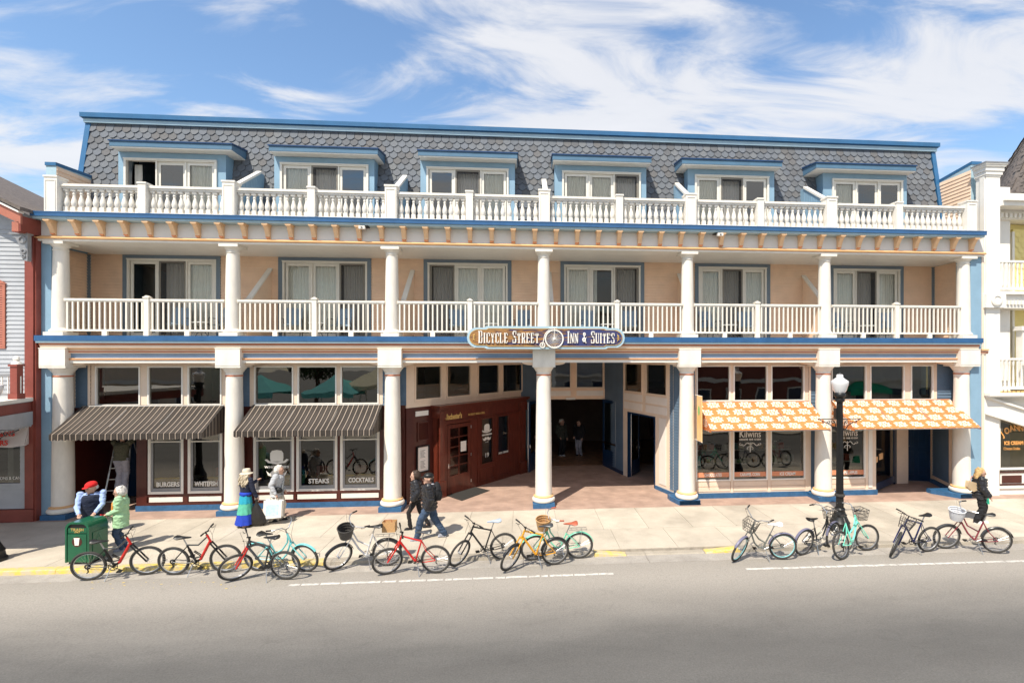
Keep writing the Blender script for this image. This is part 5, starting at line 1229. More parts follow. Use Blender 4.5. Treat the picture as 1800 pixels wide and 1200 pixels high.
# posts and rail
pp = (bp(.6)[0] - .10, bp(.6)[1])
q = MB(); q.box(pp[0] - .09, pp[0] + .09, pp[1] - .09, pp[1] + .09, zf + .1, wz(28, 640, pp[1])); zt2 = wz(28, 640, pp[1]); q.box(pp[0] - .12, pp[0] + .12, pp[1] - .12, pp[1] + .12, zt2 - .06, zt2); q.box(pp[0] - .12, pp[0] + .12, pp[1] - .12, pp[1] + .12, zf + .1, zf + .25)
post = PN('balcony_post', q, 'red'); q = MB(); q.lathe([(.12, zt2), (.10, zt2 + .05), (.05, zt2 + .09), (.08, zt2 + .14), (.06, zt2 + .2), (.02, zt2 + .23)], (pp[0], pp[1], 0), 12); q.build('finial', 'whiteb', post)
# the rail runs along the front of the balcony, seen square on to the left of the post
rl = (pp[0] - 3.0, pp[1] - .35)
TR2 = wallT(rl, (pp[0] - .09, pp[1])); l_ = math.dist(rl, pp)
q = MB(T=TR2); q.box(0, l_, -.035, .035, zt2 - .34, zt2 - .27); q.box(0, l_, -.03, .03, zf + .2, zf + .26); r_ = PN('balcony_railing', q, 'grey')
bq = MB(T=TR2)
for i in range(22):
    k = MB(T=TR2); u = .06 + i * .145
    k.tube([(u, 0, zf + .26), (u, 0, zt2 - .34)], .02, 6); k.build('baluster', 'whiteb', r_)
# shopfront below
q = MB(); q.box(-22, xc, y0 + .0, y0 + .1, .38, .95); q.box(wx(42, y0), xc, y0 - .0, y0 + .1, .9, 3.3); q.box(-22, xc, y0, y0 + .1, 2.95, 3.3); PN('shop_wall', q, 'gclap')
q = MB(T=at(0, y0, 0)); siding(q, -22, xc, .38, .95, .14); siding(q, wx(49, y0) - .2, xc, .95, 3.2, .12); PN('siding', q, 'gclap', kind='stuff')
q = MB(); q.box(-22, xe, y0 - .06, y0 + .1, .0, .36); PN('plinth_board', q, 'red')
w = pane_win(at(0, y0, 0), -18, wx(48.5, y0), .95, 3.0, 'gclap', 'glassd', .17); w.parent = NL
q = MB(); q.box(wx(39, y0), wx(48.5, y0), y0 - .02, y0 - .001, .95, 1.11); PN('corner_block', q, 'shutter')
text('window_lettering', 'LEMMONS & CANES', .13, at(wx(12, y0), y0 + .015, 1.22), 'whiteb', NL, sx=.8)
q = MB(); q.box(-22, -14.4, 3.0, 3.1, 0, 3.3); q.box(-22, -14.5, y0 + .2, 3, 0, .02)
for i in range(7): q.box(-17.5 + i * .45, -17.2 + i * .45, .9, 1.3, .9, 1.25 + .2 * (i % 3))
PN('shop_room', q, 'dark')
# cloth awning on the balcony side, lettered in red
NA = thing('awning', 'white cloth shop awning with red souvenir lettering at the left edge', 'awning', (p0[0], p0[1], zf))
inv = Matrix.Translation((-p0[0], -p0[1], -zf))
a0_, a1_ = (p0[0] - .06, p0[1] - .02), (p0[0] - 3.3, p0[1] - 1.0)
dvx, dvy = (a1_[0] - a0_[0], a1_[1] - a0_[1]); la = math.hypot(dvx, dvy)
TA = inv @ wallT(a1_, a0_)
q = MB(T=TA); n = 24; vs = []
zt3 = zf - .62; zb3 = zf - 1.28
for j in range(4):
    for i in range(n + 1): vs.append((la * i / n, -.28 * j / 3 + .015 * math.sin(i * 1.7 + j), zt3 + (zb3 - zt3) * j / 3 + (.02 * math.cos(i * 1.3) if j == 3 else 0)))
q.add(vs, [(j * (n + 1) + i, j * (n + 1) + i + 1, (j + 1) * (n + 1) + i + 1, (j + 1) * (n + 1) + i) for j in range(3) for i in range(n)])
q.add([(la, 0, zt3), (la, -.28, zb3), (la, 0, zb3 + .05)], [(0, 1, 2)]); q.build('canopy', 'awnw', NA, smooth=True)
M['redpaint'] = mat('red_lettering', (.55, .03, .02), .6)
text('awning_lettering', 'MOCCASINS', .20, TA @ at(la - .72, -.20, zt3 - .36) , 'redpaint', NA, sx=.85, off=.006)
text('awning_lettering', '& SOUVENIRS', .20, TA @ at(la - .86, -.30, zt3 - .60), 'redpaint', NA, sx=.85, off=.006)
# ---------------------------------------------------------------- right neighbour
NR = thing('ice_cream_parlour', 'white and yellow shop house with balconies and brown roof at the right edge', 'building')
def PR(n, q, m, **k): return q.build(n, m, NR, **k)
yp = -.15
pa, pb = wx(1733.5, yp), wx(1758, yp)
zc = wz(1745, 287, yp)
q = MB(); q.box(pa, pb, yp, yp + .4, 3.5, zc - .40); q.box(wx(1729.5, -.1), pa, yp + .04, yp + .22, 0, zc - .43); q.box(16.19, 17.2, .42, .6, 0, zc - .6); PR('pilaster', q, 'whiteb')
q = MB()
for k, (e, a, c) in enumerate(((.02, .46, .40), (.05, .40, .28), (.08, .28, .14), (.12, .14, .08), (.15, .08, .04))): q.box(pa - e, pb + e, yp - e, yp + .42, zc - a, zc - c)
PR('pilaster_cap', q, 'whiteb'); q = MB(); q.box(pa - .17, pb + .17, yp - .17, yp + .45, zc - .039, zc); PR('cap_flashing', q, 'grey')
q = MB(); zz = wz(1745, 528, yp); q.box(pa - .10, pb + .10, yp - .12, yp + .72, wz(1745, 541, yp), wz(1745, 517, yp)); q.lathe([(.2, 0), (.2, .04), (.14, .06), (.12, .03)], (0, 0, 0), 20); 
v = q.v; k0 = 8; q.v = v[:k0] + [(a + (pa + pb) / 2, yp - .12 - c, zz + b_) for a, b_, c in v[k0:]]; PR('rosette_block', q, 'whiteb')
yb = .9
q = MB(T=at(0, yb, 0)); siding(q, pb - .1, 22, 3.5, 9.4, .115, t=.02); PR('siding', q, 'yellowp', kind='stuff')
q = MB(); q.box(pb - .1, 22, yb + .001, yb + .2, 0, 9.6); q.box(pa + .3, 22, 5.9, 6, 0, 9.4); PR('wall', q, 'yellowp')
# scallop shingle bay
q = MB(); 
for r_ in range(11):
    for k in range(8):
        x = wx(1784.5, .78) + .1 + k * .24 + (.12 if r_ % 2 else 0); z = 7.2 + r_ * .19
        q.add([(x - .115, .77, z + .2), (x - .115, .755, z + .06), (x - .05, .75, z), (x + .05, .75, z), (x + .115, .755, z + .06), (x + .115, .77, z + .2)], [(0, 1, 2, 3, 4, 5)])
q.box(wx(1781, .77) , 22, .771, .9, 3.6, 9.4); PR('scalloped_siding', q, 'yellowp', kind='stuff')
q = MB(); q.box(wx(1779, .75), wx(1783, .75), .735, .899, 3.7, 9.3); PR('corner_board', q, 'whiteb')
def bal_r(zt_, zb_, nm):
    yr = -.1
    q = MB(); q.box(pb, 22, yr - .05, yr + .05, zt_ - .07, zt_); q.box(pb, 22, yr - .05, yr + .05, zb_, zb_ + .1); o = PR('balcony_railing', q, 'whiteb')
    b_ = MB(); b_.lathe([(.035, zb_ + .1), (.035, zb_ + .22), (.02, zb_ + .25), (.034, zb_ + .36), (.026, (zt_ + zb_) / 2 + .1), (.02, zt_ - .27), (.035, zt_ - .24), (.035, zt_ - .07)], (0, 0, 0), 8); me_ = b_.mesh('baluster', 'whiteb', True)
    for k in range(12): link('baluster', me_, o, (pb + .07 + k * .155, yr, 0))
for (t_, u_) in ((458, 510), (629, 684)): bal_r(wz(1780, t_, -.1), wz(1780, u_, -.1), '')
q = MB(); z1_, z2_ = wz(1780, 512, -.15), wz(1780, 541, -.15); q.box(pb + .0, 22, -.18, .9, z1_ - .1, z1_); q.box(pb + .02, 22, -.06, .9, z2_, z1_ - .1)
for k in range(18): q.box(pb + .06 + k * .13, pb + .13 + k * .13, -.12, -.06, z2_ + .12, z2_ + .26)
PR('balcony_cornice', q, 'whiteb')
z3_ = wz(1780, 690, -.2); q = MB(); q.box(pa - .05, 22, -.35, .9, z3_ - .10, z3_); q.box(pa, 22, -.28, .9, z3_ - .16, z3_ - .1); PR('shop_cornice', q, 'whiteb')
q = MB()
for k in range(14): q.box(pb + .02 + k * .16, pb + .12 + k * .16, -.12, -.06, z3_, z3_ + .05)
PR('lattice', q, 'gold', kind='stuff')
# windows on the yellow front
for (a, c, z0, z1) in ((1748, 1761, 3.75, 5.5), (1748, 1761, 7.3, 8.8)):
    xa_, xb_ = wx(a, yb), wx(c, yb); q = MB(); frame(q, xa_ - .25, xb_, z0, z1, .13, yb - .07, yb); w = PR('window', q, 'whiteb'); q = MB(); q.box(xa_ - .12, xb_ - .13, yb - .04, yb - .03, z0 + .13, z1 - .13); q.build('blind', 'curtain', w)
    q = MB(); q.box(xa_ - .3, xb_ + .05, yb - .12, yb, z1, z1 + .08); q.build('window_hood', 'whiteb', w)
q = MB(); q.box(wx(1793, .2) , wx(1797, .2) + .3, .1, .35, 3.65, 5.7); q.box(wx(1793, .2) - .08, wx(1797, .2) + .4, .05, .4, 5.7, 5.85); PR('porch_post', q, 'whiteb')
# roof
zr_ = wz(1780, 338, -.1)
q = MB(); q.box(pb + .3 - .3, 22, -.35, 1.2, zr_ - .35, zr_ - .12); q.box(pb, 22, -.25, 1.2, zr_ - .50, zr_ - .35); PR('eave', q, 'whiteb')
q = MB(); zz_ = zr_ - .62
for k in range(16): q.box(pb + .05 + k * .17, pb + .14 + k * .17, .2, .3, zz_ - .16, zz_)
q.box(pb, 22, .3, .9, zz_ - .2, zz_ + .12); PR('dentil_band', q, 'whiteb')
cx_, cy_ = wx(1752, 2.6) + 3.4, 2.6; apex = 6.4
n = 8; rows_ = 24; pb0 = 3.4
q = MB(); q.lathe([(pb0 * (1 - i / rows_) + .0, apex * (i / rows_) ** .88) for i in range(rows_ + 1)], (cx_, cy_, zr_ - .12), 8); PR('tower_roof', q, 'brownroof')
rr = PR('roof_edge', MB(), 'brownroof') if False else None
rnd = random.Random(2); q = MB()
for i in range(1, rows_ * 2):
    f = i / (rows_ * 2); rad = pb0 * (1 - f) * .985 + .03; z = zr_ - .12 + apex * f ** .88; m_ = max(8, int(rad * 20))
    for k in range(m_):
        a = 2 * math.pi * (k + .5 * (i % 2)) / m_; sect = math.pi / 4; rr_ = rad * math.cos(sect / 2) / math.cos((a % sect) - sect / 2) + rnd.uniform(.008, .02)
        x, y = cx_ + rr_ * math.cos(a), cy_ + rr_ * math.sin(a); tx, ty = -math.sin(a), math.cos(a); w_ = math.pi * rad / m_ * .94; dz = apex / rows_ / 2 * 1.15
        kx, ky = -math.cos(a) * .09, -math.sin(a) * .09
        q.add([(x - tx * w_, y - ty * w_, z), (x + tx * w_, y + ty * w_, z), (x + tx * w_ + kx, y + ty * w_ + ky, z + dz), (x - tx * w_ + kx, y - ty * w_ + ky, z + dz)], [(0, 1, 2, 3)])
PR('roof_shingles', q, 'brownroof', kind='stuff')
# ground floor front
zw = wz(1770, 738, .3)
q = MB(); q.box(pa - .12, wx(1752, .1), .0, .5, 0, z3_ - .16); q.box(wx(1752, .1), 22, .1, .35, 0, .30); q.box(wx(1752, .1), 22, .12, .4, .30, .80); q.box(wx(1752, .1), wx(1754.5, .1), .05, .4, 0, 3.4); q.box(wx(1752, .1), 22, .1, .5, 3.1, z3_ - .16); PR('shop_wall', q, 'whiteb')
q = MB(); xw = wx(1755, .1); frame(q, xw, 21, .86, 3.1, .06, .08, .25); q.box(xw, 21, .09, .2, 2.62, 2.68); w = PR('window', q, 'whiteb')
q = MB(); q.add([(xw, .17, .9), (21, .17, .9), (21, .17, 3.1), (xw, .17, 3.1)], [(0, 1, 2, 3)]); q.build('pane', 'glassd', w)
q = MB(); frame(q, xw, 21, .32, .80, .05, .09, .12); q.box(xw + .14, wx(1796, .1), .095, .11, .40, .66); PR('kick_panel', q, 'maroon'); q = MB(); q.box(xw, 22, .05, .1, .22, .30); PR('sill', q, 'whiteb')
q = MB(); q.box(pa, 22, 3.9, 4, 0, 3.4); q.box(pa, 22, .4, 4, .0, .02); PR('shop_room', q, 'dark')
# sloping fascia board over the shop window
q = MB(); q.prism([(pa - .02, z3_ - .17), (pa - .02, z3_ - .72), (21, z3_ - 2.3), (21, z3_ - 1.75)], -.12, .1); q.prism([(pa + .45, z3_ - .70), (pa + .45, z3_ - .98), (21, z3_ - 2.1), (21, z3_ - 1.9)], .0, .12) if False else None
PR('raking_fascia', q, 'whiteb')
q = MB(); q.prism([(pa - .02, z3_ - .17), (21, z3_ - 1.75), (21, z3_ - 1.68), (pa - .02, z3_ - .10)], -.20, -.0); PR('raking_moulding', q, 'whiteb')
M['orangetext'] = mat('orange_gilt_lettering', (.72, .34, .10), .5)
for i, ch in enumerate("JOANN'S"):
    a = 34 - i * 7.5; xx = xw + .24 + i * .165; zz = 2.02 + .20 * math.sin(min(i, 6) * .52)
    text('window_lettering', ch, .30, at(xx, .145, zz) @ Matrix.Rotation(-R(a), 4, 'Y'), 'orangetext', NR, sx=.8, off=.01)
text('window_lettering', 'ICE CREAM', .17, at(xw + .62, .145, 1.72), 'orangetext', NR, sx=.85, off=.008)
text('window_lettering', 'Cheese Sodas', .14, at(xw + .55, .145, 1.54), 'orangetext', NR, sx=.8)
# ---------------------------------------------------------------- far side of the street, seen in the shop windows
def far_house(x0, x1, h, m, m2, lab, ys=-19.5, yb=-26):
    t = thing('house', lab, 'house', ((x0 + x1) / 2, ys, 0))
    q = MB(); q.box(x0 - (x0 + x1) / 2, x1 - (x0 + x1) / 2, yb - ys, 0, -.1, h); q.build('wall', m, t)
    w_ = x1 - x0; n = int(w_ / 2.2)
    for fl in range(int(h / 3.3)):
        for k in range(n):
            xx = -w_ / 2 + w_ * (k + .5) / n; q = MB(); frame(q, xx - .6, xx + .6, fl * 3.3 + .9, fl * 3.3 + 2.5, .1, .02, .08); o = q.build('window', 'whiteb', t)
            q = MB(); q.box(xx - .5, xx + .5, .01, .03, fl * 3.3 + 1, fl * 3.3 + 2.4); q.build('pane', 'navy', o)
    q = MB(); q.box(-w_ / 2 - .2, w_ / 2 + .2, yb - ys, .35, h, h + .3); q.box(-w_ / 2, w_ / 2, 0, .25, 2.9, 3.15); q.build('cornice', m2, t)
far_house(-33, -22, 7.2, 'peachl', 'whiteb', 'peach coloured house across the street, mirrored in the leftmost upper windows')
far_house(3, 11, 6.2, 'gclap', 'whiteb', 'grey clapboard house across the street, mirrored beside the way in')
far_house(12, 21.5, 6.6, 'red', 'cream', 'dark red shop across the street, mirrored in the sweet shop windows')
far_house(22, 32, 6.4, 'cream', 'whiteb', 'cream clapboard house across the street, mirrored at the right')
M['teal'] = mat('teal_canvas', (.16, .58, .56), .8, .1, 2); M['green'] = mat('green_canvas', (.03, .5, .25), .8, .1, 2); M['sand'] = mat('sand_canvas', (.8, .72, .5), .8, .1, 2)
for i, (x, m_, lab) in enumerate(((-18.6, 'teal', 'teal patio tent across the street, nearest the peach house'), (-13.4, 'teal', 'teal patio tent across the street beside the sand one'), (-11.0, 'sand', 'sand coloured patio tent across the street'), (26.0, 'green', 'green patio tent across the street at the right'))):
    t = thing('patio_tent', lab, 'tent', (x, -20.5 - (i == 2) * 1.5, 0))
    q = MB(); w_ = 1.7; z0 = 2.3 + (i == 2) * .4; q.add([(-w_, -w_, z0), (w_, -w_, z0), (w_, w_, z0), (-w_, w_, z0), (0, 0, z0 + 1.2)], [(0, 1, 4), (1, 2, 4), (2, 3, 4), (3, 0, 4)]); q.box(-w_, w_, w_ - .02, w_, z0 - .3, z0); q.box(-w_, w_, -w_, -w_ + .02, z0 - .3, z0); q.build('canopy', m_, t)
    for sx in (-1, 1):
        for sy in (-1, 1): q = MB(); q.tube([(sx * (w_ - .05), sy * (w_ - .05), -.1), (sx * (w_ - .05), sy * (w_ - .05), z0)], .04); q.build('pole', 'whiteb', t)
def leafmat(n, c): return mat(n, c, .7, .5, 3)
M['leaf'] = leafmat('foliage', (.045, .075, .022))
for i, (x, y, h) in enumerate(((-17, -26, 8), (-9, -26, 8), (36, -25, 9))):
    t = thing('tree', ('leafy tree behind the teal tents across the street', 'leafy tree behind the sand tent across the street', 'leafy tree across the street at the far right')[i], 'tree', (x, y, 0))
    q = MB(); q.tube([(0, 0, 0), (.1, 0, h * .35), (0, .1, h * .6)], [.22, .16, .08], 8)
    for k in range(6): a = k * 1.05; q.tube([(0.05, 0, h * (.35 + .04 * k)), (1.4 * math.cos(a), 1.4 * math.sin(a), h * (.6 + .04 * k))], [.08, .03], 5)
    q.build('trunk', 'wood', t)
    q = MB(); rnd = random.Random(i)
    for k in range(2600):
        v_ = Vector((rnd.gauss(0, 1), rnd.gauss(0, 1), rnd.gauss(0, 1))).normalized() * rnd.uniform(.5, 1) ** .5
        c = Vector((v_.x * 2.6, v_.y * 2.4, h * .66 + v_.z * h * .32)); a_ = Vector((rnd.gauss(0, 1), rnd.gauss(0, 1), rnd.gauss(0, 1))).normalized() * .16; b_ = a_.orthogonal().normalized() * .11
        q.add([c - a_, c + b_, c + a_, c - b_], [(0, 1, 2, 3)])
    q.build('crown', 'leaf', t)
# ---------------------------------------------------------------- lamp posts
def scroll(q, sx, z):
    q.tube([(0, 0, z), (sx * .60, 0, z)], .014, 5); q.ball((sx * .61, 0, z), .022, 6, 4)
    q.tube([(sx * (.12 + .004 * k * k * .35), 0, z - .34 + .32 * (1 - math.exp(-k * .35))) for k in range(9)], .013, 5)
    for cx_, r_, t0 in ((.20, .055, 0), (.34, .05, 2), (.47, .035, 4)):
        q.tube([(sx * (cx_ + r_ * (1 - k * .06) * math.cos(t0 + k * .55)), 0, z - .09 + r_ * (1 - k * .06) * math.sin(t0 + k * .55)) for k in range(12)], .011, 5)
    q.tube([(sx * .10, 0, z - .34), (sx * .17, 0, z - .30), (sx * .25, 0, z - .18), (sx * .40, 0, z - .10), (sx * .58, 0, z - .02)], .013, 5)
M['globe'] = mat('lamp_globe_glass', (.78, .78, .78), .18, .04, 8, coat=.5)
def lamp(x, y, lab, hz=3.28):
    t = thing('street_lamp', lab, 'street lamp', (x, y, 0), group='black street lamps'); t.scale = (1, 1, .935)
    q = MB(); q.lathe([(.30, 0), (.30, .06), (.27, .09), (.25, .22), (.26, .25), (.23, .3), (.18, .42), (.14, .55), (.13, .60), (.145, .63), (.12, .67)], n=20); q.build('base', 'black', t, smooth=True)
    q = MB(); n = 32; vs = []; zs = (.66, 1.2, 2, 3, 3.80)
    for j, z in enumerate(zs):
        r0 = .098 - .020 * (z - .66) / 3.14
        for k in range(n): rr_ = r0 * (1 if k % 2 else .90); vs.append((rr_ * math.cos(2 * math.pi * k / n), rr_ * math.sin(2 * math.pi * k / n), z))
    q.add(vs, [(j * n + k, j * n + (k + 1) % n, (j + 1) * n + (k + 1) % n, (j + 1) * n + k) for j in range(4) for k in range(n)]); q.build('shaft', 'black', t)
    q = MB(); q.lathe([(.09, 3.78), (.13, 3.82), (.13, 3.86), (.10, 3.89), (.12, 3.93), (.155, 3.97), (.155, 4.03), (.13, 4.06)], n=18); q.build('collar', 'black', t, smooth=True)
    q = MB(); q.lathe([(.12, 4.05), (.165, 4.12), (.215, 4.30), (.228, 4.36), (.222, 4.40), (.13, 4.47), (.085, 4.51), (.09, 4.56), (.07, 4.60)], n=24); q.build('lamp_globe', 'globe', t, smooth=True)
    q = MB(); q.lathe([(.035, 4.59), (.04, 4.62), (.02, 4.65), (.008, 4.70)], n=8); q.build('finial', 'black', t)
    for s_ in (-1, 1): q = MB(); scroll(q, s_, hz); q.build('scroll_arm', 'black', t)
    q = MB(); q.box(-.10, -.15, -.05, .05, 3.3, 3.6); q.build('junction_box', 'black', t)
    return t
lx, ly = 8.72, -2.9
lamp(lx, ly, 'black street lamp with white globe standing among the parked bicycles')
lamp(wx(-18, -3.35), -3.35, 'black street lamp base and scroll at the left edge of the pavement')
q = MB(); q.lathe([(.115, -.02), (.13, 0), (.13, .04), (.115, .06)], n=16); o = q.build('cable_lock', 'rubber'); o.location = (lx, ly, .95); tag(o, 'thick black cable lock looped round the lamp post', 'lock')
# ---------------------------------------------------------------- litter bin
M['bin'] = mat('glossy_green_steel', (.006, .10, .045), .28, .25, 3, coat=.4)
bL, bR, bB = gr(115, 992), gr(157, 992), gr(185, 957)
ang = math.atan2(bR[1] - bL[1], bR[0] - bL[0]); W_ = math.dist(bL, bR)
BN = thing('litter_bin', 'green steel litter bin with rounded top and round cup sticker', 'litter bin', (bL[0], bL[1], 0), ang)
Dp, Hh = .47, .985
cs = [(0, .05), (0, Hh - .16)] + [(.16 - .16 * math.cos(t * math.pi / 12), Hh - .16 + .16 * math.sin(t * math.pi / 12)) for t in range(1, 6)] + [(W_ - .16 + .16 * math.sin(t * math.pi / 12), Hh - .16 + .16 * math.cos(t * math.pi / 12)) for t in range(0, 6)] + [(W_, Hh - .16), (W_, .05)]
q = MB(); q.prism(cs, 0.02, Dp - .02); body = q.build('body', 'bin', BN)
q = MB(); rim = [(x, z) for x, z in cs]; n = len(rim); inn = [(W_ / 2 + (x - W_ / 2) * .86, .05 + (z - .05) * .955) for x, z in rim]
for yy in (-.012, Dp - .02):
    q = MB()
    q.add([(x, yy, z) for x, z in rim] + [(x, yy, z) for x, z in inn] + [(x, yy + .032, z) for x, z in rim] + [(x, yy + .032, z) for x, z in inn], [(i, i + 1, n + i + 1, n + i) for i in range(n - 1)] + [(i, 2 * n + i, 2 * n + i + 1, i + 1) for i in range(n - 1)] + [(n + i, n + i + 1, 3 * n + i + 1, 3 * n + i) for i in range(n - 1)]); q.build('rim', 'bin', BN)
q = MB(); q.box(.07, W_ - .07, .016, .021, .66 + .12, Hh - .07); q.build('mouth', 'black', BN)
q = MB(); q.box(.06, W_ - .06, .0, .03, .70 + .03, .84); q.box(.06, W_ - .06, -.008, .02, .06, .70); q.box(W_ - .02, W_ + .012, .08, Dp - .08, .06, .72); q.build('door_panel', 'bin', BN)
q = MB(); q.prism([(W_ / 2 + .115 * math.cos(k * .35), .53 + .115 * math.sin(k * .35)) for k in range(18)], -.013, -.009); q.build('sticker', 'maroon', BN)
q = MB(); q.prism([(W_ / 2 - .06, .60), (W_ / 2 + .06, .60), (W_ / 2 + .045, .45), (W_ / 2 - .045, .45)], -.018, -.014); q.box(W_ / 2 - .068, W_ / 2 + .068, -.018, -.014, .60, .62); q.build('cup_print', 'whiteb', BN)
text('bin_lettering', 'TRASH', .09, at(W_ / 2, -.002, .775), 'gold', BN, sx=1.1); text('bin_lettering', 'ONLY', .05, at(W_ / 2, -.002, .735), 'gold', BN)
text('bin_logo', 'A', .24, Matrix.Translation((W_ + .015, .24, .50)) @ Matrix.Rotation(R(90), 4, 'Z'), mat('worn_print', (.07, .17, .11), .5), BN)
q = MB(); q.box(.03, W_ - .03, .05, Dp - .05, 0, .05); q.build('foot', 'black', BN)
# ---------------------------------------------------------------- stepladder
LD = thing('stepladder', 'tall aluminium stepladder in the dark doorway under the left awning', 'ladder', (wx(215, .85), .85, 0), R(8))
lz = 2.3
for s_ in (-1, 1):
    q = MB(); q.tube([(s_ * .32, -.45, 0), (s_ * .20, .10, lz)], .022, 6); q.build('rail', 'metal', LD)
    q = MB(); q.tube([(s_ * .34, .75, 0), (s_ * .20, .14, lz)], .016, 6); q.build('rear_leg', 'metal', LD)
for i in range(6):
    f = (i + 1) / 7; q = MB(); q.box(-.32 + .12 * f, .32 - .12 * f, -.45 + .55 * f - .03, -.45 + .55 * f + .05, lz * f - .015, lz * f); q.build('step', 'metal', LD)
q = MB(); q.box(-.24, .24, -.02, .26, lz, lz + .04); q.build('top_step', 'metal', LD)
# ---------------------------------------------------------------- balcony chairs and tables
M['sling'] = mat('blue_grey_sling', (.22, .30, .38), .8, .1, 10); M['tabletop'] = mat('pale_table_glass', (.62, .64, .64), .3, .08, 6)
def make_chair():
    t = thing('balcony_chair', 'x', 'chair', (0, 0, 0), 0, 'balcony chairs')
    for s_ in (-1, 1):
        q = MB(); q.tube([(s_ * .27, -.25, 0), (s_ * .27, -.22, .38), (s_ * .27, -.23, .62), (s_ * .27, .12, .62), (s_ * .27, .2, .40), (s_ * .27, .26, 0)], .013, 5); q.build('side_frame', 'black', t)
    q = MB(); q.add([(-.25, -.24, .42), (.25, -.24, .42), (.25, .2, .38), (-.25, .2, .38), (-.25, .0, .385), (.25, .0, .385)], [(0, 1, 5, 4), (4, 5, 2, 3)]); q.build('seat', 'sling', t)
    q = MB(); q.add([(-.25, .2, .40), (.25, .2, .40), (.25, .36, .98), (-.25, .36, .98)], [(0, 1, 2, 3)]); q.tube([(-.25, .2, .38), (-.25, .37, 1.0), (.25, .37, 1.0), (.25, .2, .38)], .013, 5); q.build('backrest', 'sling', t)
    return t
def copy_tree(o, parent=None):
    c = o.copy(); COL.objects.link(c)
    if parent: c.parent = parent
    for ch in [k for k in bpy.data.objects if k.parent == o]: copy_tree(ch, c)
    return c
def make_table():
    t = thing('balcony_table', 'x', 'table', (0, 0, 0), 0, 'balcony tables')
    q = MB(); q.lathe([(.26, .46), (.27, .475), (.26, .49)], n=18); q.build('tabletop', 'tabletop', t)
    for k in range(3):
        a = k * 2.1; q = MB(); q.tube([(.22 * math.cos(a), .22 * math.sin(a), 0), (.05 * math.cos(a), .05 * math.sin(a), .24), (.2 * math.cos(a), .2 * math.sin(a), .46)], .012, 5); q.build('leg', 'black', t)
    return t
ch0, tb0 = make_chair(), make_table()
bayn = ['first bay', 'second bay', 'third bay', 'fourth bay', 'fifth bay', 'sixth bay']
cps = [(318, 395), (517, 600), (806, 917), (1036, 1105), (1246, 1310), (1476, 1560)]; tps = [358, 560, 865, 1068, 1280, 1520]
for i in range(6):
    for j in (0, 1):
        o = ch0 if (i, j) == (0, 0) else copy_tree(ch0)
        o.location = (wx(cps[i][j], 1.1), .95, 5.402); o.rotation_euler = (0, 0, R(-12 if j else 14))
        o['label'] = 'blue sling chair, %s of two, on the middle balcony, %s from left' % (('left', 'right')[j], bayn[i])
    o = tb0 if i == 0 else copy_tree(tb0)
    o.location = (wx(tps[i], 1.0), .9, 5.402); o['label'] = 'small round table between the chairs on the middle balcony, %s from left' % bayn[i]
# ---------------------------------------------------------------- bicycles
def paint(n, c, r=.3): return mat(n, c, r, .15, 10, coat=.35)
M['b_red'] = paint('red_frame_paint', (.58, .018, .014)); M['b_black'] = paint('black_frame_paint', (.015, .015, .016)); M['b_char'] = paint('charcoal_frame_paint', (.05, .052, .055)); M['b_teal'] = paint('turquoise_frame_paint', (.20, .62, .62)); M['b_mint'] = paint('mint_frame_paint', (.22, .66, .45)); M['b_white'] = paint('silver_white_frame_paint', (.66, .66, .66)); M['b_yellow'] = paint('yellow_frame_paint', (.78, .36, .02)); M['b_grey'] = paint('grey_green_frame_paint', (.16, .17, .155)); M['b_navy'] = paint('navy_frame_paint', (.015, .02, .09)); M['b_maroon'] = paint('maroon_floral_frame_paint', (.24, .035, .05)); M['b_aqua'] = paint('aqua_frame_paint', (.20, .78, .58))
M['wicker'] = mat('tan_wicker', (.55, .32, .14), .8, .3, 40, bump=.5); M['tan'] = mat('brown_leather', (.42, .10, .05), .45, .2, 10); M['wbask'] = mat('white_basket_plastic', (.72, .72, .73), .5, .1, 9); M['wire'] = mat('dark_basket_wire', (.06, .055, .05), .5); M['seatw'] = mat('white_saddle_cover', (.8, .8, .8), .6, .05, 9); M['seatb'] = mat('pale_blue_saddle_cover', (.38, .45, .55), .6, .1, 9); M['purple'] = mat('lilac_fender', (.17, .165, .24), .3, coat=.4); M['rimc'] = mat('aqua_rim', (.28, .62, .64), .3)
def wheel_parts(root, name, T, R_, rt, rim, tyre='rubber', thick=.027):
    q = MB(T=T); q.torus((0, 0, 0), R_ - thick, thick, 'y', 36, 8); w = q.build(name, tyre, root, smooth=True)
    q = MB(T=T); q.torus((0, 0, 0), R_ - 2 * thick - .004, .011, 'y', 36, 5); q.build('rim', rim, w, smooth=True)
    q = MB(T=T)
    for k in range(24):
        a = 2 * math.pi * k / 24; b_ = a + (.5 if k % 2 else -.5); s_ = .025 if (k // 2) % 2 else -.025
        q.tube([(.022 * math.cos(b_), s_, .022 * math.sin(b_)), ((R_ - .06) * math.cos(a), 0, (R_ - .06) * math.sin(a))], .0018, 3, cap=False)
    q.tube([(0, -.045, 0), (0, .045, 0)], .02, 8); q.build('spokes', 'metal', w)
    return w
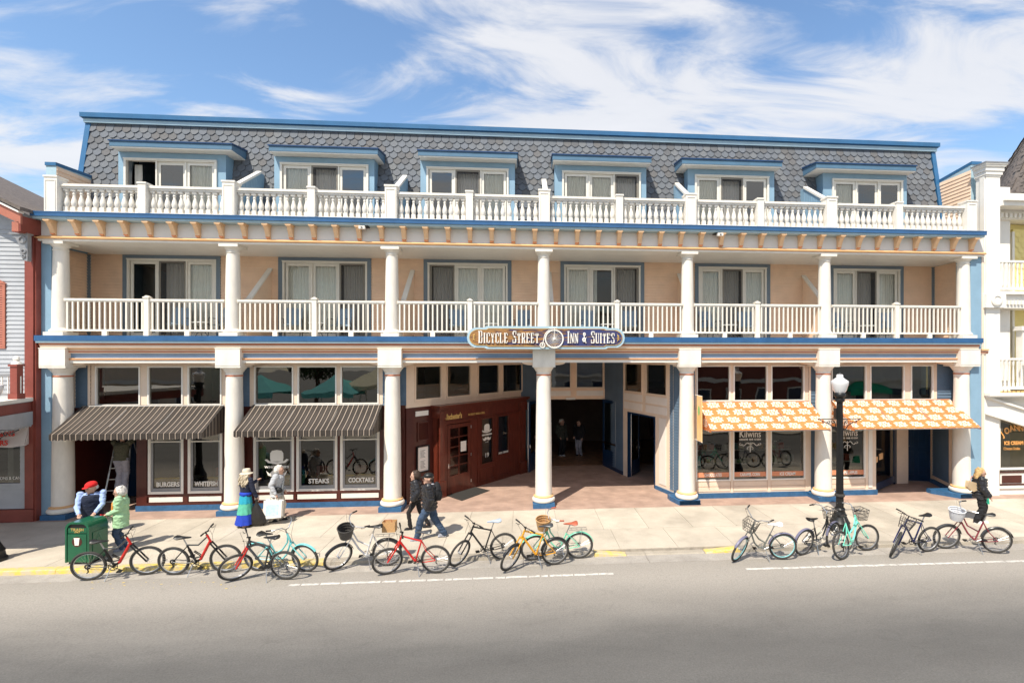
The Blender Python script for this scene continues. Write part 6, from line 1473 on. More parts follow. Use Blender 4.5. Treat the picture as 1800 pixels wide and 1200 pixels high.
def bike(lab, rear, front, style, frm, steer=0., lean=8., rim='metal', saddle='black', bar='black', basket=None, fender=None, rack=False, kick=True, fork=None, name='bicycle', frm2=None, tyre='rubber', zg=-.1, rr=.335, steel='black'):
    xr, yr = gr(*rear, zg); xf, yf = gr(*front, zg)
    hd = math.atan2(yf - yr, xf - xr); mx_, my_ = (xr + xf) / 2, (yr + yf) / 2
    wbz = {'mtb': 1.07, 'fs': 1.08, 'cruiser': 1.10, 'city': 1.08}[style]
    t = thing(name, lab, 'bicycle', (mx_, my_, zg + .008), 0, 'bicycles parked along the kerb')
    t.rotation_euler = (Matrix.Rotation(hd, 3, 'Z') @ Matrix.Rotation(R(lean), 3, 'X')).to_euler()
    h = wbz / 2; B = (0., 0, .29) ; rc = (-h, 0, rr); fc0 = Vector((h, 0, rr))
    cr = style == 'cruiser'
    ht = Vector((h - .34 - (.04 if cr else 0), 0, .92 if not cr else .90)); hb = Vector((h - .285 - (.03 if cr else 0), 0, .78 if not cr else .72))
    ax = (ht - hb).normalized()
    B = Vector((-.08, 0, .29)); st = Vector((-.235, 0, .80 if style in ('city', 'mtb') else (.70 if style == 'fs' else .66)))
    sd = st + (st - B).normalized() * (.16 if not cr else .22)
    F = MB(); r0 = .019; f2 = frm2 or frm
    mats_ = [frm, f2, steel]
    if style in ('mtb',):
        F.tube([hb, B], .024 if style == 'mtb' else r0, 8); F.tube([ht - ax * .02, st - (st - B).normalized() * .03], r0, 8); F.tube([B, st], r0, 8)
    elif style == 'fs':
        F.tube([hb, B + Vector((.10, 0, .06))], .032, 8, mi=0); F.tube([ht - ax * .03, Vector((0, 0, .69)), st], .017, 8, mi=1); F.tube([B, (-.16, 0, .5), st], .02, 8, mi=2)
        F.tube([B + Vector((.1, 0, .06)), B], .026, 8, mi=2)
        for s_ in (-1, 1): F.tube([(-.10, s_ * .02, .38), (.06, s_ * .02, .42), (-.1, s_ * .02, .55)], .012, 5, mi=2)
        F.tube([(-.12, 0, .40), (-.20, 0, .60)], .03, 8, mi=2)
    elif style == 'city':
        F.tube([hb, (.08, 0, .46), B], .022, 8); F.tube([ht - ax * .03, (.1, 0, .66), B + (st - B) * .45], .018, 8); F.tube([B, st], r0, 8)
    else:
        F.tube([hb, (.13, 0, .42), (.03, 0, .31), B], .021, 8); F.tube([ht - ax * .03, (.16, 0, .70), (.03, 0, .52), B + (st - B) * .35], .018, 8); F.tube([B, st], r0, 8)
        F.tube([(.16, 0, .70), (.0, 0, .68), (-.2, 0, .66)], .001, 4)
    F.tube([hb - ax * .03, ht + ax * .01], .023, 8)
    for s_ in (-1, 1):
        F.tube([B + Vector((0, s_ * .02, 0)), (-h * .6, s_ * .055, .30), (-h, s_ * .06, rr)], .010, 6, mi=1 if style == 'fs' else 0); F.tube([st + Vector((0, s_ * .012, -.03)), (-h * .62, s_ * .05, .56), (-h, s_ * .06, rr)], .009, 6, mi=2 if style == 'fs' else 0)
    F.build('frame', mats_, t, smooth=True)
    q = MB(); q.tube([st - (st - B).normalized() * .05, sd], .013, 8); q.build('seat_post', 'metal', t)
    q = MB(); s0 = sd + Vector((0, 0, .03)); wd = .085 if not cr else .115
    rs = []
    for u, w_, hh in ((.16, .012, .012), (.12, .022, .02), (.04, .032, .026), (-.04, .055, .032), (-.10, wd, .036), (-.15, wd * .95, .04), (-.18, wd * .6, .03)): rs.append((u, w_, hh))
    vs = []; n = 8
    for u, w_, hh in rs:
        for k in range(n): a = 2 * math.pi * k / n; vs.append((s0.x + u, s0.y + w_ * math.cos(a), s0.z + hh * math.sin(a) - (0 if math.sin(a) > 0 else 0) + (.012 if u < -.1 else 0)))
    q.add(vs, [(i * n + k, i * n + (k + 1) % n, (i + 1) * n + (k + 1) % n, (i + 1) * n + k) for i in range(len(rs) - 1) for k in range(n)] + [tuple(range(n)), tuple((len(rs) - 1) * n + k for k in range(n))])
    q.build('saddle', saddle, t, smooth=True)
    wheel_parts(t, 'rear_wheel', at(*rc), rr, 0, rim, tyre)
    # steering group
    SR_ = Matrix.Translation(hb) @ Matrix.Rotation(R(steer), 4, ax) @ Matrix.Translation(-hb)
    T0 = SR_
    wheel_parts(t, 'front_wheel', SR_ @ at(*fc0), rr, 0, rim, tyre)
    q = MB(T=SR_); cwn = hb - ax * .05
    for s_ in (-1, 1): q.tube([cwn + Vector((0, s_ * .05, 0)), cwn + (fc0 - cwn) * .5 + Vector((0, s_ * .055, 0)), fc0 + Vector((0, s_ * .055, 0))], .017 if style in ('fs', 'mtb') else .012, 6)
    q.tube([cwn + Vector((0, -.06, 0)), cwn + Vector((0, .06, 0))], .02, 6); q.build('fork', fork or frm, t, smooth=True)
    stp = ht + ax * .08; q = MB(T=SR_)
    q.tube([ht - ax * .0, stp], .015, 6); e = stp + (Vector((.07, 0, .02)) if style in ('fs', 'mtb') else Vector((.02, 0, .05))); q.tube([stp, e], .015, 6)
    if style in ('fs', 'mtb'): hp = [e + Vector((-.03, s_ * w_, dz)) for s_, w_, dz in ((-1, .30, .03), (-1, .12, .02), (-1, .05, 0), (1, .05, 0), (1, .12, .02), (1, .30, .03))]
    else: hp = [e + Vector((dx, s_ * w_, dz)) for s_, w_, dz, dx in ((-1, .32, .10, -.24), (-1, .29, .11, -.08), (-1, .16, .10, .02), (-1, .05, .0, .02), (1, .05, .0, .02), (1, .16, .10, .02), (1, .29, .11, -.08), (1, .32, .10, -.24))]
    q.tube(hp, .011, 6); hbar = q.build('handlebar', 'metal' if style not in ('fs', 'mtb') else 'black', t, smooth=True)
    for i_, j_ in ((0, 1), (-1, -2)):
        q = MB(T=SR_); a_, b_ = Vector(hp[i_]), Vector(hp[j_]); q.tube([a_, a_ + (b_ - a_).normalized() * .12], .018, 8); q.build('grip', bar, hbar)
    q = MB(T=SR_)
    for i_, j_ in ((0, 1), (-1, -2)):
        a_, b_ = Vector(hp[i_]), Vector(hp[j_]); p_ = a_ + (b_ - a_).normalized() * .15; q.tube([p_, p_ + Vector((.05, 0, -.02)), p_ + (a_ - b_).normalized() * .09 + Vector((.06, 0, -.03))], .006, 4)
        q.tube([p_ + Vector((.04, 0, 0)), p_ + Vector((.12, 0, .05)), ht + Vector((.10, 0, .0)), cwn + Vector((.04, 0, .0))], .0035, 4)
    q.build('brake_lever', 'black', hbar)
    # cranks
    q = MB(); q.torus((B.x, -.05, B.z), .085, .008, 'y', 24, 4); q.lathe([(.03, 0), (.03, .02)], (0, 0, 0), 10) if False else None
    for k in range(5): a = k * 1.257; q.tube([(B.x, -.05, B.z), (B.x + .085 * math.cos(a), -.05, B.z + .085 * math.sin(a))], .007, 4)
    for s_, a in ((-1, -.5), (1, math.pi - .5)):
        e_ = (B.x + .17 * math.cos(a), s_ * .07, B.z + .17 * math.sin(a)); q.tube([(B.x, s_ * .06, B.z), e_], .010, 5)
    q.tube([(B.x, -.07, B.z), (B.x, .07, B.z)], .02, 8); ck = q.build('crank', 'black' if style in ('fs', 'mtb') else 'metal', t)
    for s_, a in ((-1, -.5), (1, math.pi - .5)):
        e_ = (B.x + .17 * math.cos(a), s_ * .07, B.z + .17 * math.sin(a)); q = MB(); q.box(e_[0] - .045, e_[0] + .045, e_[1] + s_ * .01, e_[1] + s_ * .10, e_[2] - .012, e_[2] + .012); q.build('pedal', 'black', ck)
    q = MB(); q.tube([(B.x, -.05, B.z + .085), (-h, -.045, rr + .04)], .004, 4); q.tube([(B.x, -.05, B.z - .085), (-h, -.045, rr - .045)], .004, 4)
    q.torus((-h, -.045, rr), .04, .010, 'y', 14, 5)
    if style in ('fs', 'mtb', 'city'): q.tube([(-h, -.05, rr - .02), (-h + .01, -.05, rr - .12), (-h - .02, -.05, rr - .14)], .013, 5); q.torus((-h, -.04, rr), .055, .008, 'y', 14, 5)
    q.build('chain', 'black', t)
    if kick:
        s_ = 1 if lean < 0 else -1
        s_ = -1 if lean > 0 else 1
        q = MB(); q.tube([(B.x - .05, s_ * .03, B.z - .02), (B.x - .12, s_ * .19, .0)], .010, 5); q.build('kickstand', 'metal', t)
    if fender:
        for c_, T_ in ((Vector(rc), Matrix.Identity(4)), (fc0, SR_)):
            q = MB(T=T_); R2 = rr + .022; a0, a1 = (R(10), R(165)) if c_.x < 0 else (R(35), R(170)); n = 16; vs = []
            for i in range(n + 1):
                a = a0 + (a1 - a0) * i / n
                for w_, dr in ((-.032, -.014), (-.018, 0), (.018, 0), (.032, -.014)): vs.append((c_.x + (R2 + dr) * math.cos(a), w_, c_.z + (R2 + dr) * math.sin(a)))
            q.add(vs, [(i * 4 + k, i * 4 + k + 1, i * 4 + k + 5, i * 4 + k + 4) for i in range(n) for k in range(3)]); q.build('fender', fender, t, smooth=True)
    if rack:
        q = MB(); z = rr * 2 + .09
        for s_ in (-1, 1): q.tube([(-.28, s_ * .05, z), (-.72, s_ * .06, z)], .007, 4); q.tube([(-.6, s_ * .06, z), (-h, s_ * .06, rr)], .006, 4)
        for k in range(4): q.tube([(-.35 - k * .12, -.06, z), (-.35 - k * .12, .06, z)], .006, 4)
        q.build('rack', 'metal', t)
    if basket:
        T_ = SR_ @ at(*(e + Vector((.17, 0, -.10))))
        bm, solid = basket
        q = MB(T=T_); lv = ((-.13, .115, .075), (-.04, .13, .085), (.05, .145, .095), (.13, .16, .105))
        if solid:
            prof = [(.10, -.14), (.13, -.13), (.16, .0), (.18, .13), (.165, .13), (.15, .0), (.12, -.12), (.09, -.13)]
            q.lathe(prof[:4] + [(.172, .133)], (0, 0, 0), 18); q.f.pop(); q.m.pop(); q.uv.pop(); q.torus((0, 0, .13), .178, .012, 'z', 20, 5)
            for zz_ in (-.06, .02, .08): q.torus((0, 0, zz_), .148 + zz_ * .16, .006, 'z', 20, 4)
        else:
            def ringp(w_, d_, z_): return [(-d_, -w_, z_), (d_, -w_, z_), (d_, w_, z_), (-d_, w_, z_)]
            for z_, w_, d_ in lv: q.tube([v_ for v_ in ringp(w_, d_ * 1.2, z_)], .006 if z_ < .1 else .009, 4, True)
            for s_ in (-1, 1):
                for k in range(7):
                    u = -1 + 2 * k / 6; q.tube([(u * .09, s_ * .115, -.13), (u * .126, s_ * .16, .13)], .0045, 3)
                    q.tube([(s_ * .09, u * .115, -.13), (s_ * .126, u * .16, .13)], .0045, 3)
            for k in range(6): u = -1 + 2 * k / 5; q.tube([(-.09, u * .11, -.13), (.09, u * .11, -.13)], .0045, 3)
        q.build('basket', bm, t)
    return t
bike('red and black mountain bike beside the green litter bin, leftmost of the row', (164, 1019), (256, 1010), 'fs', 'b_red', 6, 9, frm2='b_char', fork='black')
bike('red and black mountain bike, second from the left, facing right', (311, 1010), (396, 1006), 'fs', 'b_red', 6, 9, frm2='b_char', fork='black')
bike('black mountain bike facing left with its front wheel turned out, before the turquoise cruiser', (514, 1018), (408, 1018), 'mtb', 'b_char', 42, -9, fork='b_red')
bike('turquoise cruiser bicycle with matching mudguards and black saddle', (459, 1003), (536, 1004), 'cruiser', 'b_teal', -8, 8, fender='b_teal')
bike('silver white bicycle with dark front basket and brown bag behind the saddle', (684, 994), (592, 1000), 'city', 'b_white', 40, -8, basket=('wire', True), fender='b_black', rack=True)
bike('bright red bicycle facing left, in front of the silver one', (766, 1007), (683, 1009), 'mtb', 'b_red', 22, -8, saddle='b_char')
bike('slim dark brown bicycle with pale blue saddle cover', (884, 983), (806, 993), 'mtb', 'b_black', 40, -7, saddle='seatb', name='bicycle')
bike('yellow and grey bicycle with its front wheel turned out', (980, 992), (890, 1001), 'mtb', 'b_yellow', 42, -8, frm2='b_grey', fender='b_black', saddle='b_char', fork='b_yellow')
bike('mint green cruiser with tan saddle, rear rack and wicker basket', (1023, 981), (933, 984), 'cruiser', 'b_mint', 15, -8, fender='b_mint', rack=True, basket=('wicker', True), saddle='tan', bar='tan')
bike('grey cruiser with white saddle cover, wire basket and lilac mudguard', (1378, 983), (1290, 982), 'cruiser', 'b_grey', 45, -9, rim='rimc', saddle='seatw', basket=('wire', False), fender='purple')
bike('black cruiser bicycle with wire basket leaning by the lamp post', (1408, 976), (1466, 962), 'cruiser', 'b_black', 10, 8, basket=('wire', False), fender='purple')
bike('aqua bicycle seen end on, locked to the right of the lamp post', (1482, 983), (1524, 968), 'city', 'b_aqua', -25, -8, basket=('wire', False))
bike('navy bicycle with wire basket, front wheel turned out', (1636, 969), (1560, 976), 'mtb', 'b_navy', 42, -9, basket=('wire', False))
bike('maroon patterned bicycle with white basket, rightmost of the row', (1752, 972), (1660, 964), 'city', 'b_maroon', 12, -8, basket=('wbask', True), fender='b_char', rack=False)
# brown paper bag on the silver bicycle's carrier
bx, by = gr(681, 994, -.1)
o = thing('paper_bag', 'brown paper bag on the back of the silver bicycle', 'bag', (wx(684, by), by + .04, .70))
q = MB(); q.box(-.15, .15, -.1, .1, 0, .01); frame_ = None
for a, c, d_, e_ in ((-.15, .15, -.1, -.095), (-.15, .15, .095, .1), (-.15, -.145, -.095, .095), (.145, .15, -.095, .095)): q.box(a, c, d_, e_, .01, .24)
q.build('sack', 'wicker', o); q = MB(); q.tube([(-.08, -.1, .24), (-.06, -.1, .30), (.06, -.1, .30), (.08, -.1, .24)], .008, 5); q.build('bag_handle', 'tan', o)
# ---------------------------------------------------------------- people
def cloth(n, c, r=.85, v=.15, s=12, bump=0.3): return mat(n, c, r, v, s, bump=bump, bscale=30)
from mathutils import noise as nz
def bake(mb, name, mats, parent, vox, smooth_it=2, kind=None, fold=0.):
    me = mb.mesh('tmp', mats[0] if isinstance(mats, list) else mats); o = bpy.data.objects.new('tmp', me); COL.objects.link(o)
    r = o.modifiers.new('r', 'REMESH'); r.mode = 'VOXEL'; r.voxel_size = vox; r.use_smooth_shade = True
    if smooth_it:
        s = o.modifiers.new('s', 'SMOOTH'); s.iterations = smooth_it; s.factor = .6
    dg = bpy.context.evaluated_depsgraph_get(); m2 = bpy.data.meshes.new_from_object(o.evaluated_get(dg)); bpy.data.objects.remove(o); bpy.data.meshes.remove(me)
    if vox >= .010 and name not in ('hair', 'scarf', 'hood'):
        am = .016 if name in ('jeans', 'trousers', 'coat', 'shawl', 'shirt', 'jumper') else .010
        nn = [tuple(v.normal) for v in m2.vertices]
        for v, n_ in zip(m2.vertices, nn):
            c = v.co.copy(); v.co = c + Vector(n_) * am * (nz.noise(Vector((c.x * 9, c.y * 9, c.z * 17)) ) + .5 * nz.noise(Vector((c.x * 22, c.y * 22, c.z * 30 + 5))))
        m2.update()
    m2.name = name; m2.materials.clear(); m2.materials.append(M[mats] if isinstance(mats, str) else mats)
    q = bpy.data.objects.new(name, m2); COL.objects.link(q); q.parent = parent
    return q
def lerp(a, b, t): return Vector(a) + (Vector(b) - Vector(a)) * t
def limb(q, pts, rs, n=12):
    P_, R_ = [], []
    for i in range(len(pts) - 1):
        for k in range(5): t = k / 5; P_.append(lerp(pts[i], pts[i + 1], t)); R_.append(rs[i] + (rs[i + 1] - rs[i]) * t)
    P_.append(Vector(pts[-1])); R_.append(rs[-1]); q.tube(P_, R_, n)
    for p_, r_ in ((pts[0], rs[0]), (pts[-1], rs[-1])): q.ball(p_, r_ * 1.0, n, 8)
    for p_, r_ in zip(pts[1:-1], rs[1:-1]): q.ball(p_, r_ * 1.0, n, 8)
def ik(a, b, l1, l2, hint):
    a, b = Vector(a), Vector(b); d = b - a; L_ = min(d.length, (l1 + l2) * .995); dn = d.normalized(); k = (l1 * l1 - l2 * l2 + L_ * L_) / (2 * L_); hgt = math.sqrt(max(l1 * l1 - k * k, 0)); hv = Vector(hint); hv = (hv - dn * hv.dot(dn)).normalized()
    return a + dn * k + hv * hgt, a + dn * L_
def human(lab, loc, heading, h, feet=((0, .09, 0), (0, -.09, 0)), hands=None, top=None, bottom=None, lean=0., head_turn=0., head_down=0., fem=False, hip_z=None, heels=None, shoe=None, elbow=None, skin='skin', name='person', tlen=.46, puff=False, sleeve=True, bulk=1.):
    """local: x forward, y left, z up; x=0 is the hips. returns root and dict of anchors"""
    t = thing(name, lab, 'person', (loc[0], loc[1], loc[2] if len(loc) > 2 else 0), heading)
    u = h
    hz = hip_z or .525 * u; pel = Vector((0, 0, hz)); ln = R(lean)
    def up(z, x=0, y=0): return Vector((x * math.cos(ln) + z * math.sin(ln), y, hz + z * math.cos(ln) - x * math.sin(ln)))
    sw = (.098 if fem else .112) * u * (1 + (bulk - 1) * .4); chest = up(.2 * u); neck = up(.295 * u); shs = [up(.285 * u, 0, s_ * sw) for s_ in (1, -1)]
    head = up(.295 * u + .085 * u, .015 * u)
    ft = [Vector(f) for f in feet]; hips = [pel + Vector((0, s_ * .05 * u, -.01 * u)) for s_ in (1, -1)]
    knees = []; ank = []
    for i in (0, 1):
        a_ = ft[i] + Vector((-.03, 0, .075 * u / 1.7)) ; k_, e_ = ik(hips[i], a_, .245 * u, .245 * u, (1, 0, 0)); knees.append(k_); ank.append(e_)
    hd = hands or [None, None]; el = []; wr = []
    for i, s_ in enumerate((1, -1)):
        tgt = Vector(hd[i]) if hd[i] else shs[i] + Vector((.04, s_ * .06, -.33 * u))
        hint = (elbow[i] if elbow else (-1, s_ * .4, -.3)); k_, e_ = ik(shs[i], tgt, .17 * u, .16 * u, hint); el.append(k_); wr.append(e_)
    # body: one surface from head to ankles
    q = MB(); Rh = Matrix.Rotation(R(head_turn), 3, 'Z') @ Matrix.Rotation(R(head_down), 3, 'Y')
    hr = .067 * u
    def hp(x, y, z): return head + Rh @ Vector((x * hr, y * hr, z * hr))
    q.ball(head + Rh @ Vector((-.004, 0, .012)), (hr * 1.12, hr * .92, hr * 1.12), 16, 12, rot=Rh); q.ball(hp(.22, 0, -.62), (hr * .72, hr * .66, hr * .62), 12, 9, rot=Rh)
    q.ball(hp(1.06, 0, -.22), (hr * .22, hr * .15, hr * .26), 8, 6, rot=Rh); q.ball(hp(.98, 0, -.68), (hr * .12, hr * .28, hr * .09), 8, 6, rot=Rh); q.ball(hp(.80, 0, -1.02), (hr * .25, hr * .3, hr * .18), 8, 6, rot=Rh)
    for s_ in (1, -1): q.ball(hp(-.05, s_ * .93, -.15), (hr * .2, hr * .1, hr * .28), 8, 6, rot=Rh); q.ball(hp(.92, s_ * .36, .12), (hr * .16, hr * .26, hr * .10), 8, 6, rot=Rh)
    limb(q, [neck - Vector((0, 0, .01 * u)), head - Vector((0, 0, hr * .6))], [.032 * u, .030 * u])
    bw = .085 * u if not fem else .078 * u
    def torso(q, k, z0=-.03, z1=.30, bell=0.):
        rs = []
        prof = [(-.06, .070, .098), (0, .072, .100), (.06, .066, .090 if not fem else .082), (.13, .070, .092 if not fem else .085), (.20, .076, .105), (.25, .070, .108), (.285, .052, .085), (.30, .034, .05)]
        for z, a_, b_ in prof:
            if z < z0 - .001 or z > z1: continue
            p_ = up(z * u); rs.append((p_.x, p_.y, p_.z, (a_ * bulk) * u + k, (b_ * (1 + (bulk - 1) * .6)) * u * (.95 if fem else 1) + k))
        if bell: rs = [(rs[0][0], rs[0][1], rs[0][2] - bell, rs[0][3] * 1.06, rs[0][4] * 1.06)] + rs
        q.rings(rs, 18)
    torso(q, -.012)
    for i, s_ in enumerate((1, -1)):
        limb(q, [shs[i], el[i], wr[i]], [.03 * u, .024 * u, .016 * u]); limb(q, [hips[i], knees[i], ank[i]], [.045 * u, .033 * u, .021 * u])
        f_ = ank[i]; q.ball(f_ + Vector((.05, 0, -.035)), (.075, .032, .03), 10, 7)
        # hand: palm, four bent fingers of different length, thumb off its side
        d = (wr[i] - el[i]).normalized(); sd_ = d.cross(Vector((0, 0, 1)) if abs(d.z) < .8 else Vector((1, 0, 0))).normalized(); nrm = d.cross(sd_)
        pc = wr[i] + d * .04; q.tube([wr[i], pc, wr[i] + d * .085], [.02, .028, .026], 8)
        for k, ln_ in enumerate((.062, .074, .070, .054)):
            b_ = wr[i] + d * .082 + sd_ * (.020 * (k - 1.5)); m_ = b_ + d * ln_ * .55 + nrm * .004; e_ = m_ + (d * .75 + nrm * .6).normalized() * ln_ * .45; q.tube([b_, m_, e_], [.0085, .008, .007], 6)
        b_ = wr[i] + d * .03 + sd_ * -.026; q.tube([b_, b_ + (d * .8 - sd_ * .7).normalized() * .035, b_ + (d * 1.1 - sd_ * .45).normalized() * .065], [.011, .010, .008], 6)
    body = bake(q, 'body', skin, t, .0075, 1)
    q = MB()
    for s_ in (1, -1): q.ball(hp(1.0, s_ * .36, .0), hr * .10, 6, 4)
    q.build('eyes', 'black', t)
    A = dict(root=t, head=head, hr=hr, Rh=Rh, hp=hp, sh=shs, el=el, wr=wr, hips=hips, knees=knees, ank=ank, up=up, u=u, neck=neck)
    if bottom:
        q = MB(); torso(q, .004, -.06, .06)
        for i in (0, 1): limb(q, [hips[i], knees[i], ank[i] + Vector((0, 0, .005))], [.058 * u * bottom[1], .043 * u * bottom[1], .036 * u * bottom[1]])
        bake(q, bottom[2] if len(bottom) > 2 else 'trousers', bottom[0], t, .010, 2)
    if shoe:
        for i in (0, 1):
            q = MB(); a_ = ank[i]; q.ball(a_ + Vector((.055, 0, -.045)), (.115, .045, .042), 12, 8); q.tube([a_ + Vector((-.02, 0, -.03)), a_ + Vector((-.01, 0, .03))], .042, 8); q.box(a_.x - .055, a_.x + .165, a_.y - .042, a_.y + .042, a_.z - .088, a_.z - .06)
            bake(q, 'shoe', shoe, t, .010, 1)
    if top:
        q = MB(); k = top[1]; zb = top[2] if len(top) > 2 else -.06; bell = top[3] if len(top) > 3 else 0
        torso(q, k, zb, .30, bell)
        if sleeve:
            for i in (0, 1):
                w_ = wr[i] - (wr[i] - el[i]).normalized() * .015; q.ball(shs[i], .04 * u + k * .8, 12, 8); limb(q, [shs[i], el[i], w_], [.036 * u + k, .030 * u + k * .8, .023 * u + k * .6])
        if puff:
            for z in [i * .052 for i in range(int(zb * 20) - 1, 6)]:
                p_ = up(z * u + 0.01)
                if z * 1. > .27 or z < zb: continue
                q.ball(p_, ((.078 * bulk) * u + k + .016, .104 * u + k + .016, .026 * u), 16, 6)
            for i in (0, 1):
                for seg in ((shs[i], el[i]), (el[i], wr[i])):
                    for kk in range(4): p_ = lerp(seg[0], seg[1], .1 + kk * .24); q.ball(p_, (.034 * u + k) * 1.12 - kk * .001, 10, 6)
        bake(q, top[4] if len(top) > 4 else 'jacket', top[0], t, .010, 1 if puff else 2)
    return A
def hair(A, m, kind='short', name='hair'):
    q = MB(); hr, hp, Rh = A['hr'], A['hp'], A['Rh']
    if kind == 'under':
        q.ball(hp(-.45, 0, -.15), (hr * .72, hr * 1.0, hr * .62), 14, 10, rot=Rh); return bake(q, name, m, A['root'], .009, 1)
    q.ball(hp(-.22, 0, .30), (hr * 1.10, hr * 1.04, hr * 1.05), 14, 10, rot=Rh)
    if kind == 'bob': q.ball(hp(-.35, 0, -.1), (hr * 1.0, hr * 1.12, hr * 1.1), 14, 10, rot=Rh)
    if kind == 'long':
        for s_ in (-1, 0, 1):
            p0 = hp(-.4, s_ * .6, .2); q.tube([p0, p0 + Vector((-.05, s_ * .02, -.13)), p0 + Vector((-.06, s_ * .03, -.26)), p0 + Vector((-.05, s_ * .03, -.34))], [.075, .07, .055, .025], 8)
    rnd = random.Random(4)
    for k in range(26):
        a = rnd.uniform(0, 6.28); z = rnd.uniform(-.5, 1.2); r_ = rnd.uniform(.85, 1.0)
        if math.cos(a) > .35 and z < .7: continue
        q.ball(hp(-.2 + r_ * math.cos(a) * math.sqrt(max(.1, 1 - z * z * .5)), r_ * math.sin(a) * math.sqrt(max(.1, 1 - z * z * .5)), z), hr * rnd.uniform(.2, .32), 6, 5)
    return bake(q, name, m, A['root'], .009, 1)
def cap(A, m, fwd=1.):
    q = MB(); hr, hp, Rh = A['hr'], A['hp'], A['Rh']
    q.ball(hp(-.05, 0, .50), (hr * 1.14, hr * 1.0, hr * .78), 16, 10, rot=Rh); q.ball(hp(1.12, 0, .36), (hr * .62, hr * .62, hr * .09), 14, 6, rot=Rh)
    return bake(q, 'cap', m, A['root'], .009, 1)
M['hairw'] = mat('white_hair', (.62, .59, .54), .8, .25, 30, bump=.6); M['hairb'] = mat('blonde_hair', (.56, .36, .15), .7, .4, 25, bump=.6); M['hairg'] = mat('grey_blonde_hair', (.50, .42, .30), .8, .3, 25, bump=.6); M['haird'] = mat('dark_hair', (.05, .03, .02), .7)
c_red = cloth('red_cap_cloth', (.62, .015, .015)); c_vest = cloth('navy_vest_cloth', (.012, .018, .04)); c_sky = cloth('pale_blue_shirt_cloth', (.36, .48, .78)); c_green = cloth('sage_green_coat_cloth', (.36, .58, .34)); c_jean = cloth('blue_jeans_cloth', (.045, .075, .13), v=.4, s=9); c_scarf = cloth('orange_scarf_cloth', (.66, .26, .05)); c_ol = cloth('olive_jumper_cloth', (.09, .085, .055)); c_grey = cloth('grey_trousers_cloth', (.30, .29, .33)); c_shawl = cloth('grey_shawl_cloth', (.42, .43, .45)); c_bei = cloth('beige_trousers_cloth', (.62, .56, .46)); c_blk = cloth('black_cloth', (.014, .014, .016)); c_puf = mat('black_puffer_nylon', (.022, .022, .026), .38, .2, 10, bump=.3, bscale=25); c_leg = cloth('black_leggings_cloth', (.016, .014, .014)); c_shoe = mat('grey_trainer', (.30, .31, .36), .6, .4, 20); c_wht = mat('white_trainer', (.72, .72, .72), .6); c_nvj = cloth('navy_denim_cloth', (.02, .025, .05))
def gp(px, py, z=0): return gr(px, py, z)
# man with red cap leaning on the bin
x, y = wx(162, -2.80), -2.80
A = human('man in red cap, navy vest and pale blue shirt leaning on the green litter bin', (x, y), R(-66), 1.74, feet=((-.12, .14, 0), (-.12, -.14, 0)), hands=[(.40, .15, 1.02), (.40, -.15, 1.02)], elbow=[(-.8, .8, -.6), (-.8, -.8, -.6)], top=(c_sky, .006, -.06, 0, 'shirt'), bottom=(c_jean, 1.), lean=3, head_down=12, head_turn=-38, shoe=c_shoe, bulk=1.2)
q = MB(); u = A['u']
rs = [(-.06, .078, .104), (0, .080, .106), (.1, .080, .102), (.20, .086, .112), (.255, .078, .10), (.285, .05, .07), (.30, .04, .05)]
q.rings([(A['up'](z * u).x, 0, A['up'](z * u).z, a_ * u * 1.14 + .014, b_ * u * 1.12 + .014) for z, a_, b_ in rs], 20); bake(q, 'vest', c_vest, A['root'], .010, 2)
hair(A, 'hairw', 'under'); cap(A, c_red)
# woman in the green coat
x, y = gp(213, 966)
A = human('white haired woman in sage green coat, orange scarf and jeans, beside the bin', (x, y), R(202), 1.60, feet=((.0, .08, 0), (-.03, -.08, 0)), hands=[(.24, .05, .93), (.25, -.04, .90)], top=(c_green, .026, -.06, .16, 'coat'), bottom=(c_jean, 1.), head_turn=4, head_down=6, shoe=c_shoe, fem=True, bulk=1.12)
hair(A, 'hairw', 'bob')
q = MB(); nk = A['neck']; q.torus((nk.x + .01, 0, nk.z + .0), .062, .034, 'z', 16, 8); q.tube([nk + Vector((.07, .03, -.02)), nk + Vector((.135, .05, -.14)), nk + Vector((.15, .05, -.34))], [.04, .045, .035], 8); q.tube([nk + Vector((.07, -.03, -.02)), nk + Vector((.14, -.03, -.14)), nk + Vector((.155, -.02, -.30))], [.04, .04, .03], 8); bake(q, 'scarf', c_scarf, A['root'], .010, 1)
q = MB(); w_ = A['hp']; 
for s_ in (1, -1): q.torus(tuple(w_(1.12, s_ * .38, .02)), .018, .003, 'x', 12, 4)
q.build('glasses', 'black', A['root'])
t = thing('shopping_bag', 'white and red shopping bag held by the woman in the green coat', 'bag', (x - .30, y - .02, .56))
q = MB(); q.prism([(-.13, .26), (.13, .26), (.16, 0), (-.16, 0)], -.05, .05); q.build('pouch', 'whiteb', t); q = MB(); q.prism([(-.13, .36), (-.03, .36), (.0, .15), (-.14, .2)], -.06, -.051); q.build('red_flap', c_red, t); q = MB(); q.tube([(-.06, 0, .26), (-.03, 0, .38), (.03, 0, .38), (.06, 0, .26)], .008, 5); q.build('bag_handle', 'whiteb', t)
# worker on the ladder
A = human('worker in olive jumper and grey trousers high on the stepladder', (wx(213, .55), .55, .68), R(100), 1.78, feet=((.0, .08, 0), (.03, -.08, 0)), hands=[(.3, .1, 1.72), (.3, -.25, 1.85)], elbow=[(0, 1, -.5), (0, -1, -.5)], top=(c_ol, .022, -.02, .03, 'jumper'), bottom=(c_grey, 1.15), shoe=c_blk, lean=6); hair(A, 'haird')
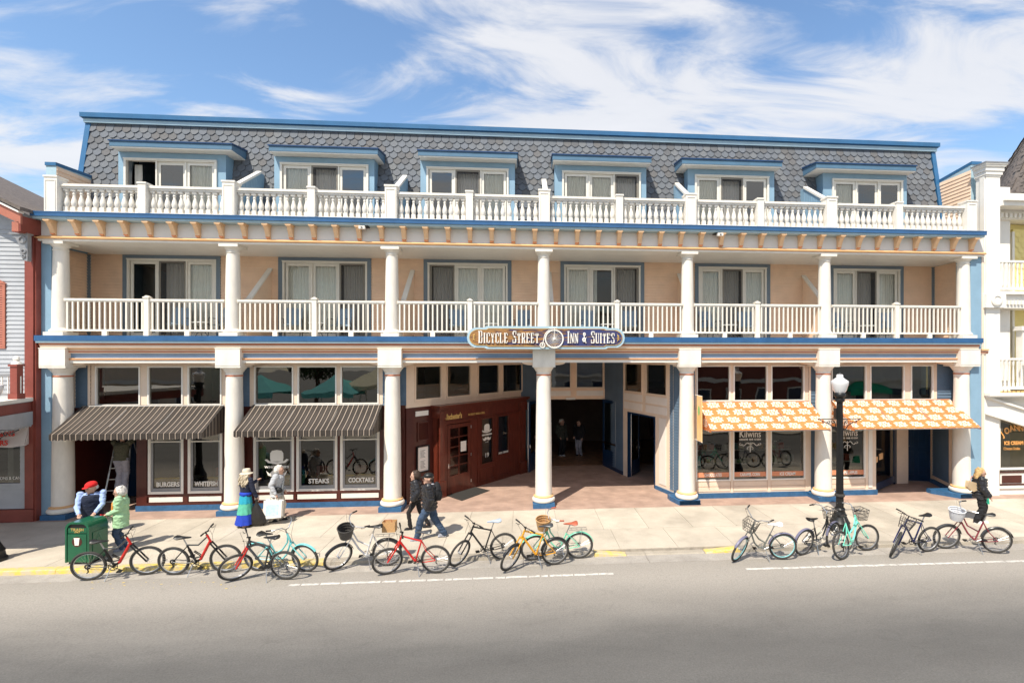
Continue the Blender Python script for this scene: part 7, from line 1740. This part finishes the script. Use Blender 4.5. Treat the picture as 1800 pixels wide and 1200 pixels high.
# woman with the tiered skirt
x, y = gp(432, 924)
A = human('woman with long curly fair hair, cream bucket hat and tiered blue and turquoise skirt', (x, y), R(68), 1.62, feet=((.08, .08, 0), (-.08, -.08, 0)), hands=[(.34, .0, 1.20), (.14, -.24, .80)], top=(c_nvj, .018, .0, 0, 'jacket'), fem=True, shoe=cloth('tan_sandal', (.4, .25, .15)))
cc = {k: cloth(k + '_tier_cloth', c) for k, c in (('cobalt', (.015, .05, .42)), ('cyan', (.02, .32, .45)), ('jade', (.10, .44, .31)))}
def tier(z0, z1, r0, r1, m, nm):
    q = MB(); n = 40; vs = []
    for j in range(5):
        f = j / 4; z = z1 + (z0 - z1) * f; r_ = r1 + (r0 - r1) * f
        for k in range(n): a = 2 * math.pi * k / n; rr_ = r_ * (1 + .06 * f * math.sin(a * 9 + z * 4)); vs.append((rr_ * math.cos(a) * .9 - .10 * (1 - z) * .4, rr_ * math.sin(a), z))
    q.add(vs, [(j * n + k, j * n + (k + 1) % n, (j + 1) * n + (k + 1) % n, (j + 1) * n + k) for j in range(4) for k in range(n)]); q.build(nm, m, A['root'], smooth=True)
tier(.66, .92, .175, .145, cc['cyan'], 'skirt_tier'); tier(.36, .66, .205, .172, cc['jade'], 'skirt_tier'); tier(.08, .36, .25, .202, cc['cobalt'], 'skirt_tier')
q = MB(); q.ball((0, 0, .92), (.16, .17, .10), 14, 8); bake(q, 'blouse', cc['cobalt'], A['root'], .012, 1)
q = MB(); hp = A['hp']; rnd = random.Random(9)
q.ball(hp(-.3, 0, -.1), (.10, .10, .12), 12, 8)
for k in range(46):
    a = rnd.uniform(1.5, 4.8); h0 = A['head']; ph = rnd.uniform(0, 6); ln_ = rnd.uniform(.26, .40); rd = rnd.uniform(.08, .14)
    q.tube([h0 + Vector((-.03 + rd * (1 + .25 * f) * math.cos(a) + .014 * math.sin(ph + f * 11), rd * (1 + .35 * f) * math.sin(a) + .014 * math.cos(ph + f * 11), .02 - ln_ * f)) for f in [i / 9 for i in range(10)]], [.018] * 8 + [.013, .007], 6)
bake(q, 'hair', 'hairg', A['root'], .010, 1)
q = MB(); hd_ = A['head']; q.lathe([(.17, .035), (.165, .05), (.105, .075), (.10, .15), (.085, .17), (.02, .175)], (hd_.x, hd_.y, hd_.z - .02), 20); q.build('hat', cloth('cream_hat_cloth', (.66, .58, .45)), A['root'], smooth=True)
pw = A['wr'][0]; d_ = Matrix.Rotation(R(68), 3, 'Z') @ (pw + Vector((.11, 0, .02))); t = thing('phone', 'black phone held out by the woman in the hat', 'phone', (x + d_.x, y + d_.y, d_.z)); t.rotation_euler = (R(-50), 0, R(52)); q = MB(); q.box(-.035, .035, -.006, .006, -.07, .08); q.build('phone_case', 'black', t); q = MB(); q.box(-.03, .03, -.0075, -.0065, -.06, .07); q.build('screen', 'glassd', t)
bz = Matrix.Rotation(R(68), 3, 'Z') @ A['wr'][1]
t = thing('carrier_bag', 'large black carrier bag hanging from the hand of the woman in the hat', 'bag', (x + bz.x + .03, y + bz.y - .06, .03))
q = MB(); n = 24; vs = []
for j, (z, a_, b_) in enumerate(((0.0, .20, .07), (.06, .26, .10), (.25, .22, .09), (.45, .13, .07), (.58, .05, .04), (.68, .028, .028), (.72, .035, .03))):
    for k in range(n): a = 2 * math.pi * k / n; f_ = 1 + .07 * math.sin(a * 7 + j); vs.append((a_ * f_ * math.cos(a), b_ * f_ * math.sin(a), z))
q.add(vs, [(j * n + k, j * n + (k + 1) % n, (j + 1) * n + (k + 1) % n, (j + 1) * n + k) for j in range(6) for k in range(n)] + [tuple(range(n))]); q.build('sack', mat('black_bag_film', (.025, .022, .02), .4, .3, 9), t, smooth=True)
# woman in the grey shawl
x, y = gp(487, 915)
A = human('older woman in grey shawl and beige trousers walking right past the steaks window', (x, y), R(6), 1.64, feet=((.12, .07, 0), (-.10, -.07, 0)), hands=[(.12, .2, .86), (.06, -.30, .86)], top=(c_shawl, .03, -.06, .04, 'shawl'), bottom=(c_bei, 1.15), head_turn=-8, shoe=c_blk, fem=True, bulk=1.2, lean=3)
hair(A, 'hairw', 'bob')
q = MB(); nk = A['neck']; q.torus((nk.x + .01, 0, nk.z - .005), .06, .035, 'z', 16, 8); q.tube([nk + Vector((.06, -.04, -.02)), nk + Vector((.15, -.06, -.2)), nk + Vector((.15, -.10, -.56))], [.04, .05, .04], 8); bake(q, 'scarf', cloth('patterned_grey_scarf', (.22, .23, .24), v=.5, s=22), A['root'], .010, 1)
q = MB(); q.ball((.07, -.17, .93), (.14, .06, .09), 12, 8); q.build('shoulder_bag', 'black', A['root'], smooth=True)
wv = Matrix.Rotation(R(-4), 3, 'Z') @ A['wr'][1]
t = thing('tote_bag', 'large white and pale blue tote bag carried by the woman in the grey shawl', 'bag', (x + wv.x, y + wv.y - .03, .20), R(4))
q = MB(); q.prism([(-.23, 0), (.23, .02), (.25, .47), (-.20, .50)], -.07, .07); q.build('pouch', 'whiteb', t, bevel=.015); q = MB(); q.prism([(-.17, .07), (.17, .09), (.19, .38), (-.15, .40)], -.074, -.071); q.build('printed_panel', mat('pale_blue_print', (.36, .52, .66), .7, .5, 12, col2=(.62, .66, .66)), t)
q = MB()
for yy in (-.06, .06): q.tube([(-.1, yy, .48), (-.07, yy * .4, .62), (.07, yy * .4, .62), (.11, yy, .48)], .010, 5)
q.build('bag_handle', 'whiteb', t)
# couple
x, y = (gp(733, 948)[0] + gp(777, 945)[0]) / 2, (gp(733, 948)[1] + gp(777, 945)[1]) / 2
A = human('man in black puffer jacket, cap and jeans striding left with a backpack', (x, y), R(184), 1.80, feet=((.34, .09, 0), (-.34, -.09, .02)), hands=[(.04, .16, .86), (.10, -.22, .95)], hip_z=.91, top=(c_puf, .028, -.06, .02, 'jacket'), bottom=(c_jean, 1.22, 'jeans'), head_turn=14, shoe=c_shoe, puff=True, bulk=1.25)
hair(A, 'haird', 'under'); cap(A, 'black')
q = MB(); q.ball((-.19, .0, 1.24), (.11, .15, .26), 14, 10); q.ball((-.26, 0, 1.14), (.07, .12, .15), 12, 8); bake(q, 'backpack', c_blk, A['root'], .012, 1)
q = MB(); nk = A['neck']; q.torus((nk.x - .02, 0, nk.z - .01), .078, .032, 'z', 16, 8); bake(q, 'hood', cloth('pale_grey_hood', (.5, .5, .53)), A['root'], .010, 1)
q = MB(); hp = A['hp']
for s_ in (1, -1): q.ball(hp(1.08, s_ * .4, .05), (.012, .026, .018), 8, 5)
q.build('sunglasses', 'black', A['root'])
x2, y2 = gp(724, 929)
A = human('woman in black puffer jacket and leggings walking beyond the man with the backpack', (x2 + .12, y2), R(184), 1.66, feet=((.18, .06, 0), (-.30, -.06, .03)), hands=[(.08, .2, .85), (.1, -.2, .9)], hip_z=.85, top=(c_puf, .028, -.03, .0, 'jacket'), bottom=(c_leg, .88, 'leggings'), head_turn=10, shoe=c_blk, puff=True, fem=True)
hair(A, 'haird', 'bob')
# blonde woman
x, y = gp(1722, 918)
A = human('blonde woman in shiny black quilted jacket and black trousers, by the right-hand corner', (x, y), R(-28), 1.60, feet=((.09, .08, 0), (-.07, -.08, 0)), hands=[(.2, .2, .9), (.16, -.22, .82)], top=(c_puf, .03, -.06, .03, 'jacket'), bottom=(c_blk, 1.28), shoe=c_wht, puff=True, fem=True, bulk=1.2, head_turn=-8)
hair(A, 'hairb', 'long')
t = thing('shoulder_bag', 'tan and cream shoulder bag behind the blonde woman', 'bag', (x - .27, y - .05, 1.0), R(10)); q = MB(); q.prism([(-.17, .22), (.13, .14), (.15, -.02), (-.02, -.06), (-.20, .06)], -.05, .05); q.build('pouch', mat('tan_bag_leather', (.56, .42, .26), .5), t, bevel=.02); q = MB(); q.tube([(-.12, 0, .18), (.02, .02, .36), (.14, .02, .33), (.12, 0, .12)], .010, 5); q.build('strap', 'tan', t)
t = thing('gift_bag', 'small green carrier bag beyond the blonde woman', 'bag', (x + .36, y + .25, .47)); q = MB(); q.prism([(-.12, 0), (.14, 0), (.10, .28), (-.06, .26)], -.05, .05); q.build('pouch', mat('jade_bag_paper', (.03, .48, .30), .5), t, bevel=.01)
# two people inside the lobby
for (px, hh, m_, lab, tt, bb) in ((987, 1.80, 0, 'dim standing man with pale cap inside the dark lobby', cloth('camouflage_coat', (.06, .065, .05), v=.5), c_blk), (1018, 1.74, 1, 'dim figure in grey trousers inside the dark lobby, right of the other', c_blk, c_grey)):
    yy = 8.2; A = human(lab, (wx(px, yy), yy), R(-60 - 60 * m_), hh, hands=[(.12, .22, .9), (.14, -.2, .95)], top=(tt, .028, -.06, .03, 'coat'), bottom=(bb, 1.1), shoe=c_wht if not m_ else c_blk)
    hair(A, 'hairw' if not m_ else 'haird')
